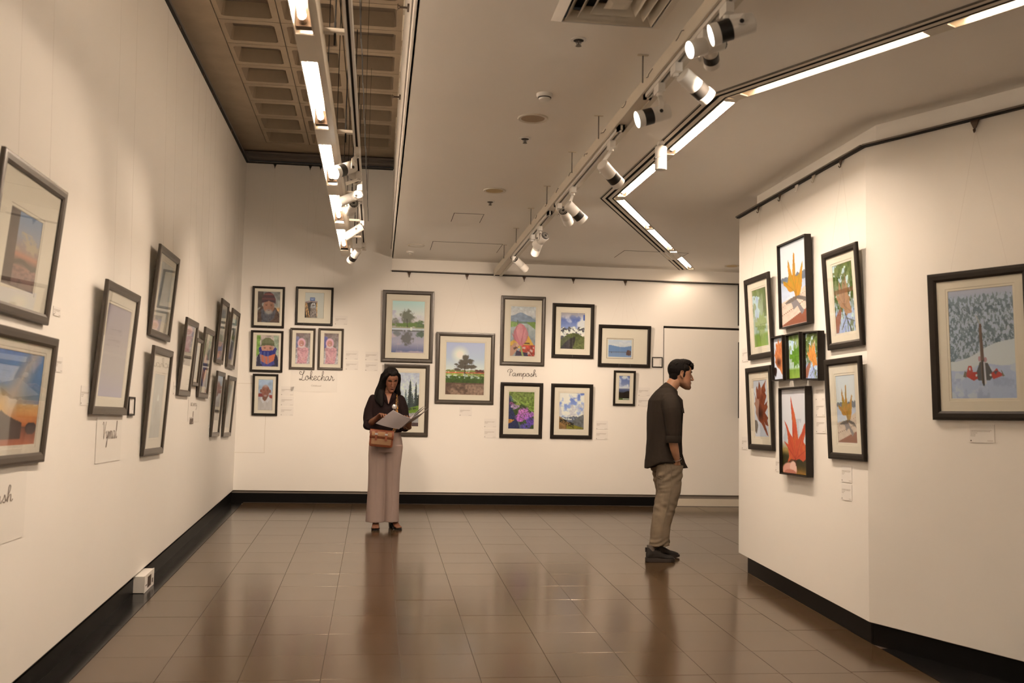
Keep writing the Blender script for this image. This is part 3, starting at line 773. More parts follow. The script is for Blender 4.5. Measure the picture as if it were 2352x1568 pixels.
def picture(wall, quad, label, painter, border=.045, thick=.022, gap=.006, tilt_out=None, pr=(.2, .15, .8, .85), kind='mat', line=False, group=None, hook=None, res=170, rot=0.0, frame='frame', glass=True, wires=2, bevel2=True):
    """quad: outer corners of the front face in the photo, TL TR BR BL; pr: print as fractions l, t, r, b"""
    if tilt_out is None: tilt_out = .035
    ob = thick + gap; ot = ob + tilt_out
    (s0, zt0), (s1, zt1) = wall.hit(*quad[0], ot), wall.hit(*quad[1], ot)
    (s2, zb1), (s3, zb0) = wall.hit(*quad[2], ob), wall.hit(*quad[3], ob)
    w = ((s1 - s0) + (s2 - s3)) / 2; a = (s0 + s3) / 2
    z0 = (zb0 + zb1) / 2; h = (zt0 + zt1) / 2 - z0
    tl = math.atan2(tilt_out, h)
    M = wall.M(a, z0, gap, tl, rot)
    root = empty('framed_photograph' if kind == 'mat' else 'canvas_print', M, label, 'picture', group)
    if kind == 'mat':
        profile_frame(w, h, border, thick).build('frame', MT[frame], root)
        bw = border - .003
        px0, px1 = pr[0] * w, pr[2] * w; pz1, pz0 = h * (1 - pr[1]), h * (1 - pr[3])
        m = MB(); m.cur = 0
        # mat board with a window, bevelled edge
        O = [(bw, -.006, bw), (w - bw, -.006, bw), (w - bw, -.006, h - bw), (bw, -.006, h - bw)]
        d = .012 if bevel2 else .0
        def rg(e, y): return [(px0 - e, y, pz0 - e), (px1 + e, y, pz0 - e), (px1 + e, y, pz1 + e), (px0 - e, y, pz1 + e)]
        m.loft([O, rg(d + .004, -.006)], cap0=False, cap1=False)
        m.cur = 1; m.loft([rg(d + .004, -.006), rg(d + .002, -.0045)], cap0=False, cap1=False)
        m.cur = 0; m.loft([rg(d + .002, -.0045), rg(.002, -.0045)], cap0=False, cap1=False)
        m.cur = 1; m.loft([rg(.002, -.0045), rg(0, -.003)], cap0=False, cap1=False)
        m.cur = 0; m.box(bw, w - bw, -.0015, -.0005, bw, h - bw)
        m.build('mat_board', [MT['matb'], MT['bevel']], root)
        if line:
            e = .012; m = MB()
            m.loft([rg(e + .005, -.0068), rg(e + .001, -.0068)], cap0=False, cap1=False); m.build('line_border', MT['frame'], root)
        print_mesh('print', px1 - px0, pz1 - pz0, px0, pz0, -.0022, painter, res, root)
        if glass:
            MB().box(bw, w - bw, -.0105, -.009, bw, h - bw).build('glass', MT['glass'], root)
    else:
        profile_frame(w, h, border, thick, True).build('frame', MT[frame], root)
        MB().box(border, w - border, -.006, 0, border, h - border).build('backing', MT['dark'], root)
        e = border + .004
        MB().box(e, w - e, -thick * .55, -.006, e, h - e).build('canvas', MT['matb'], root)
        print_mesh('print', w - 2 * e, h - 2 * e, e, e, -thick * .55 - .0006, painter, res, root)
    if isinstance(hook, str):              # straight up to the rail
        m = MB(); Mi = M.inverted()
        for fx in ((.25, .75) if wires == 2 else (.5,)):
            t_ = M @ Vector((w * fx, .003, h - .012)); hp = t_ + wall.n * (wall.n.dot(wall.p - t_) - .006); hp.z = ZTOP - .02
            m.tube([Mi @ hp, Vector((w * fx, .003, h - .012))], .0004, 5)
        m.build('hanging_wire', MT['wire'], root)
    elif hook is not None:
        # nylon wires from a hook on the rail to the top corners, in the picture's own space
        hp = Vector(hook); hp = M.inverted() @ hp
        m = MB()
        for fx in ((.22, .78) if wires == 2 else (.5,)):
            m.tube([hp, Vector((w * fx, .003, h - .012))], .0004, 5)
        m.build('hanging_wire', MT['wire'], root)
        if hp.z > h: pass
    return root

def rail_point(wall, px, py, o=.02):
    s, z = wall.hit(px, py, o); q = wall.p + wall.r * s - wall.n * o; return Vector((q.x, q.y, z))
def hook(wall, px, py, label, big=1.0, z=None, group=None, mat='hook'):
    """a tapering rail hook; returns the point where the wires start"""
    s, z_ = wall.hit(px, py, .02)
    zz = z if z is not None else z_
    M = wall.M(s, zz, .0)
    r = empty('rail_hook', M, label, 'hook', group)
    k = big
    m = MB()
    m.loft([[(-.022 * k, -.022, 0), (.022 * k, -.022, 0), (.022 * k, -.010, 0), (-.022 * k, -.010, 0)],
            [(-.018 * k, -.026, -.012 * k), (.018 * k, -.026, -.012 * k), (.018 * k, -.016, -.012 * k), (-.018 * k, -.016, -.012 * k)],
            [(-.007 * k, -.024, -.040 * k), (.007 * k, -.024, -.040 * k), (.007 * k, -.018, -.040 * k), (-.007 * k, -.018, -.040 * k)]])
    m.build('clip', MT[mat], r)
    MB().tube([(0, -.020, -.036 * k), (0, -.021, -.052 * k), (0, -.028, -.060 * k), (0, -.034, -.054 * k), (0, -.034, -.046 * k)], .004 * k, 8).build('curl', MT[mat], r)
    p = wall.p + wall.r * s - wall.n * .010; return Vector((p.x, p.y, zz - .05 * k))
def card(wall, x0, y0, x1, y1, label, dot=True, lines=4, group=None, w=None, seed=0):
    s0, z1 = wall.hit(x0, y0, .004); s1, z0 = wall.hit(x1, y1, .004)
    w = w or (s1 - s0); h = z1 - z0
    r = empty('caption_card', wall.M(s0, z0, .001), label, 'label', group)
    MB().box(0, w, -.0022, 0, 0, h).build('sheet', MT['paper'], r)
    m = MB(); rd = random.Random(seed + int(x0))
    zz = h * .66
    for k in range(lines):
        ln = [.86, .8, .3, .24, .2][k]
        x = w * .05
        while x < w * ln:                                   # small printed words
            ww = rd.uniform(.004, .010)
            m.box(x, min(x + ww, w * ln + .004), -.0026, -.0021, zz, zz + .0026); x += ww + .0022
        zz -= .0062 if k < 1 else .0085
    m.box(w * .72, w * .95, -.0026, -.0021, h * .09, h * .09 + .0022)
    o = m.build('caption_text', MT['inkg'], r); o['kind'] = 'stuff'
    if dot: MB().lathe([(0, 0), (.0042, 0), (.0042, .0006), (0, .0006)], 12, Matrix.Translation((w * .06, -.0022, h * .1)) @ Matrix.Rotation(PI / 2, 4, 'X')).build('logo_dot', MT['ink'], r)
    return r
exec_paint = None
# ------------------------------------------------------------------ what the photographs show (flat prints)
def _lat(seed, n=64): return np.random.RandomState(seed).rand(n, n)
def vnoise(x, y, seed):
    g = _lat(seed); xi = np.floor(x).astype(int); yi = np.floor(y).astype(int); fx = x - xi; fy = y - yi
    fx = fx * fx * (3 - 2 * fx); fy = fy * fy * (3 - 2 * fy); n = g.shape[0]
    a = g[yi % n, xi % n]; b = g[yi % n, (xi + 1) % n]; c = g[(yi + 1) % n, xi % n]; d = g[(yi + 1) % n, (xi + 1) % n]
    return (a * (1 - fx) + b * fx) * (1 - fy) + (c * (1 - fx) + d * fx) * fy
def fbm(x, y, seed, oct=4):
    s = 0; a = .5; t = 0
    for i in range(oct): s = s + a * vnoise(x * 2 ** i, y * 2 ** i, seed + i); t += a; a *= .55
    return s / t
class Cv:
    def __init__(s, U, V, A): s.U, s.V, s.A = U, V, A; s.c = np.zeros(U.shape + (3,)) + .5
    def mix(s, m, col):
        col = np.array(col, float)
        s.c = s.c * (1 - m[..., None]) + (col if col.ndim == 1 else col) * m[..., None]; return s
    def grad(s, st):
        v = [a for a, _ in st]
        s.c = np.stack([np.interp(s.V, v, [c[k] for _, c in st]) for k in range(3)], -1); return s
    def inside(s, P):
        U, V = s.U, s.V; r = np.zeros(U.shape, bool); n = len(P)
        for i in range(n):
            x0, y0 = P[i]; x1, y1 = P[(i + 1) % n]
            if y0 == y1: continue
            c = ((y0 > V) != (y1 > V)) & (U < (x1 - x0) * (V - y0) / (y1 - y0) + x0); r ^= c
        return r.astype(float)
    def poly(s, P, col, a=1.0): return s.mix(s.inside(P) * a, col)
    def ell(s, cx, cy, rx, ry, col, a=1.0, soft=.12, rot=0.0):
        dx, dy = s.U - cx, s.V - cy
        if rot: c_, s_ = math.cos(rot), math.sin(rot); dx, dy = (dx * c_ + dy * s_), (-dx * s_ + dy * c_)
        d = np.sqrt((dx / rx) ** 2 + (dy / ry) ** 2)
        return s.mix(np.clip((1 - d) / soft, 0, 1) * a, col)
    def n(s, k, seed, ky=None): return fbm(s.U * k * s.A, s.V * (ky or k), seed)
    def tex(s, m, k, seed, amt=.15, ky=None):
        f = 1 + (s.n(k, seed, ky) - .5) * 2 * amt * m
        s.c = s.c * f[..., None]; return s
    def above(s, h): return (s.V > h).astype(float)      # mask below a skyline h(U)
    def line(s, x0, y0, x1, y1, w, col, a=1.0):
        dx, dy = (x1 - x0) * s.A, y1 - y0; L2 = dx * dx + dy * dy + 1e-9
        t = np.clip((((s.U - x0) * s.A) * dx + (s.V - y0) * dy) / L2, 0, 1)
        d = np.hypot((s.U - x0) * s.A - t * dx, (s.V - y0) - t * dy)
        return s.mix(np.clip((w - d) / (w * .4), 0, 1) * a, col)
ONE = 1.0
def ridge(c, base, amp, k, seed): return base + amp * (fbm(c.U * k, c.U * 0 + .37, seed, 5) - .5) * 2
def face(c, cx, cy, w, h, skin, dark=(.25, .15, .1)):
    c.ell(cx, cy, w, h, skin, soft=.15)
    sh = [x * .72 for x in skin]
    c.ell(cx + w * .55, cy + h * .1, w * .45, h * .8, sh, .45, .8)
    for sx in (-1, 1):
        c.ell(cx + sx * w * .42, cy - h * .12, w * .17, h * .055, dark, .9, .5)
        c.ell(cx + sx * w * .42, cy - h * .26, w * .24, h * .045, dark, .8, .5)
    c.ell(cx, cy + h * .12, w * .12, h * .2, [x * .85 for x in skin], .7, .5)
    c.ell(cx, cy + h * .27, w * .2, h * .04, sh, .9, .5)
    c.ell(cx, cy + h * .45, w * .3, h * .05, (.45, .22, .18), .9, .5)
def P_beanie(U, V, A):
    c = Cv(U, V, A).grad([(0, (.48, .45, .40)), (.5, (.62, .58, .50)), (1, (.55, .50, .42))])
    c.poly([(0, 0), (.25, 0), (.18, .5), (0, .55)], (.30, .24, .20)); c.tex(ONE, 9, 3, .3)
    c.ell(.93, .58, .15, .10, (.85, .55, .25), .7, .6)
    c.poly([(0, 1), (.02, .62), (.2, .46), (.5, .66), (.8, .5), (1, .72), (1, 1)], (.36, .26, .20)); c.poly([(.2, 1), (.15, .6), (.3, .5), (.55, .72), (.85, .55), (.75, .85), (.5, 1)], (.32, .30, .30)); c.tex(c.above(.5), 20, 5, .35)
    face(c, .50, .48, .27, .24, (.66, .42, .30))
    c.ell(.5, .66, .22, .10, (.62, .56, .48), .85, .5); c.ell(.5, .59, .15, .02, (.55, .48, .42), .7, .4); c.ell(.5, .605, .08, .012, (.45, .22, .18), .9, .4)
    c.poly([(.18, .38), (.20, .16), (.32, .04), (.52, .0), (.70, .08), (.80, .22), (.80, .38), (.5, .30)], (.36, .20, .20))
    for k, col in enumerate([(.55, .28, .24), (.30, .18, .20), (.48, .24, .22), (.26, .17, .20)]): c.mix(c.inside([(.17, .38), (.20, .16), (.32, .04), (.52, .0), (.70, .08), (.80, .22), (.80, .38), (.5, .30)]) * (np.abs(V - .08 - .075 * k - .12 * (U - .5) ** 2) < .018), col)
    return c.c
def P_green(U, V, A):
    c = Cv(U, V, A).grad([(0, (.78, .66, .55)), (1, (.70, .62, .58))])
    c.poly([(0, 0), (.18, 0), (.12, .6), (0, .7)], (.50, .62, .25)); c.poly([(.75, 0), (1, 0), (1, .7), (.85, .5)], (.65, .66, .50)); c.tex(ONE, 12, 8, .35)
    c.poly([(.0, 1), (.05, .66), (.22, .5), (.8, .5), (.97, .7), (1, 1)], (.22, .20, .26)); face(c, .5, .44, .3, .22, (.80, .52, .40))
    c.poly([(.2, .34), (.24, .16), (.4, .07), (.6, .07), (.78, .18), (.82, .34), (.5, .31)], (.46, .44, .28)); c.mix(c.inside([(.2, .34), (.24, .16), (.4, .07), (.6, .07), (.78, .18), (.82, .34), (.5, .31)]) * (V > .25), (.40, .38, .24))
    c.poly([(.1, .4), (.2, .36), (.26, .5), (.74, .48), (.84, .36), (.92, .42), (.85, .6), (.5, .68), (.16, .62)], (.20, .20, .46))
    c.poly([(.14, .6), (.5, .68), (.86, .58), (.8, .8), (.5, .93), (.2, .82)], (.84, .40, .24)); c.poly([(.2, .82), (.5, .93), (.8, .8), (.85, .92), (.6, 1), (.3, 1)], (.28, .27, .50))
    for x in (.2, .36, .52): c.mix(((np.abs(U - x - .1 * (V - .6)) < .045) & (V > .52) & (V < .93)) * .45, (.42, .48, .62))
    return c.c
def P_oldman(U, V, A):
    c = Cv(U, V, A).grad([(0, (.66, .70, .74)), (.3, (.60, .64, .66)), (.5, (.72, .66, .62)), (1, (.66, .58, .50))]); c.tex(ONE, 8, 4, .15)
    c.poly([(0, .46), (.3, .44), (.3, .56), (0, .56)], (.55, .22, .20)); c.poly([(.75, .5), (1, .5), (1, .62), (.8, .6)], (.60, .22, .18))
    c.poly([(.3, .5), (.72, .5), (.76, .72), (.3, .74)], (.50, .30, .22))
    c.poly([(0, 1), (.0, .68), (.2, .58), (.42, .7), (.6, .68), (.72, .56), (.95, .66), (1, 1)], (.74, .66, .58)); c.poly([(.22, .56), (.42, .74), (.34, .78), (.14, .64)], (.82, .75, .68)); c.poly([(.7, .55), (.84, .62), (.66, .76), (.52, .72)], (.80, .73, .66))
    c.ell(.18, .37, .08, .06, (.52, .30, .22)); c.ell(.82, .38, .07, .06, (.52, .30, .22)); face(c, .5, .37, .31, .2, (.62, .36, .27)); c.ell(.5, .21, .27, .07, (.76, .60, .52), .8, .8); c.ell(.5, .53, .14, .035, (.66, .60, .56), .8, .6)
    c.tex(c.above(.6), 14, 6, .10, ky=4)
    return c.c
def P_seated(U, V, A):
    c = Cv(U, V, A).grad([(0, (.80, .76, .66)), (1, (.76, .70, .58))])
    c.poly([(0, .38), (.62, .36), (.66, .95), (.4, 1), (0, 1)], (.16, .13, .12)); c.poly([(0, .36), (.3, .31), (.66, .33), (.66, .38), (.3, .37), (0, .42)], (.62, .50, .45))
    c.poly([(.25, .19), (.52, .19), (.52, .33), (.25, .33)], (.22, .36, .58)); c.mix(((U > .28) & (U < .49) & (np.abs(V - .23) < .012)) * .8, (.8, .8, .8)); c.mix(((U > .3) & (U < .45) & (np.abs(V - .28) < .01)) * .8, (.8, .8, .8))
    for x0, x1 in ((.08, .24), (.62, .64), (.02, .12)): c.line(x0, .42, x1, .98, .022, (.82, .55, .28))
    c.line(.64, .4, .6, .98, .02, (.86, .62, .32))
    c.ell(.44, .56, .16, .16, (.62, .58, .54)); c.poly([(.3, .6), (.6, .6), (.66, 1), (.26, 1)], (.50, .42, .36)); c.ell(.45, .46, .08, .07, (.34, .24, .2)); c.ell(.45, .44, .1, .05, (.72, .68, .62), .8)
    c.tex(c.inside([(0, .36), (.66, .36), (.66, 1), (0, 1)]), 30, 5, .7); return c.c
def P_girl(k):
    def f(U, V, A):
        c = Cv(U, V, A).grad([(0, (.50, .38, .34)), (.4, (.60, .54, .50)), (1, (.74, .66, .60))])
        c.poly([(.55, 0), (.9, 0), (.85, .5), (.6, .5)], (.55, .46, .40)); c.poly([(0, .1), (.25, .12), (.2, .45), (0, .5)], (.34, .32, .52) if k else (.45, .42, .50)); c.tex(ONE, 16, 8 + k, .3)
        c.poly([(.08, .48), (.3, .43), (.62, .43), (.9, .5), (.86, .75), (.78, .98), (.84, 1), (.08, 1), (.16, .8)], (.80, .52, .50)); c.tex(c.above(.42), 30, 20, .28)
        c.line(.2, .6, .5, .84, .04, (.86, .60, .56)); c.line(.86, .6, .55, .84, .04, (.84, .58, .54)); c.ell(.56, .84, .07, .035, (.82, .56, .48))
        c.ell(.4, .32, .3, .17, (.90, .62, .62)); c.ell(.4, .44, .28, .05, (.86, .72, .64), .8); face(c, .39, .33, .2, .11, (.80, .50, .40)); c.ell(.39, .375, .07, .012, (.95, .85, .8), .8)
        return c.c
    return f
def P_lake(U, V, A):
    c = Cv(U, V, A).grad([(0, (.70, .82, .78)), (.25, (.86, .82, .74)), (.48, (.84, .72, .66)), (.6, (.62, .58, .60)), (.8, (.66, .60, .62)), (1, (.34, .36, .50))])
    c.mix(np.clip((c.n(5, 9) - .45) * 4, 0, .7) * (V < .45) * (V > .18), (.72, .66, .68)); c.mix(np.clip((c.n(4, 19, 9) - .5) * 5, 0, .6) * (V > .62), (.86, .68, .62))
    n1 = c.n(26, 3); n2 = c.n(9, 5)
    tree = lambda cx, cy, rx, ry: np.clip((1 - np.sqrt(((U - cx) / rx) ** 2 + ((V - cy) / ry) ** 2)) * 3 + (n1 - .5) * 3.2 - .1, 0, 1)
    c.mix(tree(.47, .32, .26, .17) * .85, (.36, .36, .26)); c.mix(tree(.12, .42, .16, .09) * .8, (.44, .42, .34)); c.mix(tree(.86, .47, .18, .12) * .95, (.28, .38, .18)); c.mix(tree(.45, .46, .5, .05), (.38, .48, .18))
    c.line(.46, .35, .48, .52, .008, (.25, .22, .18)); c.mix(((V > .505) & (V < .525)) * .9, (.60, .56, .36)); c.mix(((V > .525) & (V < .56)) * .8, (.80, .78, .74)); c.mix(((V > .56) & (V < .585) & (n2 > .4)) * .8, (.34, .34, .30))
    c.mix(((np.abs(U - .6) < .025) & (V > .5) & (V < .57)) * .9, (.92, .90, .86))
    c.mix(tree(.47, .73, .22, .16) * .75, (.32, .30, .26)); c.mix(tree(.88, .64, .16, .07) * .8, (.22, .32, .20)); c.mix(tree(.15, .64, .14, .05) * .6, (.36, .38, .32))
    return c.c
def P_pines(U, V, A):
    c = Cv(U, V, A).grad([(0, (.74, .72, .72)), (.4, (.82, .80, .78)), (.6, (.78, .78, .76)), (1, (.60, .52, .44))])
    n1 = c.n(40, 3)
    def pine(cx, top, bot, w, col, a=1.0):
        t = np.clip((V - top) / (bot - top), 0, 1); hw = w * (t ** .8) * (.65 + .5 * np.abs(np.sin(V * 95 + cx * 40))) + .004
        c.mix(((np.abs(U - cx) < hw * (.7 + .7 * n1)) & (V > top) & (V < bot)) * a, col)
    for x in (.05, .2, .34): pine(x, .34, .72, .09, (.62, .64, .62), .8)
    pine(.5, .30, .72, .08, (.42, .46, .44)); pine(.66, .12, .74, .12, (.20, .24, .22)); pine(.88, .16, .74, .09, (.20, .24, .22)); pine(.98, .4, .76, .12, (.16, .20, .15)); pine(.76, .38, .74, .08, (.26, .29, .26))
    c.mix((V > .70 - .14 * (U - .35)) * (V < .84) * 1.0, (.42, .52, .12)); c.mix((V > .66) * (V < .72 - .12 * (U - .5)) * (n1 > .45) * .9, (.18, .20, .15))
    c.mix((V > .79 - .05 * U) * 1.0, (.62, .56, .50)); c.mix((V > .93) * 1.0, (.34, .24, .22)); c.tex(ONE, 30, 7, .18); return c.c
def P_tulip(U, V, A):
    c = Cv(U, V, A).grad([(0, (.66, .66, .74)), (.3, (.70, .72, .80)), (.5, (.84, .82, .78)), (1, (.8, .7, .6))]); c.mix(np.clip(1.2 - np.hypot((U - .36) * A, V - .23) / .16, 0, 1), (.98, .90, .76))
    n1 = c.n(30, 3)
    c.mix((V > .53 - .03 * (n1 - .5)) * (n1 > .3) * (V < .6), (.50, .50, .20)); c.mix((V > .51) * (V < .57) * (U > .75) * (n1 > .4), (.36, .16, .12))
    c.mix((V > .565) * 1.0, (.62, .60, .24)); c.mix((V > .565) * (V < .585) * 1.0, (.84, .34, .20))
    ang = (U - .49) / np.maximum(V - .54, .01); c.mix((V > .585) * (np.sin(ang * 3.2) > .1) * .7, (.42, .52, .12)); c.mix((V > .585) * (V < .68) * (np.abs(ang) < .35) * .8, (.84, .84, .74))
    c.mix((V > .64) * 1.0 * (V < .79), (.24, .34, .08)); c.mix(((V > .62) & (V < .69) & (n1 > .55)) * .8, (.72, .74, .62)); c.mix((V > .77) * 1.0, (.40, .28, .20)); c.mix((V > .8) * np.clip((c.n(6, 12) - .48) * 6, 0, .7), (.64, .48, .36)); c.tex(c.above(.56), 30, 17, .35)
    m = np.zeros(U.shape)
    for (cx, cy, rx, ry) in ((.50, .30, .10, .09), (.46, .38, .16, .07), (.60, .36, .14, .06), (.40, .46, .15, .05), (.64, .46, .16, .05), (.27, .42, .06, .018), (.74, .46, .08, .03), (.3, .52, .10, .03), (.52, .47, .14, .05)): m = np.maximum(m, np.clip((1 - np.sqrt(((U - cx) / rx) ** 2 + ((V - cy) / ry) ** 2)) * 3 + (n1 - .5) * 2.6, 0, 1))
    c.mix(m * .95, (.30, .25, .18)); c.line(.495, .4, .49, .6, .012, (.25, .18, .13)); return c.c
def P_lotus(U, V, A):
    c = Cv(U, V, A).grad([(0, (.78, .75, .68)), (.16, (.82, .76, .68)), (.3, (.50, .54, .54)), (.36, (.66, .66, .58)), (.7, (.52, .52, .50)), (1, (.5, .5, .46))])
    c.mix(c.above(.2 - .08 * np.exp(-((U - .4) / .25) ** 2) + .1 * (U > .8) * (U - .8) * 4) * (V < .32), (.50, .54, .58)); c.mix(c.above(.30 + 0 * U) * (V < .34), (.38, .46, .36)); c.poly([(.62, .32), (1, .30), (1, .46), (.85, .40)], (.46, .56, .20)); c.poly([(0, .30), (.3, .33), (.25, .4), (0, .42)], (.50, .60, .24)); c.tex(ONE, 20, 2, .16)
    c.poly([(0, .72), (.30, .62), (.72, .58), (.95, .78), (.9, .82), (0, .86)], (.86, .60, .16)); c.poly([(.5, .72), (.78, .73), (.78, .76), (.5, .75)], (.34, .22, .10)); c.poly([(.45, .78), (1, .77), (1, 1), (.3, 1)], (.72, .22, .14)); c.tex(c.above(.78), 16, 22, .5); c.mix(((c.n(18, 31) > .62) & (V > .8) & (U > .4)) * .7, (.86, .80, .70))
    c.poly([(.25, .88), (.5, .92), (.7, .93), (.72, 1), (.2, 1)], (.22, .16, .26)); c.line(.4, .78, .52, 1, .022, (.58, .60, .30)); c.line(.27, .28, .3, .4, .012, (.34, .42, .22))
    c.poly([(.0, .82), (.2, .72), (.36, .78), (.3, .86), (.1, 1), (0, 1)], (.74, .50, .36)); c.poly([(.12, .84), (.32, .78), (.34, .82), (.16, .88)], (.40, .24, .18)); c.poly([(.28, .74), (.38, .76), (.3, .83), (.22, .8)], (.80, .56, .42))
    for P, col in (([(.06, .54), (.20, .60), (.36, .76), (.16, .68)], (.72, .38, .36)), ([(.70, .50), (.64, .66), (.46, .78), (.38, .78)], (.70, .36, .34)), ([(.12, .52), (.22, .40), (.34, .34), (.5, .36), (.64, .44), (.72, .56), (.66, .68), (.48, .80), (.36, .78), (.2, .68)], (.76, .38, .38)), ([(.30, .36), (.44, .34), (.5, .5), (.40, .74), (.28, .6), (.22, .48)], (.84, .48, .46)), ([(.62, .42), (.72, .54), (.62, .68), (.48, .76), (.52, .56)], (.80, .46, .44))): c.poly(P, col)
    c.tex(c.inside([(.1, .34), (.72, .34), (.72, .8), (.1, .8)]), 14, 40, .18, ky=5); return c.c
def P_peaks(U, V, A):
    c = Cv(U, V, A).grad([(0, (.62, .58, .58)), (.2, (.34, .40, .62)), (.4, (.5, .54, .68)), (1, (.3, .3, .3))])
    n2 = c.n(5, 3)
    c.mix(np.clip((n2 - .38) * 5 + (U - .4) * 1.6, 0, 1) * (V < .45), (.86, .80, .76)); c.mix(np.clip(1 - V / .18, 0, 1) * (n2 > .35), (.62, .55, .52)); c.mix((U > .93) * (V > .04) * (V < .2), (.24, .34, .62))
    r = ridge(c, .40, .13, 9, 4); c.mix(c.above(r), (.34, .32, .32)); n3 = c.n(16, 8, 24); c.mix(c.above(r) * (n3 > .47) * (V < .66), (.90, .86, .80)); c.mix(c.above(r + .13 + .06 * n3) * .0, (1, 1, 1))
    h = .56 + .55 * (U - .55) ** 2 * 1.2; c.mix(c.above(h), (.34, .36, .16)); c.mix(c.above(h + .12 - .2 * (U - .5)) * (U < .62), (.18, .16, .15)); c.poly([(.6, .8), (1, .62), (1, 1), (.5, 1)], (.40, .40, .20)); c.tex(c.above(.55), 26, 30, .4)
    for x in (.12, .3): c.mix((np.abs(U - x) < .09) * (V > .66) * .35, (.40, .34, .36))
    return c.c
def P_flowers(U, V, A):
    c = Cv(U, V, A).grad([(0, (.48, .52, .22)), (.5, (.46, .54, .18)), (1, (.24, .24, .30))]); d = V - U * .45; c.tex(ONE, 26, 3, .45); c.mix((np.abs(d - .12) < .012) * .9, (.66, .72, .38)); c.mix((np.abs(d - .2) < .01) * .6, (.66, .72, .38))
    c.poly([(0, .1), (.55, 1), (0, 1)], (.18, .20, .32)); c.poly([(0, .08), (.1, .12), (.62, 1), (.45, 1)], (.34, .40, .36)); c.poly([(0, .74), (.24, .76), (.1, .84), (0, .86)], (.76, .48, .18))
    n1 = c.n(14, 5); n2 = c.n(34, 9)
    c.mix(c.inside([(.05, .25), (.3, .28), (.62, .36), (.95, .56), (1, .74), (1, 1), (.55, 1), (.3, .68), (.1, .42)]), (.26, .32, .14))
    for (cx, cy, rx, ry, col) in ((.12, .32, .12, .06, (.55, .24, .42)), (.25, .40, .18, .08, (.70, .52, .62)), (.35, .33, .12, .04, (.58, .60, .24)), (.6, .54, .26, .13, (.78, .40, .66)), (.45, .70, .24, .12, (.74, .36, .66)), (.72, .68, .22, .12, (.70, .36, .66)), (.85, .80, .22, .12, (.42, .26, .60)), (.65, .92, .24, .09, (.36, .28, .56)), (.92, .60, .1, .07, (.64, .36, .60))):
        c.mix(np.clip((1 - np.sqrt(((U - cx) / rx) ** 2 + ((V - cy) / ry) ** 2)) * 4 + (n1 - .5) * 3, 0, 1) * (n2 > .36), col); 
    c.tex(c.above(.25), 44, 12, .45); return c.c
def P_clouds(U, V, A):
    c = Cv(U, V, A).grad([(0, (.36, .42, .66)), (.35, (.50, .56, .74)), (.65, (.6, .64, .72)), (1, (.4, .4, .3))])
    n = c.n(5.5, 23); c.mix(np.clip((n - .40) * 7, 0, 1) * (V < .66), (.92, .86, .78)); c.mix(np.clip((c.n(6, 44) - .5) * 6, 0, .6) * (n > .45) * (V < .64) * (V > .3), (.70, .64, .60))
    r = ridge(c, .64, .07, 6, 6) + .02; c.mix(c.above(r), (.40, .40, .42)); c.mix(c.above(r) * (c.n(18, 8, 26) > .55) * (V < .74) * (U < .6), (.84, .82, .80))
    c.poly([(.45, .86), (.7, .68), (1, .58), (1, .96), (.6, .9)], (.42, .40, .36)); c.poly([(0, .64), (.2, .74), (.45, .84), (.7, .9), (1, .96), (1, 1), (0, 1)], (.56, .38, .18)); c.poly([(.3, .88), (.6, .88), (1, .96), (1, 1), (.3, 1)], (.52, .46, .12))
    n1 = c.n(40, 3); c.mix(((V > .66 + .36 * U * .8) & (V < .80 + .28 * U) & (n1 > .5) & (U < .6)) * 1.0, (.14, .14, .10)); c.tex(c.above(.62), 20, 9, .3); return c.c
def P_bluelake(U, V, A):
    c = Cv(U, V, A).grad([(0, (.74, .74, .72)), (.3, (.80, .76, .70)), (.62, (.5, .55, .62)), (.7, (.46, .52, .60)), (1, (.48, .56, .66))])
    c.mix(np.clip((c.n(4, 3, 10) - .5) * 4, 0, .5) * (V < .4), (.88, .82, .74)); h = .36 + .05 * np.cos(U * 6 + 2.8) + .02 * U; c.mix(c.above(h) * (V < .7), (.40, .50, .62)); c.mix(((V > .695) & (V < .715)) * 1.0, (.38, .34, .32)); c.line(.16, .69, .16, .76, .01, (.3, .25, .22))
    c.poly([(.78, .7), (.8, .60), (.88, .58), (.96, .62), (.98, .86), (.9, .9), (.78, .86)], (.40, .28, .24)); c.mix(((U < .02) | (U > .985) | (V < .025) | (V > .975)) * 1.0, (.85, .82, .76)); return c.c
def P_darkhill(U, V, A):
    c = Cv(U, V, A).grad([(0, (.34, .40, .60)), (.4, (.5, .52, .62)), (.5, (.8, .76, .72)), (.56, (.34, .36, .46)), (.72, (.24, .24, .28)), (1, (.16, .14, .08))])
    n = c.n(4, 5); c.mix(np.clip((n - .42) * 6, 0, 1) * (V < .5), (.84, .80, .76)); c.mix(c.above(.66 + .04 * np.sin(U * 5)), (.15, .11, .08)); c.mix((V > .92) * 1.0, (.30, .36, .12)); c.mix((np.abs(V - .955) < .012) * (U > .4) * 1.0, (.9, .88, .8)); return c.c

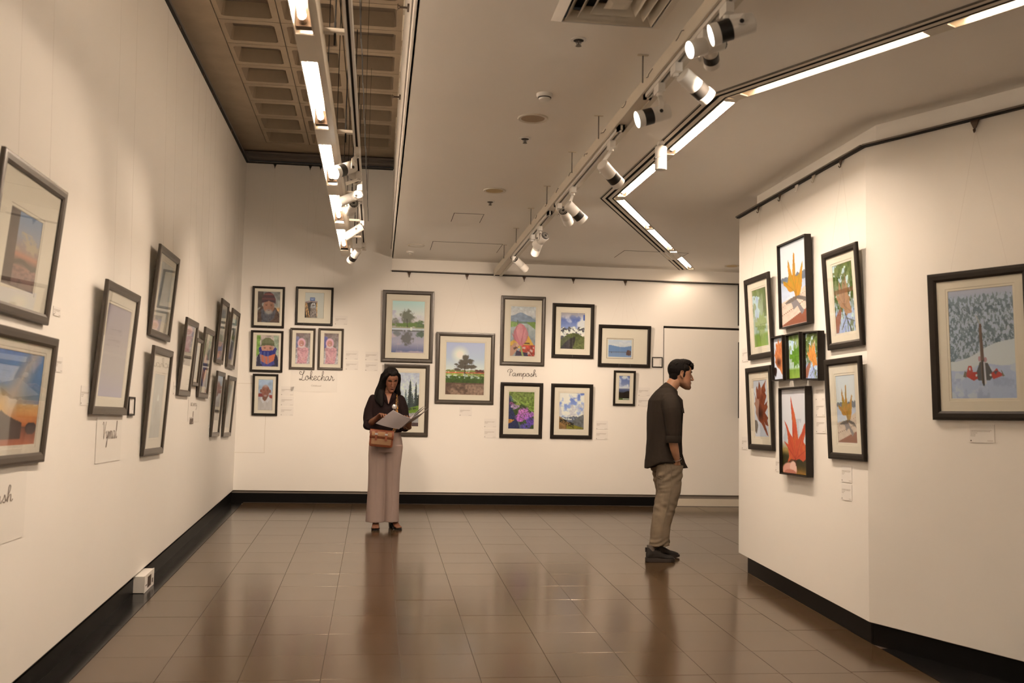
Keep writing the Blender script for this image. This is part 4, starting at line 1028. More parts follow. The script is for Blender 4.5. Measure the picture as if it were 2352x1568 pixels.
def leaf(c, P, ctr, col, col2, seed=6, vein=None, dark=0):
    """a leaf given by its outline, ribs running from ctr to its tips"""
    m = c.inside(P); n1 = c.n(16, seed); c.mix(m, col); c.mix(m * np.clip((n1 - .45) * 4, 0, 1) * .7, col2)
    for k in range(len(P)):
        x, y = P[k]; d = (x - ctr[0]) ** 2 + (y - ctr[1]) ** 2
        d0 = (P[k - 1][0] - ctr[0]) ** 2 + (P[k - 1][1] - ctr[1]) ** 2; d1 = (P[(k + 1) % len(P)][0] - ctr[0]) ** 2 + (P[(k + 1) % len(P)][1] - ctr[1]) ** 2
        if d > d0 and d > d1: c.line(ctr[0], ctr[1], ctr[0] + .9 * (x - ctr[0]), ctr[1] + .9 * (y - ctr[1]), .005, vein or [q * .72 for q in col], .75)
    if dark: c.mix(m * np.clip(1 - np.hypot((c.U - ctr[0]) / .3, (c.V - ctr[1]) / .16), 0, 1) * dark, (.22, .07, .04))
    return m
G_LEAF = [(.49, .20), (.56, .32), (.67, .30), (.83, .24), (.80, .36), (.96, .40), (1, .50), (.88, .52), (.92, .62), (.80, .58), (.77, .74), (.68, .64), (.62, .82), (.56, .68), (.38, .78), (.36, .62), (.20, .62), (.24, .54), (.04, .54), (.06, .42), (.26, .44), (.23, .34), (.38, .36)]
O_LEAF = [(.59, .13), (.62, .22), (.66, .30), (.68, .45), (.76, .48), (.74, .55), (.82, .71), (.62, .72), (.52, .76), (.46, .64), (.28, .60), (.11, .46), (.12, .40), (.24, .44), (.24, .34), (.28, .22), (.34, .30), (.40, .38), (.48, .20), (.54, .33)]
B_LEAF = [(.43, .01), (.50, .08), (.56, .14), (.95, .0), (.84, .1), (.9, .2), (.82, .22), (.94, .28), (.74, .44), (1, .37), (.94, .43), (1, .48), (.78, .58), (1, .67), (.93, .72), (1, .82), (.78, .79), (.70, .74), (.97, .99), (.85, .97), (.5, .77), (.27, .71), (.08, .58), (.12, .50), (.0, .40), (.08, .38), (.10, .30), (0, .19), (.2, .33), (.17, .15), (.24, .1), (.32, .16)]
Y_LEAF = [(.29, .18), (.34, .28), (.40, .37), (.44, .40), (.46, .28), (.495, .13), (.54, .15), (.55, .30), (.56, .43), (.69, .41), (.76, .33), (.82, .27), (.835, .32), (.80, .40), (.795, .45), (.78, .555), (.69, .665), (.53, .66), (.48, .59), (.36, .60), (.27, .575), (.22, .53), (.10, .49), (.07, .43), (.25, .47), (.28, .42), (.30, .385), (.27, .28)]
R_LEAF = [(.35, .075), (.38, .12), (.42, .18), (.51, .295), (.57, .40), (.595, .48), (.63, .59), (.70, .55), (.76, .52), (.86, .42), (.98, .36), (.95, .43), (.92, .505), (.82, .62), (.9, .66), (1, .69), (1, .79), (.8, .85), (.66, .82), (.51, .84), (.36, .83), (.21, .87), (.27, .80), (.22, .70), (.05, .615), (.24, .66), (.22, .58), (.2, .5), (.09, .37), (.2, .43), (.31, .52), (.40, .57), (.41, .42), (.37, .21)]
def P_greenleaf(k):
    def f(U, V, A):
        c = Cv(U, V, A).grad([(0, (.46, .50, .24)), (.5, (.62, .66, .50)), (.75, (.66, .72, .60)), (.8, (.46, .58, .16)), (1, (.52, .62, .18))]); n = c.n(7, 5, 4)
        c.mix((n > .5) * (V < .45), (.36, .46, .12)); c.mix((c.n(5, 15) > .55) * (V > .1) * (V < .7) * (U < .6), (.68, .74, .82)); c.mix((U > .75) * (V < .5) * .8, (.28, .36, .12)); c.tex(ONE, 14, 22, .2, ky=6)
        leaf(c, G_LEAF if k else [(x * .9 + .06, y * .8 + .22) for x, y in G_LEAF], (.5, .5 if k else .62), (.56, .62, .30) if not k else (.36, .54, .08), (.60, .66, .36) if not k else (.26, .42, .06), 4); return c.c
    return f
def P_plank(U, V, A):
    c = Cv(U, V, A).grad([(0, (.80, .78, .74)), (.42, (.84, .80, .74)), (.46, (.66, .66, .66)), (.62, (.74, .74, .74)), (1, (.8, .7, .6))]); n1 = c.n(20, 5)
    c.mix((np.abs(V - .43 - .05 * (n1 - .5)) < .028 + .02 * U) * .9, (.34, .36, .38)); c.poly([(0, .70), (.5, .66), (1, .54), (1, 1), (0, 1)], (.82, .68, .54)); c.poly([(0, .98), (1, .82), (1, 1), (0, 1)], (.56, .29, .18)); c.line(0, .86, 1, .72, .004, (.45, .25, .15)); c.line(0, .76, 1, .62, .003, (.6, .45, .35)); c.tex(c.above(.6), 10, 9, .08, ky=30)
    c.poly([(.3, .69), (.5, .66), (.85, .86), (.75, .90), (.6, .78), (.45, .82), (.4, .75)], (.50, .44, .40)); c.poly([(.10, .72), (.3, .68), (.6, .65), (.9, .70), (1, .78), (.8, .73), (.6, .70), (.3, .73)], (.42, .36, .30))
    leaf(c, Y_LEAF, (.56, .62), (.76, .48, .09), (.62, .50, .12), 8); c.line(.56, .62, .54, .69, .012, (.5, .3, .1)); return c.c
def P_willow(k):
    def f(U, V, A):
        c = Cv(U, V, A).grad([(0, (.40, .44, .16)), (.35, (.50, .52, .32)), (.65, (.56, .60, .56)), (.72, (.62, .66, .80)), (1, (.64, .66, .84))]); n = c.n(22, 5, 12)
        c.mix((n > .52) * (V < .7), (.28, .36, .10)); c.mix((c.n(9, 25) > .62) * 1.0 * (V < .8), (.72, .76, .88)); c.mix((c.n(26, 35, 8) > .58) * (V > .5) * .8, (.40, .44, .20)); c.tex(ONE, 18, 22, .2)
        leaf(c, O_LEAF if k else [(x * 1.05 - .0, y * 1.0 + .02) for x, y in O_LEAF], (.5, .62), (.84, .48, .16) if k else (.70, .47, .30), (.86, .56, .2) if k else (.64, .46, .30), 6)
        c.poly([(0, .78), (.2, .66), (.36, .64), (.3, .76), (.12, 1), (0, 1)], (.62, .36, .25)); c.line(.5, .72, .8, 1, .012, (.30, .26, .16)); c.line(.55, .8, .3, .95, .009, (.34, .30, .18)); c.line(.6, .8, .95, .86, .007, (.34, .30, .18))
        if not k: c.mix(((V > .37) & (V < .43)) * .7, (.50, .26, .10))
        return c.c
    return f
def P_brownleaf(k):
    def f(U, V, A):
        c = Cv(U, V, A).grad([(0, (.78, .76, .72)), (1, (.78, .75, .77))])
        leaf(c, B_LEAF, (.42, .60), (.62, .27, .13) if not k else (.80, .44, .20), (.46, .16, .08) if not k else (.66, .28, .13), 6, dark=.95)
        c.poly([(0, .7), (.18, .72), (.24, .8), (.1, .96), (0, .9)], (.20, .12, .1)); return c.c
    return f
def P_redleaf(U, V, A):
    c = Cv(U, V, A).grad([(0, (.80, .74, .68)), (.62, (.78, .74, .68)), (.72, (.64, .50, .22)), (.8, (.20, .18, .08)), (.9, (.22, .18, .06)), (1, (.62, .40, .10))]); c.mix((c.n(9, 5, 4) > .6) * (V > .35) * (V < .7) * .25, (.40, .44, .46)); c.tex(c.above(.7), 16, 22, .2, ky=30)
    leaf(c, R_LEAF, (.52, .83), (.78, .25, .12), (.82, .38, .14), 6, (.55, .12, .08)); c.ell(.28, .96, .3, .09, (.86, .55, .42)); c.ell(.42, .93, .14, .08, (.90, .66, .52)); c.ell(.3, 1.0, .25, .05, (.74, .40, .28)); c.line(.52, .83, .53, .9, .01, (.5, .1, .06)); return c.c
def P_ski(U, V, A):
    c = Cv(U, V, A).grad([(0, (.72, .68, .68)), (.06, (.66, .66, .68)), (.5, (.56, .60, .62)), (.62, (.78, .76, .76)), (.8, (.66, .66, .70)), (1, (.62, .64, .70))])
    for k in range(7):                                                          # rows of snowy firs
        n = fbm(U * (46 - 3 * k), U * 0 + k, 50 + k, 3); top = .04 + .075 * k + .05 * (n - .5); m = c.above(top) * (V < .66 - .18 * (U - .1))
        tri = np.abs(((U * (15 - k) + k * .37) % 1) - .5) * 2; m2 = m * (V > top + .05 * tri)
        c.mix(m2 * .75, (.32, .38, .40) if k % 2 else (.38, .44, .45)); c.mix(m2 * (c.n(60, 60 + k, 34) > .52) * .75, (.76, .76, .76))
    snow = c.above(.66 - .20 * U ** 1.1 + .02 * np.sin(U * 7)); c.mix(snow, (.80, .78, .77)); c.mix(c.above(.74 + .02 * np.sin(U * 9) - .06 * U), (.66, .68, .73)); c.mix(snow * np.clip((c.n(10, 90) - .5) * 5, 0, .6), (.80, .78, .78)); c.mix(snow * (V > .82) * np.clip((c.n(14, 95) - .5) * 5, 0, .7), (.58, .60, .68))
    c.poly([(.38, .80), (.46, .67), (.58, .68), (.68, .80), (.60, .84), (.44, .84)], (.30, .29, .28)); c.ell(.46, .64, .025, .025, (.72, .50, .50)); c.ell(.55, .65, .025, .025, (.72, .50, .50))
    c.line(.44, .25, .49, .34, .008, (.60, .58, .54)); c.line(.49, .33, .53, .86, .013, (.34, .22, .16)); c.line(.48, .36, .50, .86, .011, (.42, .30, .22)); c.line(.52, .68, .535, .86, .016, (.80, .74, .70)); c.line(.505, .66, .51, .88, .01, (.14, .12, .12)); c.line(.42, .24, .45, .28, .006, (.7, .68, .64))
    c.poly([(.24, .78), (.28, .70), (.33, .70), (.35, .76), (.41, .76), (.42, .82), (.36, .84), (.24, .80)], (.74, .17, .13)); c.poly([(.62, .78), (.68, .75), (.72, .73), (.74, .76), (.80, .78), (.80, .80), (.66, .83)], (.74, .17, .13)); c.poly([(.19, .80), (.22, .75), (.25, .76), (.24, .81)], (.42, .38, .30)); c.poly([(.78, .74), (.83, .80), (.80, .81)], (.42, .38, .30)); c.ell(.40, .79, .016, .012, (.85, .80, .76)); c.ell(.62, .79, .016, .012, (.85, .80, .76)); c.poly([(.66, .76), (.74, .75), (.70, .79)], (.14, .13, .2)); c.ell(.3, .73, .015, .015, (.85, .8, .76))
    return c.c
def P_sunset(U, V, A):
    c = Cv(U, V, A).grad([(0, (.42, .50, .58)), (.3, (.56, .54, .54)), (.5, (.62, .46, .38)), (.56, (.78, .44, .28)), (.66, (.34, .26, .20)), (.72, (.66, .40, .30)), (1, (.46, .34, .30))])
    c.mix(np.clip((c.n(5, 5, 12) - .48) * 7, 0, 1) * (V > .25) * (V < .52), (.72, .60, .42)); c.mix((np.abs(V - .66 - .03 * np.sin(U * 9)) < .03) * 1.0, (.30, .24, .16)); c.mix(((c.n(8, 30, 30) > .55) & (V > .72)) * .5, (.34, .24, .20)); c.mix((U < .28) * (V < .98) * 1.0, (.30, .20, .15)); c.tex((U < .28) * 1.0, 5, 9, .3); return c.c
def P_dusk(U, V, A):
    c = Cv(U, V, A).grad([(0, (.30, .46, .66)), (.35, (.44, .52, .60)), (.6, (.86, .60, .30)), (.78, (.88, .42, .16)), (.82, (.5, .24, .14)), (1, (.78, .38, .22))])
    d = U * .9 + V * .8; c.mix(np.clip((d - .75) * 1.5, 0, 1) * (V < .55) * .7, (.20, .42, .62)); c.mix(np.clip(1 - np.abs(d - .72) * 4, 0, 1) * (V < .7) * .8, (.80, .66, .52)); c.mix(np.clip(1 - np.hypot((U - .16) * 1.6, V - .66) * 3, 0, 1), (.96, .66, .24))
    h = .62 + .18 * np.abs(U - .2) ** .7 * 1.3; c.mix(c.above(h) * (V < .93) * (U < .66), (.28, .20, .16)); c.mix((np.hypot((U - .88) / .13, (V - .82) / .07) < 1) * 1.0, (.24, .18, .17)); c.mix(((V > .80) & (V < .82)) * (U > .5) * 1.0, (.30, .20, .17)); c.tex(ONE, 9, 5, .08); return c.c
def P_haze(U, V, A):
    c = Cv(U, V, A).grad([(0, (.62, .54, .55)), (.4, (.66, .57, .53)), (.7, (.68, .60, .55)), (1, (.62, .56, .62))]); c.mix(((V > .52) & (V < .535)) * .4, (.74, .66, .56)); return c.c
def P_mist(U, V, A):
    c = Cv(U, V, A).grad([(0, (.72, .68, .58)), (.45, (.60, .58, .54)), (.55, (.56, .54, .52)), (1, (.74, .70, .60))]); c.tex(ONE, 7, 5, .15); c.mix((V > .66 + .1 * U) * .5, (.80, .72, .60)); return c.c
def P_mist2(U, V, A):
    c = Cv(U, V, A).grad([(0, (.62, .56, .50)), (.5, (.58, .52, .46)), (.55, (.40, .34, .27)), (1, (.42, .34, .26))]); c.tex(ONE, 7, 5, .15); return c.c
def P_pale(U, V, A):
    c = Cv(U, V, A).grad([(0, (.72, .69, .60)), (1, (.70, .66, .56))]); c.mix(c.above(.3 + 1.1 * np.abs(U - .55)) * .8, (.64, .61, .53)); c.mix(c.above(.3 + 1.1 * np.abs(U - .55)) * (V < .42), (.84, .82, .74)); c.tex(ONE, 8, 5, .08); return c.c
# ---- hooks (wire starting points)
ZR_B = ZRAIL - .002; ZR_T = ZTOP - .012; ZR_R = ZRAIL + .016
hk = {}
hk['b1'] = hook(W_B, 940, 625, 'brown rail hook above the tall lake tree photograph', z=ZR_B)
hk['b2'] = hook(W_B, 1073, 631, 'brown rail hook above the sunlit tree photograph', z=ZR_B)
hk['b3'] = hook(W_B, 1204, 636, 'brown rail hook above the pink lotus photograph', z=ZR_B)
hk['b4'] = hook(W_B, 1317, 641, 'brown rail hook above the snowy peaks photograph', z=ZR_B)
hk['b5'] = hook(W_B, 1436, 646, 'brown rail hook above the wide lake photograph', z=ZR_B)
hk['t1'] = hook(W_B, 632, 374, 'dark rail hook high on the far wall, nearest the corner', big=.9, z=ZR_T, mat='blackp')
hk['t2'] = hook(W_B, 713, 377, 'dark rail hook high on the far wall, second from the corner', big=.9, z=ZR_T, mat='blackp')
hk['t3'] = hook(W_B, 737, 378, 'dark rail hook high on the far wall, just left of the light trough', big=.8, z=ZR_T, mat='blackp')
hk['t4'] = hook(W_B, 776, 380, 'dark rail hook high on the far wall, just right of the light trough', big=.9, z=ZR_T, mat='blackp')
for k, (px, py, lb) in enumerate([(413, 62, 'nearest the top edge of the picture'), (468, 174, 'second from the front'), (488, 212, 'third from the front'), (504, 246, 'third from the far corner'), (532, 300, 'second from the far corner'), (555, 343, 'nearest the far corner')]):
    hk['l%d' % k] = hook(W_L, px, py, 'small hook on the left wall\'s high rail, ' + lb, big=.7, z=ZR_T, mat='hook')
for k, (px, py, lb, mt) in enumerate([(1742, 480, 'dark rail hook at the far end of the right wall', 'hook'), (1791, 452, 'dark rail hook above the tall leaf canvas', 'hook'), (1829, 433, 'white rail hook on the right wall', 'white'), (1868, 412, 'tan rail hook on the right wall, right of the white one', 'cream'), (1931, 375, 'dark rail hook on the right wall nearest the fold', 'hook')]):
    hk['r%d' % k] = hook(W_1, px, py, lb, big=.9, z=ZR_R, mat=mt)
hk['s'] = hook(W_2, 2239, 282, 'large brown rail hook above the ski photograph', big=1.25, z=ZR_R)

GB = 'framed photographs on the far wall'; GLp = 'framed photographs on the left wall'; GRp = 'pictures on the right wall'
def B(quad, label, painter, **k): return picture(W_B, quad, label, painter, group=GB, **k)
B([(580.6, 655.8), (655.2, 658.3), (651.6, 753.3), (576.8, 751)], 'framed portrait of a bearded man in a striped wool beanie, far wall', P_beanie, border=.026, pr=(.17, .125, .85, .87), hook=hk['t1'], bevel2=False)
B([(576.4, 757.3), (651.2, 759.4), (648.4, 854.7), (573.7, 852.6)], 'framed portrait of a man in green beanie and blue orange scarf', P_green, border=.026, pr=(.18, .12, .86, .87), hook=hk['t1'], wires=1, bevel2=False)
B([(580.6, 856.8), (639.4, 859), (636.2, 954.7), (577.5, 953)], 'framed portrait of a bald old man in pale shirt, far wall', P_oldman, border=.026, pr=(.235, .14, .79, .87), bevel2=False)
B([(680, 657.3), (766.3, 659.4), (764.2, 747.8), (677.5, 745.3)], 'framed photo of a bundled seated figure under a small blue sign', P_seated, border=.027, pr=(.25, .15, .745, .81), hook=hk['t2'], bevel2=False)
B([(665.9, 752.2), (724.2, 753), (723.2, 848), (664.6, 847.4)], 'left one of the two framed pink hijab child portraits', P_girl(0), border=.026, pr=(.235, .125, .79, .865), frame='frame2', hook=hk['t3'], wires=1, bevel2=False)
B([(731, 753), (789.5, 753.7), (788, 848.8), (729.7, 848.4)], 'right one of the two framed pink hijab child portraits', P_girl(1), border=.026, pr=(.235, .125, .79, .865), frame='frame2', hook=hk['t4'], wires=1, bevel2=False)
B([(880.3, 664.5), (999, 669.6), (992.2, 834.1), (874.2, 829.5)], 'large framed photo of a tree mirrored in a lake', P_lake, border=.048, pr=(.195, .145, .82, .865), frame='frame2', hook=hk['b1'])
B([(883.2, 833.8), (987.1, 837.5), (982.8, 1003), (877.9, 1000)], 'framed photo of dark pines over grass, half hidden by the woman', P_pines, border=.048, pr=(.2, .12, .78, .86), frame='frame2', hook=hk['b1'])
B([(1002.2, 761.4), (1137.6, 765.5), (1133.5, 929), (999, 925.9)], 'large framed photo of a lone tree over tulip fields', P_tulip, border=.048, pr=(.175, .14, .83, .87), frame='frame2', hook=hk['b2'])
B([(1151, 677.9), (1253.1, 681.1), (1251.3, 840.2), (1149.2, 837.9)], 'framed photo of a pink lotus held before a lake', P_lotus, border=.046, pr=(.225, .15, .785, .865), frame='frame2', hook=hk['b3'])
B([(1269.4, 694.9), (1365.6, 698.3), (1363.3, 823.5), (1267.6, 820.7)], 'framed photo of snowy peaks above a green hill', P_peaks, border=.044, pr=(.21, .17, .78, .83), hook=hk['b4'])
B([(1150, 876.9), (1247.9, 879.2), (1245.3, 1006.2), (1147.5, 1004.4)], 'framed photo of purple and pink flowers in a boat', P_flowers, border=.044, pr=(.205, .17, .80, .835))
B([(1266.5, 879.9), (1362.7, 882), (1360.4, 1007.8), (1263.9, 1006.2)], 'framed photo of white clouds over a brown mountain valley', P_clouds, border=.044, pr=(.21, .17, .795, .83), hook=hk['b4'], wires=1)
B([(1375.6, 744.2), (1495.8, 747.9), (1494.1, 844.1), (1373.9, 841.7)], 'wide framed photo of a blue lake with small offset print', P_bluelake, border=.044, pr=(.185, .35, .64, .765), line=True, hook=hk['b5'], bevel2=False)
B([(1410.3, 849.7), (1460.5, 850.9), (1459.2, 931.6), (1408.8, 930.8)], 'small framed photo of clouds over a dark hill, far wall', P_darkhill, border=.026, pr=(.26, .155, .74, .835), hook=hk['b5'], wires=2, bevel2=False)

def R1(quad, label, painter, **k): return picture(W_1, quad, label, painter, group=GRp, **k)
R1([(1708.4, 643.1), (1764.5, 621.6), (1771.6, 820), (1715.5, 826.7)], 'framed photo of a green leaf, upper left on the right wall', P_greenleaf(0), border=.045, pr=(.25, .16, .80, .85), hook=hk['r0'], tilt_out=.04)
R1([(1784.3, 562.9), (1849.2, 535.9), (1852.2, 742.4), (1788.6, 755.1)], 'tall black-edged canvas of a yellow leaf standing on planks', P_plank, border=.010, thick=.05, kind='canvas', hook=hk['r1'], tilt_out=.02)
R1([(1886.9, 583.3), (1966.5, 550.6), (1977.3, 792.4), (1897.1, 804.7)], 'framed photo of an orange leaf among willow branches', P_willow(0), border=.045, pr=(.24, .16, .79, .845), hook=hk['r4'], tilt_out=.045)
R1([(1770.6, 773.7), (1797, 768), (1797.9, 873.3), (1771.2, 874.5)], 'small canvas of a brown leaf, left of three side by side', P_brownleaf(1), border=.010, thick=.05, kind='canvas', tilt_out=.01)
R1([(1802.2, 768), (1834.5, 760.8), (1839, 871), (1806.4, 873)], 'small canvas of a green leaf, middle of three side by side', P_greenleaf(1), border=.010, thick=.05, kind='canvas', tilt_out=.01)
R1([(1835.3, 762.9), (1871.6, 754.7), (1882.7, 868.5), (1847, 872.1)], 'small tilted canvas of an orange leaf, right of three', P_willow(1), border=.010, thick=.05, kind='canvas', tilt_out=.01, rot=.05)
R1([(1711.3, 845), (1767, 837.5), (1774.4, 1035), (1716.7, 1031)], 'framed photo of a dark red-brown leaf, lower left on right wall', P_brownleaf(0), border=.045, pr=(.25, .165, .79, .84), tilt_out=.03)
R1([(1787.5, 890.3), (1848.8, 886.2), (1852.9, 1096.4), (1789.9, 1087.4)], 'tall black-edged canvas of a red leaf held by fingers', P_redleaf, border=.010, thick=.05, kind='canvas', tilt_out=.01)
R1([(1892.4, 826), (1973.6, 814.7), (1984.5, 1059.3), (1899.7, 1052.7)], 'framed photo of a yellow leaf on planks with wide mat', P_plank, border=.045, pr=(.255, .175, .775, .835), tilt_out=.03)
picture(W_2, [(2128.4, 628.6), (2368, 604), (2380, 966), (2140.2, 963.4)], 'large framed photo of upright skis and red boots in snow', P_ski, border=.052, pr=(.195, .13, .815, .855), group=GRp, hook=hk['s'], tilt_out=.04, res=300)

def LW_(quad, label, painter, **k):
    k.setdefault('res', 90); k.setdefault('frame', 'frame2')
    return picture(W_L, quad, label, painter, group=GLp, **k)
LW_([(14, 335), (155, 435), (117, 746), (-40, 706)], 'nearest upper framed photo on left wall, sunset behind pillar', P_sunset, pr=(.24, .31, .72, .81), border=.05, hook='above', tilt_out=.06, res=200)
LW_([(-15, 739), (135, 776), (106, 1058), (-46, 1081)], 'nearest lower framed photo on left wall, orange and blue dusk', P_dusk, pr=(.14, .16, .84, .85), border=.05, tilt_out=.04, res=200)
LW_([(245, 636), (321.7, 676.8), (296, 952.5), (218, 952.5)], 'framed plain lilac-grey photo on left wall beside a handwritten sheet', P_haze, pr=(.16, .16, .84, .86), border=.05, hook='above', tilt_out=.055)
LW_([(369.3, 556.6), (412.9, 591.7), (394, 785.4), (348.5, 770.5)], 'upper framed photo of the second column on the left wall', P_mist, pr=(.24, .15, .8, .8), border=.05, hook='above', tilt_out=.05)
LW_([(352, 790.6), (396.2, 804), (379.6, 1039.3), (334.2, 1048)], 'lower framed photo of the second column, pale grey mountain', P_pale, pr=(.28, .25, .78, .84), border=.05, tilt_out=.045)
LW_([(429.6, 725), (455.9, 739.5), (440.3, 909.8), (413.5, 908)], 'tall framed photo left of the small one on the left wall', P_mist2, pr=(.2, .14, .82, .6), border=.05, hook='above', tilt_out=.05)
LW_([(453.7, 774.3), (467.7, 779.9), (457, 887), (443.6, 885.3)], 'smallest framed photo on left wall between two tall ones', P_pale, pr=(.25, .15, .78, .85), border=.035, hook='above', wires=1, tilt_out=.03)
LW_([(472.2, 748), (494.3, 760.3), (479.8, 915.4), (458.1, 912)], 'framed colourful portrait right of the smallest one on left wall', P_green, pr=(.22, .16, .82, .84), border=.05, hook='above', tilt_out=.045)
LW_([(511, 684), (527, 693), (515.3, 839), (498.7, 831.4)], 'upper left of the four frames nearest the far corner', P_pale, pr=(.24, .15, .78, .85), border=.045, hook='above', wires=1, tilt_out=.045)
LW_([(534.7, 705.6), (551.9, 716.7), (540.7, 848.4), (524, 844.6)], 'upper right of the four frames nearest the far corner', P_lake, pr=(.24, .15, .78, .85), border=.045, hook='above', tilt_out=.045)
LW_([(499.4, 850.2), (517, 854.5), (506.6, 1001.3), (489, 1002.5)], 'lower left of the four frames nearest the far corner', P_mist2, pr=(.24, .15, .78, .75), border=.045, tilt_out=.04)
LW_([(526.2, 861.2), (543.4, 865.6), (531.8, 1001.3), (514.6, 1002.5)], 'lower right of the four frames nearest the far corner', P_pale, pr=(.24, .15, .78, .85), border=.045, tilt_out=.04)

# ---- caption cards
GC = 'printed caption cards'
for (x0, y0, x1, y1, lb) in [
    (769.5, 724.5, 798, 746.5, 'caption card right of the seated figure photo'),
    (794, 805, 822.7, 826.3, 'upper caption card right of the pink child portraits'),
    (794, 828.5, 822.7, 850, 'lower caption card right of the pink child portraits'),
    (839, 807.4, 868.4, 828.4, 'upper caption card left of the lake tree photo'),
    (839, 830.5, 867.8, 852.6, 'lower caption card left of the lake tree photo'),
    (645.9, 886.7, 674.7, 908.4, 'top caption card of three beside the old man portrait'),
    (645.3, 910, 674.3, 932, 'middle caption card of three beside the old man portrait'),
    (644.6, 933.7, 673.7, 955, 'bottom caption card of three beside the old man portrait'),
    (1055.5, 934.4, 1083.8, 955.7, 'single caption card under the sunlit tree photo'),
    (1112.2, 961, 1140.3, 982, 'upper caption card left of the purple flowers photo'),
    (1112.2, 984, 1139.6, 1005.4, 'lower caption card left of the purple flowers photo'),
    (1369.5, 965.8, 1396.2, 986.4, 'upper caption card right of the cloud valley photo'),
    (1368.9, 988.3, 1396, 1009.4, 'lower caption card right of the cloud valley photo'),
    (1466, 889.6, 1493.2, 910.2, 'upper caption card right of the small dark hill photo'),
    (1465.5, 912.7, 1492.7, 932.5, 'lower caption card right of the small dark hill photo')]:
    card(W_B, x0, y0, x1, y1, lb, group=GC)
for (x0, y0, x1, y1, lb, w) in [
    (1873.3, 884, 1896, 919.5, 'top caption card of three beside the red leaf canvas', .15),
    (1873.8, 921, 1896, 956.5, 'middle caption card of three beside the red leaf canvas', .15),
    (1874.3, 958.5, 1896, 995, 'bottom caption card of three beside the red leaf canvas', .15),
    (1932.4, 1067, 1957.4, 1109, 'upper of two stacked caption cards low on the right wall', .15),
    (1932.4, 1110, 1957.4, 1151, 'lower of two stacked caption cards low on the right wall', .15),
    (1703.6, 1003, 1716, 1032, 'caption card partly behind the dark red-brown leaf frame', .14),
    (1704.6, 801, 1716, 829.7, 'caption card partly behind the upper green leaf frame', .14),
    (1781, 1050, 1791, 1083, 'caption card partly behind the red leaf canvas', .14)]:
    card(W_1, x0, y0, x1, y1, lb, group=GC, w=w)
card(W_2, 2226.3, 974.5, 2284.4, 1017, 'caption card under the large ski photo', group=GC, lines=5)
for (x0, y0, x1, y1, lb, w) in [
    (187.5, 885, 207, 931, 'caption card left of the lilac-grey photo on left wall', .18),
    (129, 817, 137.5, 855, 'caption card peeping out right of the orange dusk frame', .12),
    (124, 702, 136, 727, 'caption card peeping out right of the sunset frame', .12),
    (399.4, 876, 411, 908, 'caption card left of the tall frame on the left wall', .16),
    (479.6, 975.5, 486.5, 1001, 'caption card left of the corner frames on the left wall', .14),
    (481.6, 893, 485.2, 916, 'narrow caption card right of the colourful left wall portrait', .1)]:
    card(W_L, x0, y0, x1, y1, lb, group=GC, w=w)

# ---- framed notices with a black edge (the square code they carry is left out)
def notice(wall, x0, y0, x1, y1, label):
    s0, z1 = wall.hit(x0, y0, .012); s1, z0 = wall.hit(x1, y1, .012); w, h = s1 - s0, z1 - z0
    r = empty('framed_notice', wall.M(s0, z0, .002), label, 'notice')
    profile_frame(w, h, .009, .012, True).build('frame', MT['frame'], r)
    MB().box(.007, w - .007, -.005, -.002, .007, h - .007).build('sheet', MT['paper'], r)
    m = MB()
    for k in range(3): m.box(w * .16, w * .78 - .02 * k, -.0056, -.0048, h * (.9 - .035 * k), h * (.9 - .035 * k) + .002)
    m.box(w * .16, w * .8, -.0056, -.0048, h * .10, h * .10 + .0025)
    for k in range(7): m.box(w * .74, w * .84, -.0056, -.0048, h * (.3 + .07 * k), h * (.3 + .07 * k) + .003)
    m.build('notice_text', MT['inkg'], r)['kind'] = 'stuff'
notice(W_B, 1498.3, 819.4, 1521.8, 844, 'small black-edged paper notice right of the wide blue lake photo')
notice(W_L, 297.5, 910.5, 309, 954, 'small black-edged notice right of the lilac-grey frame, left wall')

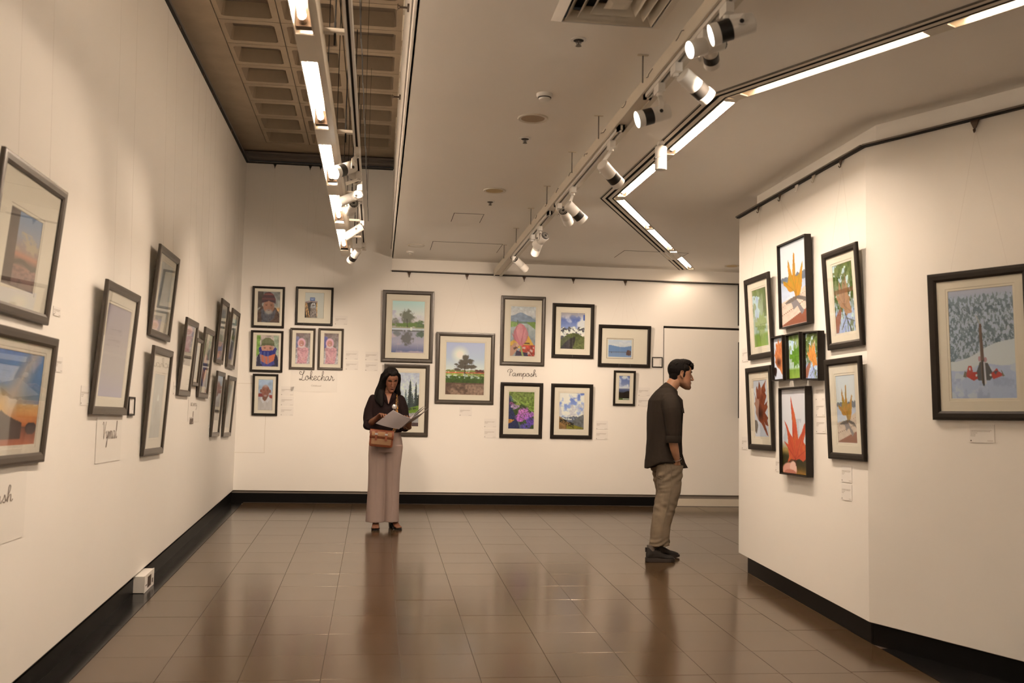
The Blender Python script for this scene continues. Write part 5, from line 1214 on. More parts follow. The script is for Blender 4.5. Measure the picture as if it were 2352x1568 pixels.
# ---- handwritten lettering: strokes drawn as thin ribbons lying on the wall
STK = {
 'L': ([[(.30, .78), (.24, .88), (.14, .90), (.07, .80), (.10, .66), (.25, .58), (.42, .62), (.56, .78), (.62, .93), (.57, 1.0), (.50, .92), (.47, .72), (.42, .40), (.34, .12), (.22, .0), (.10, .0), (.06, .06), (.14, .11), (.26, .06), (.45, -.03), (.60, -.02), (.72, .10)]], .72),
 'P': ([[(.24, .0), (.30, .4), (.36, .85)], [(.10, .52), (.02, .66), (.06, .84), (.22, .96), (.42, .98), (.56, .88), (.58, .72), (.48, .58), (.32, .52)]], .60),
 'V': ([[(.04, .78), (.10, .92), (.18, .90), (.22, .70), (.24, .30), (.26, .0), (.36, .3), (.48, .7), (.56, .95)]], .58),
 'A': ([[(.0, .0), (.2, .5), (.42, .98), (.5, .5), (.56, .0)], [(.14, .36), (.52, .38)]], .62),
 'o': ([[(.34, .40), (.20, .46), (.06, .34), (.02, .16), (.12, .01), (.26, .02), (.38, .16), (.36, .36), (.28, .42), (.24, .30), (.34, .18), (.48, .14)]], .46),
 'k': ([[(.0, .14), (.10, .34), (.24, .66), (.28, .92), (.20, 1.0), (.14, .86), (.12, .5), (.10, .0)], [(.10, .20), (.24, .42), (.34, .40), (.32, .28), (.16, .20), (.26, .06), (.38, .0), (.48, .10)]], .46),
 'e': ([[(.0, .12), (.20, .20), (.32, .32), (.28, .44), (.16, .44), (.06, .28), (.08, .08), (.20, .0), (.36, .06), (.44, .14)]], .42),
 'c': ([[(.34, .36), (.28, .45), (.16, .43), (.05, .28), (.07, .08), (.20, -.01), (.36, .06), (.44, .14)]], .42),
 'h': ([[(.0, .14), (.12, .40), (.26, .72), (.28, .94), (.20, 1.0), (.14, .86), (.12, .5), (.08, .0), (.14, .24), (.26, .42), (.34, .40), (.34, .2), (.34, .04), (.42, .0), (.50, .12)]], .48),
 'a': ([[(.36, .38), (.24, .45), (.10, .38), (.02, .20), (.08, .03), (.20, .02), (.32, .18), (.38, .42), (.36, .2), (.38, .04), (.46, .0), (.54, .14)]], .52),
 'r': ([[(.0, .0), (.10, .22), (.18, .44), (.16, .52), (.12, .46), (.20, .38), (.32, .38), (.30, .2), (.30, .04), (.38, -.01), (.50, .18)]], .48),
 'm': ([[(.0, .1), (.08, .40), (.12, .2), (.12, .0), (.18, .26), (.28, .43), (.34, .38), (.34, .0), (.40, .26), (.50, .43), (.57, .38), (.57, .06), (.64, .0), (.72, .14)]], .70),
 'p': ([[(.0, .1), (.10, .44), (.08, .0), (.02, -.46)], [(.08, .2), (.20, .43), (.34, .40), (.38, .22), (.30, .02), (.16, .02), (.30, .02), (.46, .12)]], .46),
 's': ([[(.0, .1), (.14, .28), (.20, .46), (.26, .28), (.28, .08), (.18, -.01), (.08, .05), (.24, .03), (.38, .14)]], .36),
 'y': ([[(.0, .3), (.06, .43), (.10, .2), (.18, .02), (.30, .2), (.34, .44), (.30, .0), (.20, -.40), (.10, -.46), (.12, -.30), (.36, .06), (.44, .14)]], .42),
 'l': ([[(.0, .1), (.16, .5), (.24, .9), (.18, 1.0), (.12, .8), (.10, .2), (.18, .0), (.28, .12)]], .28),
}
def smooth(P, k=5):
    P = [Vector((a, b, 0)) for a, b in P]; out = []
    for i in range(len(P) - 1):
        p0 = P[max(i - 1, 0)]; p1 = P[i]; p2 = P[i + 1]; p3 = P[min(i + 2, len(P) - 1)]
        for j in range(k):
            t = j / k
            out.append(.5 * ((2 * p1) + (p2 - p0) * t + (2 * p0 - 5 * p1 + 4 * p2 - p3) * t * t + (3 * p1 - p0 - 3 * p2 + p3) * t ** 3))
    out.append(P[-1]); return out
def script(word, x, z, size, y, pen, m):
    for ch in word:
        st, adv = STK[ch]
        for s in st:
            m.tube([(x + p.x * size, y, z + p.y * size) for p in smooth(s)], pen, 5)
        x += adv * size
    return x
def word_width(word): return sum(STK[c][1] for c in word)
def lettering(wall, word, x0, y0, x1, y1, label, pen=.003, ink='ink', sheet=None, sub=None):
    """word fitted between photo points: left end of the base line and right end / top of capitals"""
    s0, z0 = wall.hit(x0, y1, .004); s1, z1 = wall.hit(x1, y0, .004)
    size = (s1 - s0) / word_width(word)
    r = empty('wall_lettering', wall.M(s0, z0, .002), label, 'lettering')
    m = MB(); script(word, 0, 0, size, -.003, pen, m)
    for i, v in enumerate(m.v): m.v[i] = (v[0], -.003 + (v[1] + .003) * .3, v[2] * (z1 - z0) / size)
    m.build('script_word', MT[ink], r)
    if sheet:
        (a, zt), (b, zb) = wall.hit(sheet[0], sheet[1], .002), wall.hit(sheet[2], sheet[3], .002)
        MB().box(a - s0, b - s0, -.0012, 0, zb - z0, zt - z0).build('sheet', MT['film'], r)
    if sub:
        c = bpy.data.curves.new('small_text', 'FONT'); c.body = sub; c.size = .028; c.extrude = .0003; c.align_x = 'CENTER'
        c.materials.append(MT['inkg'])
        o0 = bpy.data.objects.new('small_text', c); COL.objects.link(o0)
        me = bpy.data.meshes.new_from_object(o0.evaluated_get(bpy.context.evaluated_depsgraph_get())); bpy.data.objects.remove(o0)
        o = bpy.data.objects.new('small_text', me); COL.objects.link(o); o.parent = r
        o.matrix_local = Matrix.Translation(((s1 - s0) * .5, -.001, -.075)) @ Matrix.Rotation(PI / 2, 4, 'X')
    return r
lettering(W_B, 'Lokechar', 686, 853, 768, 872, 'the word Lokechar in cursive under the pink child portraits', sub='Childhood', sheet=(668, 850.5, 774, 901))
lettering(W_B, 'Pamposh', 1165.5, 849, 1233, 863, 'the word Pamposh in cursive under the pink lotus photo')
lettering(W_L, 'Vymal', 234, 966, 270, 1008, 'cursive lettering on a pale sheet under the lilac-grey frame', pen=.0028, ink='ink2', sheet=(223, 958, 275.5, 1056))
r = lettering(W_L, 'Aakash', -64, 1112, 30, 1170, 'cursive lettering on a grey sheet under the dusk photo, lower left', pen=.0035, ink='ink2', sheet=(-90, 1085, 53, 1232))
r = lettering(W_L, 'Samy'.replace('S', 's'), 437, 916, 453, 932, 'pale sheet with two lines of script under the smallest frame', pen=.0018, ink='ink2', sheet=(433.5, 905, 457, 968))
s0, z0 = W_L.hit(437, 932, .004)
m = MB(); script('rareh', 0, 0, .075, -.003, .0018, m); m.v = [(a, b, c * 1.5 - .16) for a, b, c in m.v]; m.build('script_word', MT['ink2'], r)

# ---- outline of the painted-over hatch in the far wall's left corner
xa_, za_ = W_B.hit(538, 879, 0); xb_, zb_ = W_B.hit(607, 1040, 0)
r = struct(MB().box(xa_, xb_, YB - .0015, YB, za_ - .004, za_).box(xa_, xb_, YB - .0015, YB, zb_, zb_ + .004).box(xb_ - .004, xb_, YB - .0015, YB, zb_, za_).box(xa_, xa_ + .004, YB - .0015, YB, zb_, za_).build('trim_9', MT['bevel']))

# ---- socket box on the black border by the left wall
c = at_floor(299, 1363)
r = empty('socket_box', Matrix.Translation((XL - .02, c[1], floor_z(c[1]))), 'white electrical socket box at the foot of the left wall', 'socket')
WXB = .074; BL_ = .30
def sbox(x0, x1, y0, y1, z0, z1):
    m = MB(); m.box(x0, x1, y0, y1, z0, z1); m.v = [(a, b, q + SLOPE * b) for a, b, q in m.v]; return m
sbox(0, WXB, 0, BL_, .004, .118).build('box_body', MT['white'], r)
sbox(WXB, WXB + .006, -.003, BL_ + .003, .002, .121).build('face_plate', MT['white'], r)
sbox(WXB + .006, WXB + .0075, .09, .20, .022, .098).build('socket_module', MT['hook'], r)
sbox(WXB + .006, WXB + .009, .235, .262, .03, .06).build('switch', MT['metal'], r)
sbox(WXB + .006, WXB + .008, .03, .07, .045, .052).build('slot', MT['metal'], r)
# ------------------------------------------------------------------ people
def V3(*a): return Vector(a)
def ering(c, a, b, n=20, p=1.0):
    """ring round c with half axes a and b (vectors)"""
    out = []
    for i in range(n):
        t = 2 * PI * i / n; ct, st = math.cos(t), math.sin(t)
        out.append(Vector(c) + Vector(a) * math.copysign(abs(ct) ** p, ct) + Vector(b) * math.copysign(abs(st) ** p, st))
    return out
def zrings(m, rows, n=28, p=.9, M=None):
    """rows: (z, cx, cy, rx, ry); stacked horizontal rings"""
    R = [ering((cx, cy, z), (rx, 0, 0), (0, ry, 0), n, p) for z, cx, cy, rx, ry in rows]
    if M is not None: R = [[M @ v for v in r] for r in R]
    m.loft(R)
def limb(m, pts, rad, n=14, flat=1.0):
    """rounded tapering limb through pts; rad: list"""
    pts = [Vector(p) for p in pts]; P = []; Rr = []
    for i in range(len(pts) - 1):
        for k in range(4):
            t = k / 4; p0 = pts[max(i - 1, 0)]; p1 = pts[i]; p2 = pts[i + 1]; p3 = pts[min(i + 2, len(pts) - 1)]
            P.append(.5 * ((2 * p1) + (p2 - p0) * t + (2 * p0 - 5 * p1 + 4 * p2 - p3) * t * t + (3 * p1 - p0 - 3 * p2 + p3) * t ** 3)); Rr.append(rad[i] * (1 - t) + rad[i + 1] * t)
    P.append(pts[-1]); Rr.append(rad[-1])
    d0 = (P[0] - P[1]).normalized(); d1 = (P[-1] - P[-2]).normalized()
    P = [P[0] + d0 * Rr[0] * .85, P[0] + d0 * Rr[0] * .5] + P + [P[-1] + d1 * Rr[-1] * .5, P[-1] + d1 * Rr[-1] * .85]
    Rr = [Rr[0] * .5, Rr[0] * .86] + Rr + [Rr[-1] * .86, Rr[-1] * .5]
    m.tube(P, Rr, n)
def blob(m, c, r, M=None, n=16):
    R = []
    for k in range(1, 10):
        a = -PI / 2 + PI * k / 10
        R.append([Vector((c[0] + r[0] * math.cos(a) * math.cos(2 * PI * i / n), c[1] + r[1] * math.cos(a) * math.sin(2 * PI * i / n), c[2] + r[2] * math.sin(a))) for i in range(n)])
    if M is not None: R = [[M @ v for v in q] for q in R]
    m.loft(R)
def fuse(m, name, mat, parent, voxel=.004, smooth=3, disp=None, factor=.5, dec=None):
    """join overlapping closed shapes into one continuous skin"""
    me = bpy.data.meshes.new('tmp'); me.from_pydata([tuple(v) for v in m.v], [], m.f); me.update()
    o = bpy.data.objects.new('tmp', me); COL.objects.link(o)
    r = o.modifiers.new('r', 'REMESH'); r.mode = 'VOXEL'; r.voxel_size = voxel; r.adaptivity = 0
    if smooth: s = o.modifiers.new('s', 'SMOOTH'); s.iterations = smooth; s.factor = factor
    if dec: d = o.modifiers.new('d', 'DECIMATE'); d.ratio = dec
    dg = bpy.context.evaluated_depsgraph_get()
    out = bpy.data.meshes.new_from_object(o.evaluated_get(dg))
    bpy.data.objects.remove(o)
    if disp is not None:
        n = len(out.vertices); co = np.empty(n * 3); out.vertices.foreach_get('co', co); co = co.reshape(-1, 3)
        no = np.empty(n * 3); out.vertices.foreach_get('normal', no); no = no.reshape(-1, 3)
        co = disp(co, no); out.vertices.foreach_set('co', co.ravel()); out.update()
    out.name = name; out.materials.clear(); out.materials.append(mat)
    out.polygons.foreach_set('use_smooth', [True] * len(out.polygons))
    ob = bpy.data.objects.new(name, out); COL.objects.link(ob); ob.parent = parent
    return ob
def n3(co, k, seed=0, st=(1, 1, 1)):
    """cheap smooth 3-D noise from sines"""
    x, y, z = co[:, 0] * k * st[0], co[:, 1] * k * st[1], co[:, 2] * k * st[2]; r = 0
    rs = np.random.RandomState(seed)
    for i in range(7):
        a = rs.randn(3); ph = rs.rand() * 6.3; f = .6 + rs.rand() * 1.4
        r = r + np.sin((a[0] * x + a[1] * y + a[2] * z) * f + ph)
    return r / 4.0
def folds(items):
    """items: (k, seed, stretch, amount, mask function or None)"""
    def f(co, no):
        d = np.zeros(len(co))
        for k, seed, st, amt, mk in items:
            v = n3(co, k, seed, st); v = np.where(v > 0, v ** 1.0, v * .6)
            d += v * amt * (mk(co) if mk else 1)
        return co + no * d[:, None]
    return f
def hand(m, M, curl=(.3, .3, .25), side=1, s=1.0, thumb=(.5, .6), splay=.08):
    """hand from the wrist at M's origin, fingers along +X, back of the hand +Z, thumb on side*Y"""
    rows = [(0, .026, .019), (.03, .033, .019), (.06, .039, .016), (.086, .040, .0125)]
    m.loft([[M @ v for v in ering((x * s, 0, 0), (0, a * s, 0), (0, 0, b * s), 16)] for x, a, b in [(-.03, .025, .020)] + rows + [(.092, .034, .008)]])
    for k, (y, L_) in enumerate(((.029, .070), (.010, .079), (-.010, .074), (-.029, .058))):
        y *= side; p = V3(.080, y, -.001); a = 0; pts = [p - V3(.015, 0, 0), p]; yaw = splay * y / .03
        for j, (fr, c) in enumerate(zip((.45, .31, .24), curl)):
            a += c + .05 * k; d = V3(math.cos(a) * math.cos(yaw), math.cos(a) * math.sin(yaw), -math.sin(a)); p = p + d * L_ * fr; pts.append(p)
        m.tube([M @ (q * s) for q in pts] + [M @ ((pts[-1] + (pts[-1] - pts[-2]).normalized() * .006) * s)], [r * s for r in (.0095, .0095, .0088, .0080, .0070, .0035)], 10)
    a, b = thumb
    p0 = V3(.018, side * .022, -.004); p1 = p0 + V3(math.cos(a), side * math.sin(a), -.25) * .042; p2 = p1 + V3(math.cos(a * .6), side * math.sin(a * .6) * .9, -.25 - b * .3) * .030; p3 = p2 + V3(math.cos(a * .3), side * math.sin(a * .3), -.3 - b * .4) * .022
    m.tube([M @ (q * s) for q in (p0, p1, p2, p3)], [r * s for r in (.015, .0115, .0095, .006)], 10)
def basis(o, F, U):
    F = Vector(F).normalized(); R = F.cross(Vector(U)).normalized(); U = R.cross(F)
    return Matrix(((R.x, F.x, U.x, o[0]), (R.y, F.y, U.y, o[1]), (R.z, F.z, U.z, o[2]), (0, 0, 0, 1)))
HEAD = [(-.119, .078, .045, .014), (-.108, .086, .02, .030), (-.092, .086, -.006, .043), (-.07, .083, -.04, .053), (-.04, .083, -.07, .062), (-.01, .083, -.088, .069), (.02, .085, -.097, .073), (.05, .083, -.099, .075), (.075, .072, -.09, .070), (.095, .054, -.073, .059), (.108, .034, -.052, .043), (.117, .006, -.024, .02)]
def head_shape(m, H, s, male):
    R = []
    for z, yf, yb, w in HEAD:
        if male and z < -.06: w *= 1.08
        if male and z < -.09: yf += .002
        if not male and z < -.05: w *= .92
        c = (yf + yb) / 2; h = (yf - yb) / 2; ring = []
        for i in range(28):
            t = 2 * PI * i / 28; ct, st = math.cos(t), math.sin(t)
            p = .86 if st > 0 else 1.0
            ring.append(H @ (V3(w * math.copysign(abs(ct) ** p, ct), c + h * math.copysign(abs(st) ** .92, st), z) * s))
        R.append(ring)
    m.loft(R)
    k = 1.12 if male else .80
    nb = [(V3(0, .080, .014), .007, .006), (V3(0, .089 + .002 * k, -.004), .0075, .008), (V3(0, .096 * (1 + .012 * k), -.020), .009, .010), (V3(0, .101 * (1 + .02 * k), -.034), .0105, .0095), (V3(0, .090, -.043), .009, .007)]
    blob(m, V3(0, .088, -.037) * s, (.010 * s, .014 * s, .008 * s), H)
    m.loft([[H @ (q * s) for q in ering(c, (a * k, 0, 0), (0, b, -b * .4), 12)] for c, a, b in nb])
    for sx in (-1, 1):
        blob(m, V3(sx * .0115 * k, .0895, -.037) * s, (.0065 * s, .008 * s, .0062 * s), H)
        blob(m, V3(sx * .028, .0715, .0245) * s, (.019 * s, .0085 * s, .0055 * s), H)             # brow
        # ear
        e = [V3(sx * .070, .004, .014), V3(sx * .079, -.006, .027), V3(sx * .084, -.018, .026), V3(sx * .086, -.024, .008), V3(sx * .082, -.018, -.012), V3(sx * .075, -.004, -.030), V3(sx * .071, .003, -.024)]
        m.tube([H @ (q * s) for q in e], [.0045 * s] * 5 + [.006 * s, .005 * s], 8)
        m.loft([[H @ (q * s) for q in ering((sx * xx, -.011, -.002), (0, ry, 0), (0, 0, rz), 14)] for xx, ry, rz in ((.066, .012, .022), (.0745, .014, .024), (.077, .013, .022))])
    blob(m, V3(0, .0845, -.0605) * s, (.0215 * s, .0075 * s, .0042 * s), H); blob(m, V3(0, .0835, -.0695) * s, (.019 * s, .0080 * s, .0055 * s), H)
    blob(m, V3(0, .079, -.098) * s, (.017 * s, .013 * s, .014 * s), H)
def face_push(co, Hi, s):
    """hollow the eye sockets, groove the mouth; co in person space"""
    h = np.c_[co, np.ones(len(co))] @ Hi.T; h = h[:, :3] / s
    d = np.zeros(len(co))
    for sx in (-1, 1):
        d += .0085 * np.exp(-(((h[:, 0] - sx * .031) / .015) ** 2 + ((h[:, 2] - .006) / .0085) ** 2)) * (h[:, 1] > .03)
        d += .004 * np.exp(-(((h[:, 0] - sx * .082) / .008) ** 2 + ((h[:, 1] + .010) / .006) ** 2 + ((h[:, 2] - .0) / .010) ** 2)) * 0
    d += .0035 * np.exp(-((h[:, 0] / .019) ** 4 + ((h[:, 2] + .0655) / .0016) ** 2)) * (h[:, 1] > .06)
    return h, d
def skin_body(m, name, parent, H, s, skin, lip, voxel=.0034, stubble=0.0):
    Hi = np.array(H.inverted())
    F = np.array(H.to_3x3() @ Vector((0, 1, 0)))
    def disp(co, no):
        h, d = face_push(co, Hi, s); return co - F[None] * (d * s)[:, None]
    o = fuse(m, name, SKM, parent, voxel, 2, disp, .5)
    me = o.data; n = len(me.vertices); co = np.empty(n * 3); me.vertices.foreach_get('co', co); co = co.reshape(-1, 3)
    h = (np.c_[co, np.ones(n)] @ Hi.T)[:, :3] / s
    col = np.tile(np.array([*skin, 1.0], np.float32), (n, 1))
    col[:, :3] *= (1 + .10 * n3(co, 40, 5))[:, None]
    lm = np.clip(1.5 - np.sqrt((h[:, 0] / .0215) ** 2 + ((h[:, 2] + .0655) / .0095) ** 2) * 1.3, 0, 1) * (h[:, 1] > .06)
    col[:, :3] = col[:, :3] * (1 - lm[:, None]) + np.array(lip) * lm[:, None]
    ck = np.exp(-(((np.abs(h[:, 0]) - .042) / .02) ** 2 + ((h[:, 2] + .03) / .022) ** 2)) * (h[:, 1] > .02) * (np.abs(h[:, 2]) < .12)
    col[:, 0] *= 1 + .12 * ck
    if stubble:
        sb = np.clip((-.045 - h[:, 2]) / .02, 0, 1) * (h[:, 2] > -.14) * (h[:, 1] > -.02) * stubble; col[:, :3] *= (1 - sb * .3)[:, None]
    ca = me.color_attributes.new('Col', 'FLOAT_COLOR', 'POINT'); ca.data.foreach_set('color', col.ravel().astype(np.float32))
    return o
def eyes(parent, H, s, open_=1.0):
    for sx in (-1, 1):
        c = V3(sx * .030, .0585 if open_ > .5 else .0535, .005) * s
        m = MB(); blob(m, c, (.0115 * s, .0115 * s, .0115 * s), H); m.build('eye', EYW, parent, 80)
        look = V3(0, 1, -.25 if open_ > .5 else -.8).normalized(); ic = c + look * .0100 * s
        m = MB(); blob(m, ic, (.0050 * s, .0028 * s, .0048 * s), H); m.build('iris', EYB, parent, 80)
        # lids and lashes
        m = MB(); lid = []
        zt = .0045 if open_ > .5 else -.0015
        pts = [V3(sx * .030 + .0128 * math.cos(t), .0600 + .0125 * math.sin(t) * .9, .005 + (zt + .002 * math.sin(t))) for t in [PI * k / 8 for k in range(9)]]
        m.tube([H @ (p * s) for p in pts], .0011 * s, 6); m.build('eyelashes', HRM, parent)
        m = MB(); R = []
        for t in [PI * k / 8 for k in range(9)]:
            a = V3(sx * .030 + .0122 * math.cos(t), .0555 + .0125 * math.sin(t), .005 + zt); b = V3(sx * .030 + .0122 * math.cos(t), .0555 + .011 * math.sin(t), .005 + .0085)
            R.append([H @ (a * s), H @ ((a + b) / 2 * s + V3(0, .0012, 0)), H @ (b * s), H @ ((b - V3(0, .003, 0)) * s), H @ ((a - V3(0, .003, 0)) * s)])
        m.loft(R); m.build('eyelid', LIDM[0], parent, 80)
        m = MB(); br = [V3(sx * .013, .0825, .0230), V3(sx * .026, .0830, .0275), V3(sx * .038, .0765, .0280), V3(sx * .049, .0640, .0235)]
        m.tube([H @ (p * s) for p in br], [.0036 * s, .0048 * s, .0044 * s, .002 * s], 6); m.build('eyebrow', HRM, parent)
SKM = attr_mat('skin', .5, .35, sss=.12)
EYW = pmat('eye white', (.62, .58, .54), .25); EYB = pmat('iris brown', (.03, .018, .01), .15)
HRM = pmat('black brown hair', (.0035, .0022, .0018), .55, var=.5, scale=60, stretch=(6, 6, .5), bump=.5, bscale=220, spec=.12)
LIDM = [None]
M_shirtW = pmat('maroon black cotton', (.0095, .0032, .0038), .8, var=.15, scale=30, bump=.12, bscale=500, spec=.2)
M_trW = pmat('mauve grey crepe', (.33, .255, .235), .8, var=.05, scale=10, bump=.1, bscale=500, spec=.3)
M_lea = pmat('brown leather', (.20, .055, .022), .42, var=.25, scale=25, bump=.15, bscale=180)
M_tan = pmat('tan canvas', (.33, .19, .10), .75, var=.1, scale=60, bump=.2, bscale=400)
M_shoeW = pmat('black sandal leather', (.014, .011, .010), .4)
M_shirtM = pmat('charcoal brown corduroy', (.018, .0130, .0095), .85, var=.22, scale=18, bump=.25, bscale=300, spec=.2)
M_tee = pmat('black tee', (.010, .009, .009), .8)
M_jean = pmat('washed grey tan denim', (.165, .130, .090), .85, var=.5, scale=9, bump=.2, bscale=420, stretch=(1, 1, .55))
M_sho = pmat('dark brown suede', (.012, .009, .0075), .75, var=.3, scale=40, bump=.2, bscale=200)
M_sole = pmat('dark rubber sole', (.026, .019, .015), .6, var=.1)
M_silver = pmat('silver', (.55, .55, .56), .3, .8)
M_brass = pmat('buckle brass', (.55, .42, .25), .3, .9)
M_page = pmat('booklet paper', (.50, .47, .50), .6)

# ---- woman reading a booklet
wp = at_floor(885, 1213)
WO = Matrix.Translation(wp)
wom = empty('person', WO, 'woman in maroon shirt and pale wide trousers reading an open booklet', 'person')
LIDM[0] = pmat('eyelid skin deep', (.18, .080, .047), .5)
H = basis((.014, -.055, 1.515), V3(.24, -1, -.58), V3(.04, -.4, 1)); hs = 1.0
m = MB(); head_shape(m, H, hs, False)
nk = H @ V3(0, -.025, -.07)
limb(m, [nk, V3(-.008, -.01, 1.40), V3(-.018, .012, 1.33)], [.048, .046, .055], 18)
zrings(m, [(1.375, -.015, .01, .05, .045), (1.345, -.02, .01, .085, .05), (1.30, -.022, .01, .125, .07), (1.22, -.022, .01, .135, .085), (1.08, -.02, .01, .115, .08), (1.0, -.015, .01, .12, .085), (.90, -.015, .01, .145, .10), (.83, -.015, .01, .15, .10)])
for (x, kx, ax, fx) in ((-.085, -.095, -.10, -.10), (.055, .055, .06, .062)):
    limb(m, [V3(x, .01, .86), V3(kx, .0, .47), V3(ax, .02, .14)], [.082, .052, .034], 16)
# arms
ER, WR = V3(-.190, .0, 1.055), V3(-.118, -.185, 1.118)
limb(m, [V3(-.150, .01, 1.275), V3(-.186, .012, 1.18), ER], [.046, .042, .036]); limb(m, [ER, (ER + WR) / 2 + V3(-.004, 0, -.004), WR], [.036, .033, .0235])
EL, WL = V3(.160, .01, 1.035), V3(.205, -.185, 1.035)
limb(m, [V3(.105, .01, 1.275), V3(.148, .012, 1.17), EL], [.046, .042, .036]); limb(m, [EL, (EL + WL) / 2, WL], [.036, .032, .0235])
# right hand: points down onto the page; left hand: palm up under the spine
hand(m, basis((0, 0, 0), V3(0, 0, 1), V3(0, 0, 1)) if False else Matrix.Translation(WR) @ V3(1, 0, 0).rotation_difference(V3(.055, -.062, .045).normalized()).to_matrix().to_4x4() @ Matrix.Rotation(-.35, 4, 'X'), (.45, .55, .35), 1, .95, (.45, .5))
XL_ = (V3(-.018, -.085, .062)).normalized(); ZL_ = V3(.3, -.45, -.85); YL_ = ZL_.cross(XL_).normalized(); ZL_ = XL_.cross(YL_)
ML = Matrix(((XL_.x, YL_.x, ZL_.x, WL.x), (XL_.y, YL_.y, ZL_.y, WL.y), (XL_.z, YL_.z, ZL_.z, WL.z), (0, 0, 0, 1)))
hand(m, ML, (.55, .45, .3), -1 if YL_.x > 0 else 1, .97, (.8, .4))
# feet
for (hx, hy, tx, ty) in ((-.095, .035, -.100, -.125), (.058, .055, .128, -.085)):
    d = V3(tx - hx, ty - hy, 0).normalized(); n_ = V3(-d.y, d.x, 0)
    def fr(t, w, z, h): c = V3(hx, hy, 0) + d * t; c.z = z + SLOPE * c.y; return ering(c, n_ * w, (0, 0, h), 14)
    m.loft([fr(-.02, .018, .095, .02), fr(.0, .027, .098, .035), fr(.04, .028, .100, .045), fr(.09, .032, .062, .028), (fr(.13, .038, .036, .017)), fr(.155, .036, .030, .012)])
    for k in range(5):
        o_ = n_ * (-.028 + .0142 * k) * (1 if d.x < .2 else 1); L0 = .142; c0 = V3(hx, hy, 0) + d * L0 + o_; c1 = c0 + d * (.040 - .005 * abs(k - 1))
        m.tube([V3(c0.x, c0.y, .031 + SLOPE * c0.y), V3(c1.x, c1.y, .024 + SLOPE * c1.y), V3(c1.x, c1.y, .022 + SLOPE * c1.y) + d * .006], [.0085, .0078, .004], 10)
skin_body(m, 'body', wom, H, hs, (.19, .085, .050), (.12, .036, .030))
eyes(wom, H, hs, 0.0)
# shirt: body, collar, wide elbow sleeves
m = MB()
zrings(m, [(1.372, -.016, .012, .060, .052), (1.355, -.018, .012, .095, .062), (1.33, -.022, .012, .150, .080), (1.28, -.024, .010, .165, .100), (1.20, -.024, .005, .162, .112), (1.10, -.022, .002, .155, .110), (1.02, -.020, .002, .155, .112), (.975, -.020, .004, .158, .115)], p=.85)
limb(m, [V3(-.155, .012, 1.305), V3(-.185, .012, 1.20), V3(-.190, -.005, 1.09)], [.056, .064, .068], 18)
m.tube([V3(-.190, .0, 1.10), V3(-.186, -.035, 1.045), V3(-.178, -.065, 1.055)], [.066, .070, .060], 18)
limb(m, [V3(.110, .012, 1.305), V3(.142, .012, 1.20), V3(.150, .005, 1.08)], [.056, .062, .062], 18)
m.tube([V3(.150, .01, 1.09), V3(.158, -.03, 1.035), V3(.168, -.075, 1.03)], [.062, .060, .052], 18)
fd = folds([(22, 3, (1, 1, .6), .0035, None), (45, 8, (1, 1, .8), .0016, None), (16, 12, (.5, .5, 1.6), .004, lambda c: np.clip((1.15 - c[:, 2]) / .1, 0, 1) * (np.abs(c[:, 0] + .02) > .1))])
shirt = fuse(m, 'shirt', M_shirtW, wom, .0055, 4, fd)
# skin-coloured V opening: a shallow wedge of chest in front of the shirt
m = MB(); Hc = V3(-.008, -.092, 1.29)
m.loft([[V3(-.040, -.050, 1.375), V3(.030, -.056, 1.375), V3(.026, -.040, 1.38), V3(-.036, -.036, 1.38)], [V3(-.022, -.099, 1.325), V3(.012, -.101, 1.325), V3(.010, -.08, 1.325), V3(-.020, -.08, 1.325)], [V3(-.008, -.1105, 1.262), V3(-.004, -.1105, 1.262), V3(-.004, -.09, 1.262), V3(-.008, -.09, 1.262)]])
m.build('chest', LIDM[0], wom, 60)
for pts in ([V3(-.052, -.030, 1.388), V3(-.046, -.072, 1.360), V3(-.026, -.108, 1.318), V3(-.010, -.118, 1.262)], [V3(.040, -.030, 1.388), V3(.036, -.076, 1.362), V3(.016, -.110, 1.318), V3(-.004, -.118, 1.258)]):
    sx = -1 if pts[0].x < 0 else 1; m = MB(); R = []
    for k, p in enumerate(pts):
        w = (.030, .034, .026, .006)[k]; R.append([p, p + V3(sx * w, .012, -.010 - .3 * w), p + V3(sx * w, .018, -.014 - .3 * w), p + V3(0, .008, -.004)])
    m.loft(R); m.build('collar', M_shirtW, wom, 60)
# trousers
m = MB()
zrings(m, [(1.015, -.018, .006, .135, .098), (.96, -.018, .006, .150, .108), (.90, -.018, .008, .166, .118), (.83, -.018, .008, .176, .124), (.77, -.018, .008, .172, .118)], p=.88)
def flare(rows): zrings(m, rows, n=26, p=.85)
flare([(.84, -.098, .006, .096, .108), (.74, -.102, .004, .094, .102), (.60, -.100, .0, .090, .092), (.46, -.100, -.004, .088, .088), (.30, -.103, -.004, .090, .092), (.15, -.106, -.006, .093, .100), (.066, -.107, -.008, .095, .106)])
flare([(.84, .062, .006, .094, .108), (.74, .060, .004, .090, .102), (.60, .056, .0, .080, .092), (.46, .055, -.004, .076, .088), (.30, .055, -.004, .075, .092), (.15, .056, -.006, .076, .100), (.071, .057, -.008, .077, .104)])
def crease(co, no):
    d = n3(co, 14, 4, (1.3, 1.3, .25)) * .004 + n3(co, 30, 9, (1, 1, .5)) * .0012
    fr_ = no[:, 1] < -.3
    for cx_ in (-.10, .062): d += .005 * np.exp(-((co[:, 0] - cx_) / .010) ** 2) * fr_ * np.clip((.85 - co[:, 2]) / .2, 0, 1)
    
    return co + no * d[:, None]
fuse(m, 'trousers', M_trW, wom, .006, 3, crease)
m = MB(); m.loft([ering((-.018, .004, z), (.138 + o, 0, 0), (0, .101 + o, 0), 40, .9) for z, o in ((.985, .0), (.985, .006), (1.015, .006), (1.015, .0))]); m.build('waistband', M_trW, wom, 60)
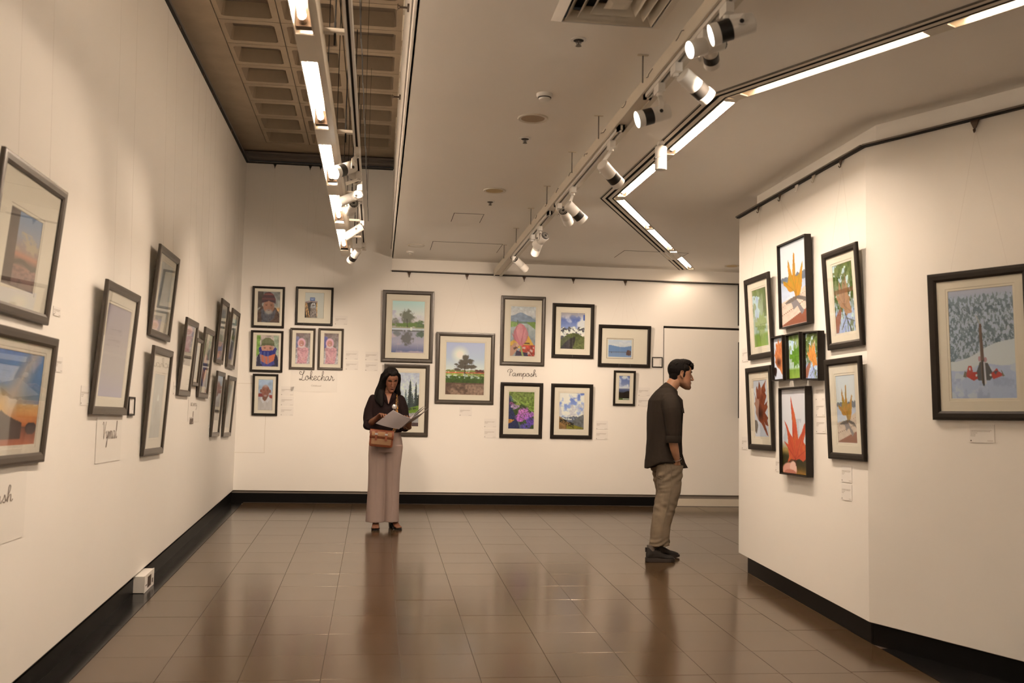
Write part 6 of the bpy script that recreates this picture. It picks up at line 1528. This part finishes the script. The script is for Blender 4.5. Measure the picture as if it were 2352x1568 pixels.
# sandals
for (hx, hy, tx, ty) in ((-.095, .035, -.100, -.125), (.058, .055, .128, -.085)):
    d = V3(tx - hx, ty - hy, 0).normalized(); n_ = V3(-d.y, d.x, 0); sr = empty('sandal'); sr.parent = wom; sr.location = (hx, hy, 0)
    def q(t, w, z): c = d * t; return c + n_ * w + V3(0, 0, z + SLOPE * (hy + c.y))
    m = MB(); R = []
    for t, w, z in ((-.03, .012, .075), (-.018, .026, .073), (.03, .029, .070), (.08, .033, .035), (.13, .041, .014), (.17, .038, .013), (.193, .018, .013)):
        R.append([q(t, -w, z - .012), q(t, w, z - .012), q(t, w, z), q(t, -w, z)])
    m.loft(R); m.build('sole', M_shoeW, sr)
    m = MB(); m.loft([[q(-.026, -.018, .066), q(.022, -.022, .066), q(.022, .022, .066), q(-.026, .018, .066)], [q(-.018, -.015, .001), q(.016, -.016, .001), q(.016, .016, .001), q(-.018, .015, .001)]]); m.build('heel', M_shoeW, sr)
    for t, w, z, lw in ((.135, .043, .020, .020), (.098, .038, .035, .012)):
        m = MB(); R = []
        for k in range(9):
            a = PI * k / 8; ww = -w * math.cos(a); zz = z + .036 * math.sin(a) ** .8 - .008
            R.append([q(t - lw / 2, ww, zz), q(t + lw / 2, ww, zz - .002), q(t + lw / 2, ww * .95, zz - .005), q(t - lw / 2, ww * .95, zz - .003)])
        m.loft(R); m.build('strap', M_shoeW, sr)
    m = MB(); R = []
    for k in range(13):
        a = 2 * PI * k / 12; R.append([q(.0 + .036 * math.cos(a), .034 * math.sin(a), zz) for zz in (.118, .127)] )
    m.loft([[a_, b_, b_ + V3(0, 0, .0), a_] for a_, b_ in R]); m.build('ankle_strap', M_shoeW, sr)
# hair: crown, two long front curtains and the fall behind the shoulders
m = MB()
blob(m, V3(0, -.032, .022), (.079, .090, .096), H, 24); blob(m, V3(0, -.006, .074), (.070, .080, .052), H, 24)
def hs_(*pts): return [H @ V3(*p) for p in pts]
def lock(pts, ra, rb, n=12):
    """flattened lock of hair; ra: half width across, rb: half thickness"""
    R = []
    for k, p in enumerate(pts):
        dd = (pts[min(k + 1, len(pts) - 1)] - pts[max(k - 1, 0)]).normalized(); ax = dd.cross(V3(0, 1, 0))
        ax = ax.normalized() if ax.length > .1 else V3(1, 0, 0); bx = dd.cross(ax).normalized()
        R.append(ering(p, ax * ra[k], bx * rb[k], n))
    m.loft(R)
lock(hs_((.006, .040, .108), (.036, .052, .098), (.064, .044, .062), (.076, .030, .018), (.080, .018, -.03)) + [V3(-.078, -.050, 1.405), V3(-.088, -.070, 1.36), V3(-.090, -.094, 1.31), V3(-.082, -.112, 1.265), V3(-.070, -.118, 1.235)], [.014, .020, .026, .028, .030, .034, .036, .036, .028, .010], [.010, .014, .018, .020, .022, .022, .020, .016, .012, .006])
lock(hs_((.05, .0, .08), (.074, -.02, .03), (.080, -.02, -.04)) + [V3(-.098, -.02, 1.42), V3(-.118, -.035, 1.36), V3(-.120, -.080, 1.31), V3(-.108, -.106, 1.275)], [.03, .036, .038, .038, .036, .030, .012], [.02, .03, .03, .026, .022, .014, .006])
lock(hs_((-.006, .040, .108), (-.036, .052, .098), (-.062, .044, .062), (-.072, .030, .016), (-.074, .012, -.04)) + [V3(.082, -.020, 1.415), V3(.094, -.005, 1.37), V3(.100, .020, 1.33)], [.014, .020, .024, .024, .026, .028, .026, .014], [.010, .014, .016, .020, .022, .024, .022, .010])
lock(hs_((0, -.085, .06), (0, -.105, .0), (0, -.10, -.08)) + [V3(-.005, .075, 1.38), V3(-.01, .115, 1.28), V3(-.01, .120, 1.15), V3(-.01, .115, 1.06)], [.055, .072, .078, .090, .095, .085, .05], [.02, .03, .04, .035, .028, .022, .012])
lock(hs_((.045, -.06, .02), (.055, -.07, -.06)) + [V3(-.070, .03, 1.40), V3(-.090, .08, 1.33)], [.04, .045, .045, .03], [.04, .04, .035, .02]); lock(hs_((-.045, -.06, .02), (-.055, -.07, -.06)) + [V3(.065, .03, 1.40), V3(.080, .08, 1.33)], [.04, .042, .04, .03], [.04, .04, .035, .02])
fuse(m, 'hair', HRM, wom, .0042, 3, folds([(75, 5, (1.5, 1.5, .22), .0016, None), (30, 6, (1.5, 1.5, .2), .002, None)]))
# bracelet
m = MB(); dW = (WL - EL).normalized(); a_ = dW.cross(V3(0, 0, 1)).normalized(); b_ = a_.cross(dW); cW = WL - dW * .012
m.tube([cW + a_ * .029 * math.cos(t) + b_ * .027 * math.sin(t) for t in [2 * PI * k / 20 for k in range(21)]], .0035, 8); m.build('bracelet', M_brass, wom, 60)

# ---- booklet (held)
bk = empty('booklet', Matrix.Translation(wp + np.array([.1, -.26, 1.1])), 'open white booklet held by the woman, pages fanned to the right', 'booklet')
o_ = V3(.1, -.26, 1.1)
def sheet(name, c4, bulge, mat=M_page, n=10, th=.0012):
    a, b, c, d = [V3(*p) - o_ for p in c4]; m = MB(); R = []; nn = (b - a).cross(d - a).normalized()
    for k in range(n + 1):
        t = k / n; p = a.lerp(b, t); q_ = d.lerp(c, t); off_ = nn * bulge * math.sin(PI * t)
        R.append([p + off_, q_ + off_, q_ + off_ + nn * th, p + off_ + nn * th])
    m.loft(R); return m.build(name, mat, bk, 60)
sheet('cover', [(.223, -.335, 1.117), (.034, -.345, 1.196), (-.130, -.235, 1.063), (.104, -.230, 1.009)], .008, th=.002)
sheet('page', [(.222, -.333, 1.119), (.042, -.340, 1.200), (-.120, -.228, 1.068), (.106, -.224, 1.012)], .013)
for k, (x, z, bl) in enumerate(((.348, 1.245, .012), (.362, 1.236, .006), (.390, 1.222, -.006))):
    sheet('page', [(.221, -.335, 1.118), (x, -.34, z), (x - .085, -.225, z - .085), (.125, -.215, 1.02)], bl)
# ---- satchel
BM = Matrix.Translation(wp + np.array([-.074, -.182, .828])) @ Matrix.Rotation(.075, 4, 'Y')
bag = empty('satchel', BM, 'small brown leather and tan satchel hanging at the woman\'s hip', 'bag')
def rbox(m, x0, x1, y0, y1, z0, z1, r=.012):
    R = []
    for (y, i) in ((y0, r * .4), (y0 + r * .3, 0), (y1 - r * .3, 0), (y1, r * .4)):
        ring = []
        for (cx_, cz_, a0) in ((x1 - r, z1 - r, 0), (x0 + r, z1 - r, 90), (x0 + r, z0 + r, 180), (x1 - r, z0 + r, 270)):
            for k in range(4):
                a = math.radians(a0 + 30 * k); ring.append(V3(cx_ + (r - i) * math.cos(a), y, cz_ + (r - i) * math.sin(a)))
        R.append(ring)
    m.loft(R)
m = MB(); rbox(m, -.118, .118, -.035, .045, 0, .158, .02); m.build('body', M_lea, bag, 50)
m = MB(); rbox(m, -.098, .098, -.040, -.030, .022, .12, .008); m.build('canvas_panel', M_tan, bag, 50)
m = MB(); R = []
for (y, z) in ((.047, .10), (.048, .150), (.040, .166), (.0, .172), (-.036, .166), (-.046, .150), (-.048, .088)):
    R.append([V3(-.120, y, z), V3(.120, y, z), V3(.120, y * .9, z - .005), V3(-.120, y * .9, z - .005)])
m.loft(R); m.build('flap', M_lea, bag, 50)
m = MB(); rbox(m, -.100, .100, -.0515, -.046, .104, .150, .006); m.build('flap_panel', M_tan, bag, 50)
for x in (-.055, .045):
    m = MB(); m.box(x - .011, x + .011, -.058, -.050, .062, .164); m.build('buckle_strap', M_lea, bag)
    m = MB(); m.box(x - .014, x + .014, -.063, -.057, .118, .136); m.build('buckle', M_silver, bag)
m = MB(); R = []
def leo():
    m_, t, b = nt('leopard strap')
    v = t.nodes.new('ShaderNodeTexVoronoi'); v.inputs['Scale'].default_value = 42; v.feature = 'DISTANCE_TO_EDGE'; tc = t.nodes.new('ShaderNodeTexCoord'); L(t, tc.outputs['Object'], v.inputs['Vector'])
    r = t.nodes.new('ShaderNodeValToRGB'); r.color_ramp.elements[0].color = (.02, .012, .01, 1); r.color_ramp.elements[1].color = (.50, .25, .05, 1); r.color_ramp.elements[0].position = .12; r.color_ramp.elements[1].position = .18
    L(t, v.outputs['Distance'], r.inputs[0]); L(t, r.outputs[0], b.inputs['Base Color']); return m_
Bi = BM.inverted() @ WO
path = [V3(.052, -.155, .975), V3(.080, -.150, 1.05), V3(.080, -.128, 1.18), V3(.080, -.112, 1.27), V3(.082, -.065, 1.335), V3(.084, .01, 1.362), V3(.06, .09, 1.33), V3(-.02, .135, 1.20), V3(-.14, .11, 1.05), V3(-.19, .0, .98), V3(-.185, -.12, .975)]
for k, p in enumerate(path):
    dd = (path[min(k + 1, len(path) - 1)] - path[max(k - 1, 0)]).normalized(); out_ = V3(p.x + .02, p.y - .0, 0).normalized(); ax = dd.cross(out_).normalized()
    R.append([Bi @ (p + ax * .016), Bi @ (p - ax * .016), Bi @ (p - ax * .016 - out_ * .003), Bi @ (p + ax * .016 - out_ * .003)])
m.loft(R); m.build('shoulder_strap', leo(), bag, 60)
m = MB(); m.tube([Bi @ (V3(.052, -.155, .99) + V3(.012 * math.cos(t), 0, .014 * math.sin(t))) for t in [2 * PI * k / 14 for k in range(15)]], .0028, 6); m.build('ring', M_silver, bag, 60)
bd = empty('badge', WO @ Matrix.Translation((.054, -.136, 1.233)) @ Matrix.Rotation(PI / 2, 4, 'X'), 'round silver badge on the woman\'s patterned shoulder strap', 'badge')
MB().lathe([(0, 0), (.024, 0), (.0255, .003), (.023, .007), (.012, .0095), (0, .010)], 28).build('disc', M_silver, bd, 50)
MB().lathe([(.017, .0082), (.018, .0100), (.019, .0080)], 28).build('rim', M_silver, bd, 50)

# ---- man bending forward with a hand in his pocket
mp_ = at_floor(1518, 1285); MO = Matrix.Translation(mp_)
man = empty('person', MO, 'man in charcoal shirt and faded jeans leaning forward, seen in profile', 'person')
LIDM[0] = pmat('eyelid skin light', (.31, .165, .100), .5)
H = basis((.172, 0, 1.648), V3(1, -.06, -.06), V3(.06, 0, 1)); hs = 1.10
m = MB(); head_shape(m, H, hs, True)
limb(m, [H @ (V3(0, -.032, -.045) * hs), V3(.098, 0, 1.56), V3(.055, 0, 1.49), V3(.02, 0, 1.44)], [.058, .058, .062, .07], 18)
zrings(m, [(1.49, .02, 0, .055, .08), (1.45, .018, 0, .075, .13), (1.40, .02, 0, .095, .165), (1.25, .02, 0, .11, .165), (1.08, .018, 0, .105, .15), (.98, .02, 0, .11, .155), (.86, .03, 0, .115, .16)])
for sy, kx in ((-1, 0), (1, .03)):
    limb(m, [V3(.035 + kx, sy * .085, .86), V3(.015 + kx, sy * .09, .47), V3(-.075 + kx * 2, sy * .095, .15)], [.09, .058, .034], 16)
    limb(m, [V3(.02, sy * .165, 1.38), V3(.028, sy * .222, 1.25), V3(.028, sy * .232, 1.08)], [.046, .045, .042])
    limb(m, [V3(.028, sy * .232, 1.08), V3(.052, sy * .218, .985), V3(.086, sy * .182, .893)], [.043, .038, .027])
    X_ = V3(.020, -sy * .062, -.10).normalized(); Z_ = V3(.2, sy, .1); Y_ = Z_.cross(X_).normalized(); Z_ = X_.cross(Y_)
    hand(m, Matrix(((X_.x, Y_.x, Z_.x, .086), (X_.y, Y_.y, Z_.y, sy * .182), (X_.z, Y_.z, Z_.z, .893), (0, 0, 0, 1))), (.25, .3, .2), 1 if Y_.x > 0 else -1, .9, (.1, .2))
for hx, y, yaw in ((-.145, -.095, 0), (-.042, .105, .0)):
    limb(m, [V3(hx + .015, y, .10), V3(hx + .03, y, .065), V3(hx + .14, y, .040)], [.026, .024, .018])
skin_body(m, 'body', man, H, hs, (.33, .175, .105), (.26, .10, .08), stubble=.8)
eyes(man, H, hs, 1.0)
# shirt
m = MB()
zrings(m, [(1.525, .035, 0, .055, .085), (1.50, .026, 0, .074, .130), (1.46, .020, 0, .100, .185), (1.41, .018, 0, .130, .208), (1.30, .020, 0, .146, .205), (1.18, .014, 0, .144, .195), (1.06, .010, 0, .142, .190), (.94, .010, 0, .146, .195), (.86, .008, 0, .150, .200)], p=.9)
# tail: longer at the back, rising at the sides
R = []
for z, o in ((.88, 0), (.84, .002), (.80, .004)):
    R.append([V3(.006 + (.150 + o) * math.cos(t) - .0, (.200 + o) * math.sin(t), max(z, .80 + .075 * max(0, math.sin(t) ** 2) - .0)) for t in [2 * PI * k / 28 for k in range(28)]])
m.loft(R)
for sy in (-1, 1):
    limb(m, [V3(.020, sy * .165, 1.400), V3(.022, sy * .225, 1.32), V3(.030, sy * .236, 1.20), V3(.032, sy * .238, 1.10)], [.078, .078, .070, .062], 20)
fd = folds([(9, 3, (1, 1, .7), .005, None), (24, 8, (1, 1, .5), .0016, None), (34, 22, (.7, .7, 1.2), .004, lambda c: np.exp(-((c[:, 2] - 1.12) / .06) ** 2) * (np.abs(c[:, 1]) > .16))])
fuse(m, 'shirt', M_shirtM, man, .0065, 4, fd)
for sy in (-1, 1):                                           # turned-up cuffs
    m = MB(); ax = V3(.012, 0, -1).normalized(); c0 = V3(.033, sy * .238, 1.100)
    m.loft([ering(c0 + ax * t, V3(r, 0, 0), V3(0, r * .95, 0), 22) for t, r in ((0, .050), (0, .066), (.01, .069), (.055, .067), (.062, .063), (.062, .050), (.02, .048))], cap0=False, cap1=False); m.build('cuff', M_shirtM, man, 60)
    m = MB(); m.box(.085, .088, sy * .238 - .012, sy * .238 + .012, 1.10, 1.15); m.build('sleeve_tab', M_shirtM, man)
# open front edge with flap, collar, pocket flap
m = MB(); R = []
for x, y, z, w in ((.120, -.055, 1.475, .02), (.172, -.060, 1.42, .024), (.180, -.062, 1.34, .02), (.172, -.060, 1.20, .018), (.168, -.060, 1.05, .018), (.172, -.065, .94, .022), (.196, -.070, .86, .026), (.222, -.072, .815, .026)):
    R.append([V3(x, y, z), V3(x - w * 2.4, y - .03, z - .004), V3(x - w * 2.4, y - .024, z - .004), V3(x - .004, y + .010, z)])
m.loft(R); m.build('front_flap', M_shirtM, man, 60)
m = MB(); R = []
for k in range(13):
    t = math.radians(-150 + 300 * k / 12); cz_ = math.cos(t)
    c = V3(.062 + .068 * -cz_ * -1 * -1, .078 * math.sin(t), 1.520 - .0 + .048 * cz_ * 1.0)
    base = V3(.060 - .065 * cz_, .076 * math.sin(t), 1.4975 + .0425 * cz_); top = base + V3(.022 + .014 * cz_, -.006 * math.sin(t), .036); out2 = base + V3(-.022 * cz_, .022 * math.sin(t), -.012 - (.035 if abs(k - 6) > 4 else 0))
    R.append([base, top, top + V3(-.006 * cz_, .006 * math.sin(t), -.002), out2, out2 - V3(0, 0, .004)])
m.loft(R); m.build('collar', M_shirtM, man, 50)
m = MB(); m.loft([[V3(.118, -.190, 1.345), V3(.160, -.130, 1.345), V3(.158, -.126, 1.345), V3(.116, -.186, 1.345)], [V3(.122, -.196, 1.31), V3(.166, -.134, 1.30), V3(.162, -.13, 1.30), V3(.118, -.19, 1.31)]]); m.build('pocket_flap', M_shirtM, man)
m = MB(); zrings(m, [(1.46, .10, 0, .045, .05), (1.40, .125, 0, .045, .06), (1.2, .12, 0, .048, .07), (1.0, .12, 0, .05, .07), (.9, .12, 0, .05, .07)]); m.build('undershirt', M_tee, man, 60)
# jeans
m = MB()
zrings(m, [(.97, .015, 0, .125, .165), (.90, .022, 0, .130, .172), (.84, .038, 0, .134, .176), (.78, .048, 0, .128, .172)])
for sy, o in ((-1, 0), (1, 1)):
    dx = [.012, .022, .034, .034, .040, .060, .066][::1] if o else [0] * 7
    rows = [(.84, .046, .128), (.72, .042, .112), (.60, .044, .100), (.46, .006, .094), (.31, -.030, .084), (.20, -.036, .084), (.135, -.040, .090)]
    zrings(m, [(z, cx_ + dx[i], sy * .088, rx - (.012 if o and z < .5 else 0), .094 - (.84 - z) * .02) for i, (z, cx_, rx) in enumerate(rows)], n=26)
def jf(co, no):
    d = n3(co, 15, 4, (1, 1, .9)) * .004 + n3(co, 34, 9, (1, 1, 1.5)) * .002 + np.abs(n3(co, 26, 19, (.8, .8, 2.0))) * .003 * (.5 + .5 * n3(co, 8, 2))
    z = co[:, 2]; d += .0045 * np.sin(z * 150 + 5 * np.sin(co[:, 0] * 19 + co[:, 1] * 16) + co[:, 1] * 24) * np.clip((.24 - z) / .12, 0, 1)
    d += .0028 * np.sin(z * 80 + co[:, 0] * 60) * np.exp(-((z - .46) / .06) ** 2)
    d += .004 * np.sin(z * 90 - co[:, 0] * 60) * np.exp(-((z - .74) / .06) ** 2)
    return co + no * d[:, None]
fuse(m, 'jeans', M_jean, man, .0065, 3, jf)
# seams and pockets on the jeans
m = MB(); m.tube([V3(.025, -.181, .93), V3(.035, -.187, .80), V3(.035, -.184, .62), V3(.0, -.178, .46), V3(-.035, -.172, .30), V3(-.042, -.170, .17)], .0022, 6); m.build('side_seam', M_jean, man)
m = MB(); m.tube([V3(-.075, -.120, .86), V3(-.080, -.115, .74), V3(-.045, -.155, .72), V3(-.022, -.175, .735), V3(-.018, -.176, .86)], .0022, 6); m.build('back_pocket', M_jean, man)
m = MB(); m.tube([V3(.04, -.186, .892), V3(.075, -.182, .872), V3(.115, -.165, .868), V3(.135, -.150, .872)], .0040, 6); m.build('pocket_edge', M_jean, man)
m = MB(); cB = V3(.086, -.199, .893); dB = V3(.35, .25, -.9).normalized(); a_ = dB.cross(V3(0, 1, 0)).normalized(); b_ = a_.cross(dB); m.tube([cB + a_ * .034 * math.cos(t) + b_ * .033 * math.sin(t) for t in [2 * PI * k / 20 for k in range(21)]], .0022, 6); m.build('bracelet', M_silver, man, 60)
# trainers
for hx, y in ((-.165, -.095), (-.062, .105)):
    s_ = empty('trainer'); s_.parent = man; s_.location = (hx, y, SLOPE * y)
    def R4(rows, up): return [ering((x, 0, z), (0, w, 0), (0, 0, h), 18, .8) for x, w, z, h in rows]
    m = MB(); prof2 = [(0, .022), (.008, .034), (.04, .038), (.10, .036), (.16, .044), (.21, .046), (.245, .036), (.262, .016)]
    m.loft([[V3(x, -w, .0 + (.010 if x > .23 else .004 if x < .01 else 0)), V3(x, w, .0 + (.010 if x > .23 else .004 if x < .01 else 0)), V3(x, w * 1.04, .020 if 0.02 < x < .2 else .024), V3(x, w * 1.0, .036 if x < .12 else .030), V3(x, -w, .036 if x < .12 else .030), V3(x, -w * 1.04, .020 if .02 < x < .2 else .024)] for x, w in prof2]); m.build('sole', M_sole, s_, 40)
    m = MB(); m.loft(R4([(.006, .022, .055, .03), (.02, .032, .062, .040), (.055, .035, .070, .050), (.095, .036, .066, .046), (.13, .039, .054, .034), (.175, .042, .042, .024), (.22, .040, .036, .018), (.25, .026, .032, .011)], 0)); limb(m, [V3(.045, 0, .07), V3(.040, 0, .105)], [.040, .036]); fuse(m, 'upper', M_sho, s_, .004, 2, folds([(60, 3, (1, 1, 1), .0012, None)]))
    m = MB()
    for k in range(5):
        x = .090 + k * .018; z = .118 - k * .0125
        m.tube([V3(x, -.022, z - .014), V3(x + .004, 0, z), V3(x, .022, z - .014)], .0028, 6)
    m.tube([V3(.092, 0, .120), V3(.088, -.02, .140), V3(.108, -.032, .128), V3(.095, -.005, .120), V3(.104, .02, .138), V3(.118, .03, .126), V3(.095, .003, .120)], .0028, 6); m.build('laces', M_shoeW, s_)
    m = MB(); m.box(-.004, .006, -.008, .008, .085, .125); m.build('heel_tab', M_shoeW, s_)
    m = MB(); m.lathe([(.0, .095), (.036, .095), (.036, .145), (0, .145)], 18, Matrix.Translation((.048, 0, 0))); m.build('sock', pmat('grey sock', (.12, .10, .085), .9), s_, 50)
# short hair with a quiff
m = MB()
blob(m, V3(0, -.026, .042) * hs, (.081 * hs, .088 * hs, .088 * hs), H, 24); blob(m, V3(0, .016, .092) * hs, (.066 * hs, .074 * hs, .040 * hs), H, 24); blob(m, V3(0, -.056, -.004) * hs, (.064 * hs, .041 * hs, .076 * hs), H, 20)
blob(m, V3(0, .066, .080) * hs, (.052 * hs, .032 * hs, .026 * hs), H, 20); blob(m, V3(0, .088, .064) * hs, (.036 * hs, .014 * hs, .018 * hs), H, 16)
for sx in (-1, 1):
    blob(m, V3(sx * .058, .014, .052) * hs, (.017 * hs, .043 * hs, .034 * hs), H); blob(m, V3(sx * .0650, .010, .010) * hs, (.0085 * hs, .012 * hs, .036 * hs), H); blob(m, V3(sx * .0660, .010, .036) * hs, (.010 * hs, .018 * hs, .030 * hs), H)
rq = random.Random(11)
for k in range(130):
    a = rq.uniform(-1.2, 1.2); b = rq.uniform(-1.1, 1.3)
    dv = V3(math.sin(a) * .075, math.sin(b) * .085 - .0, .055 + .060 * math.cos(a) * math.cos(b))
    p = H @ (dv * hs); q2 = H @ ((dv + V3(rq.uniform(-.01, .01), rq.uniform(.0, .022), rq.uniform(.010, .020))) * hs)
    m.tube([p, (p + q2) / 2 + V3(.001, 0, .002), q2], [.006, .0045, .002], 6)
fuse(m, 'hair', HRM, man, .0030, 1, folds([(120, 5, (.5, 1, .6), .0012, None)]))
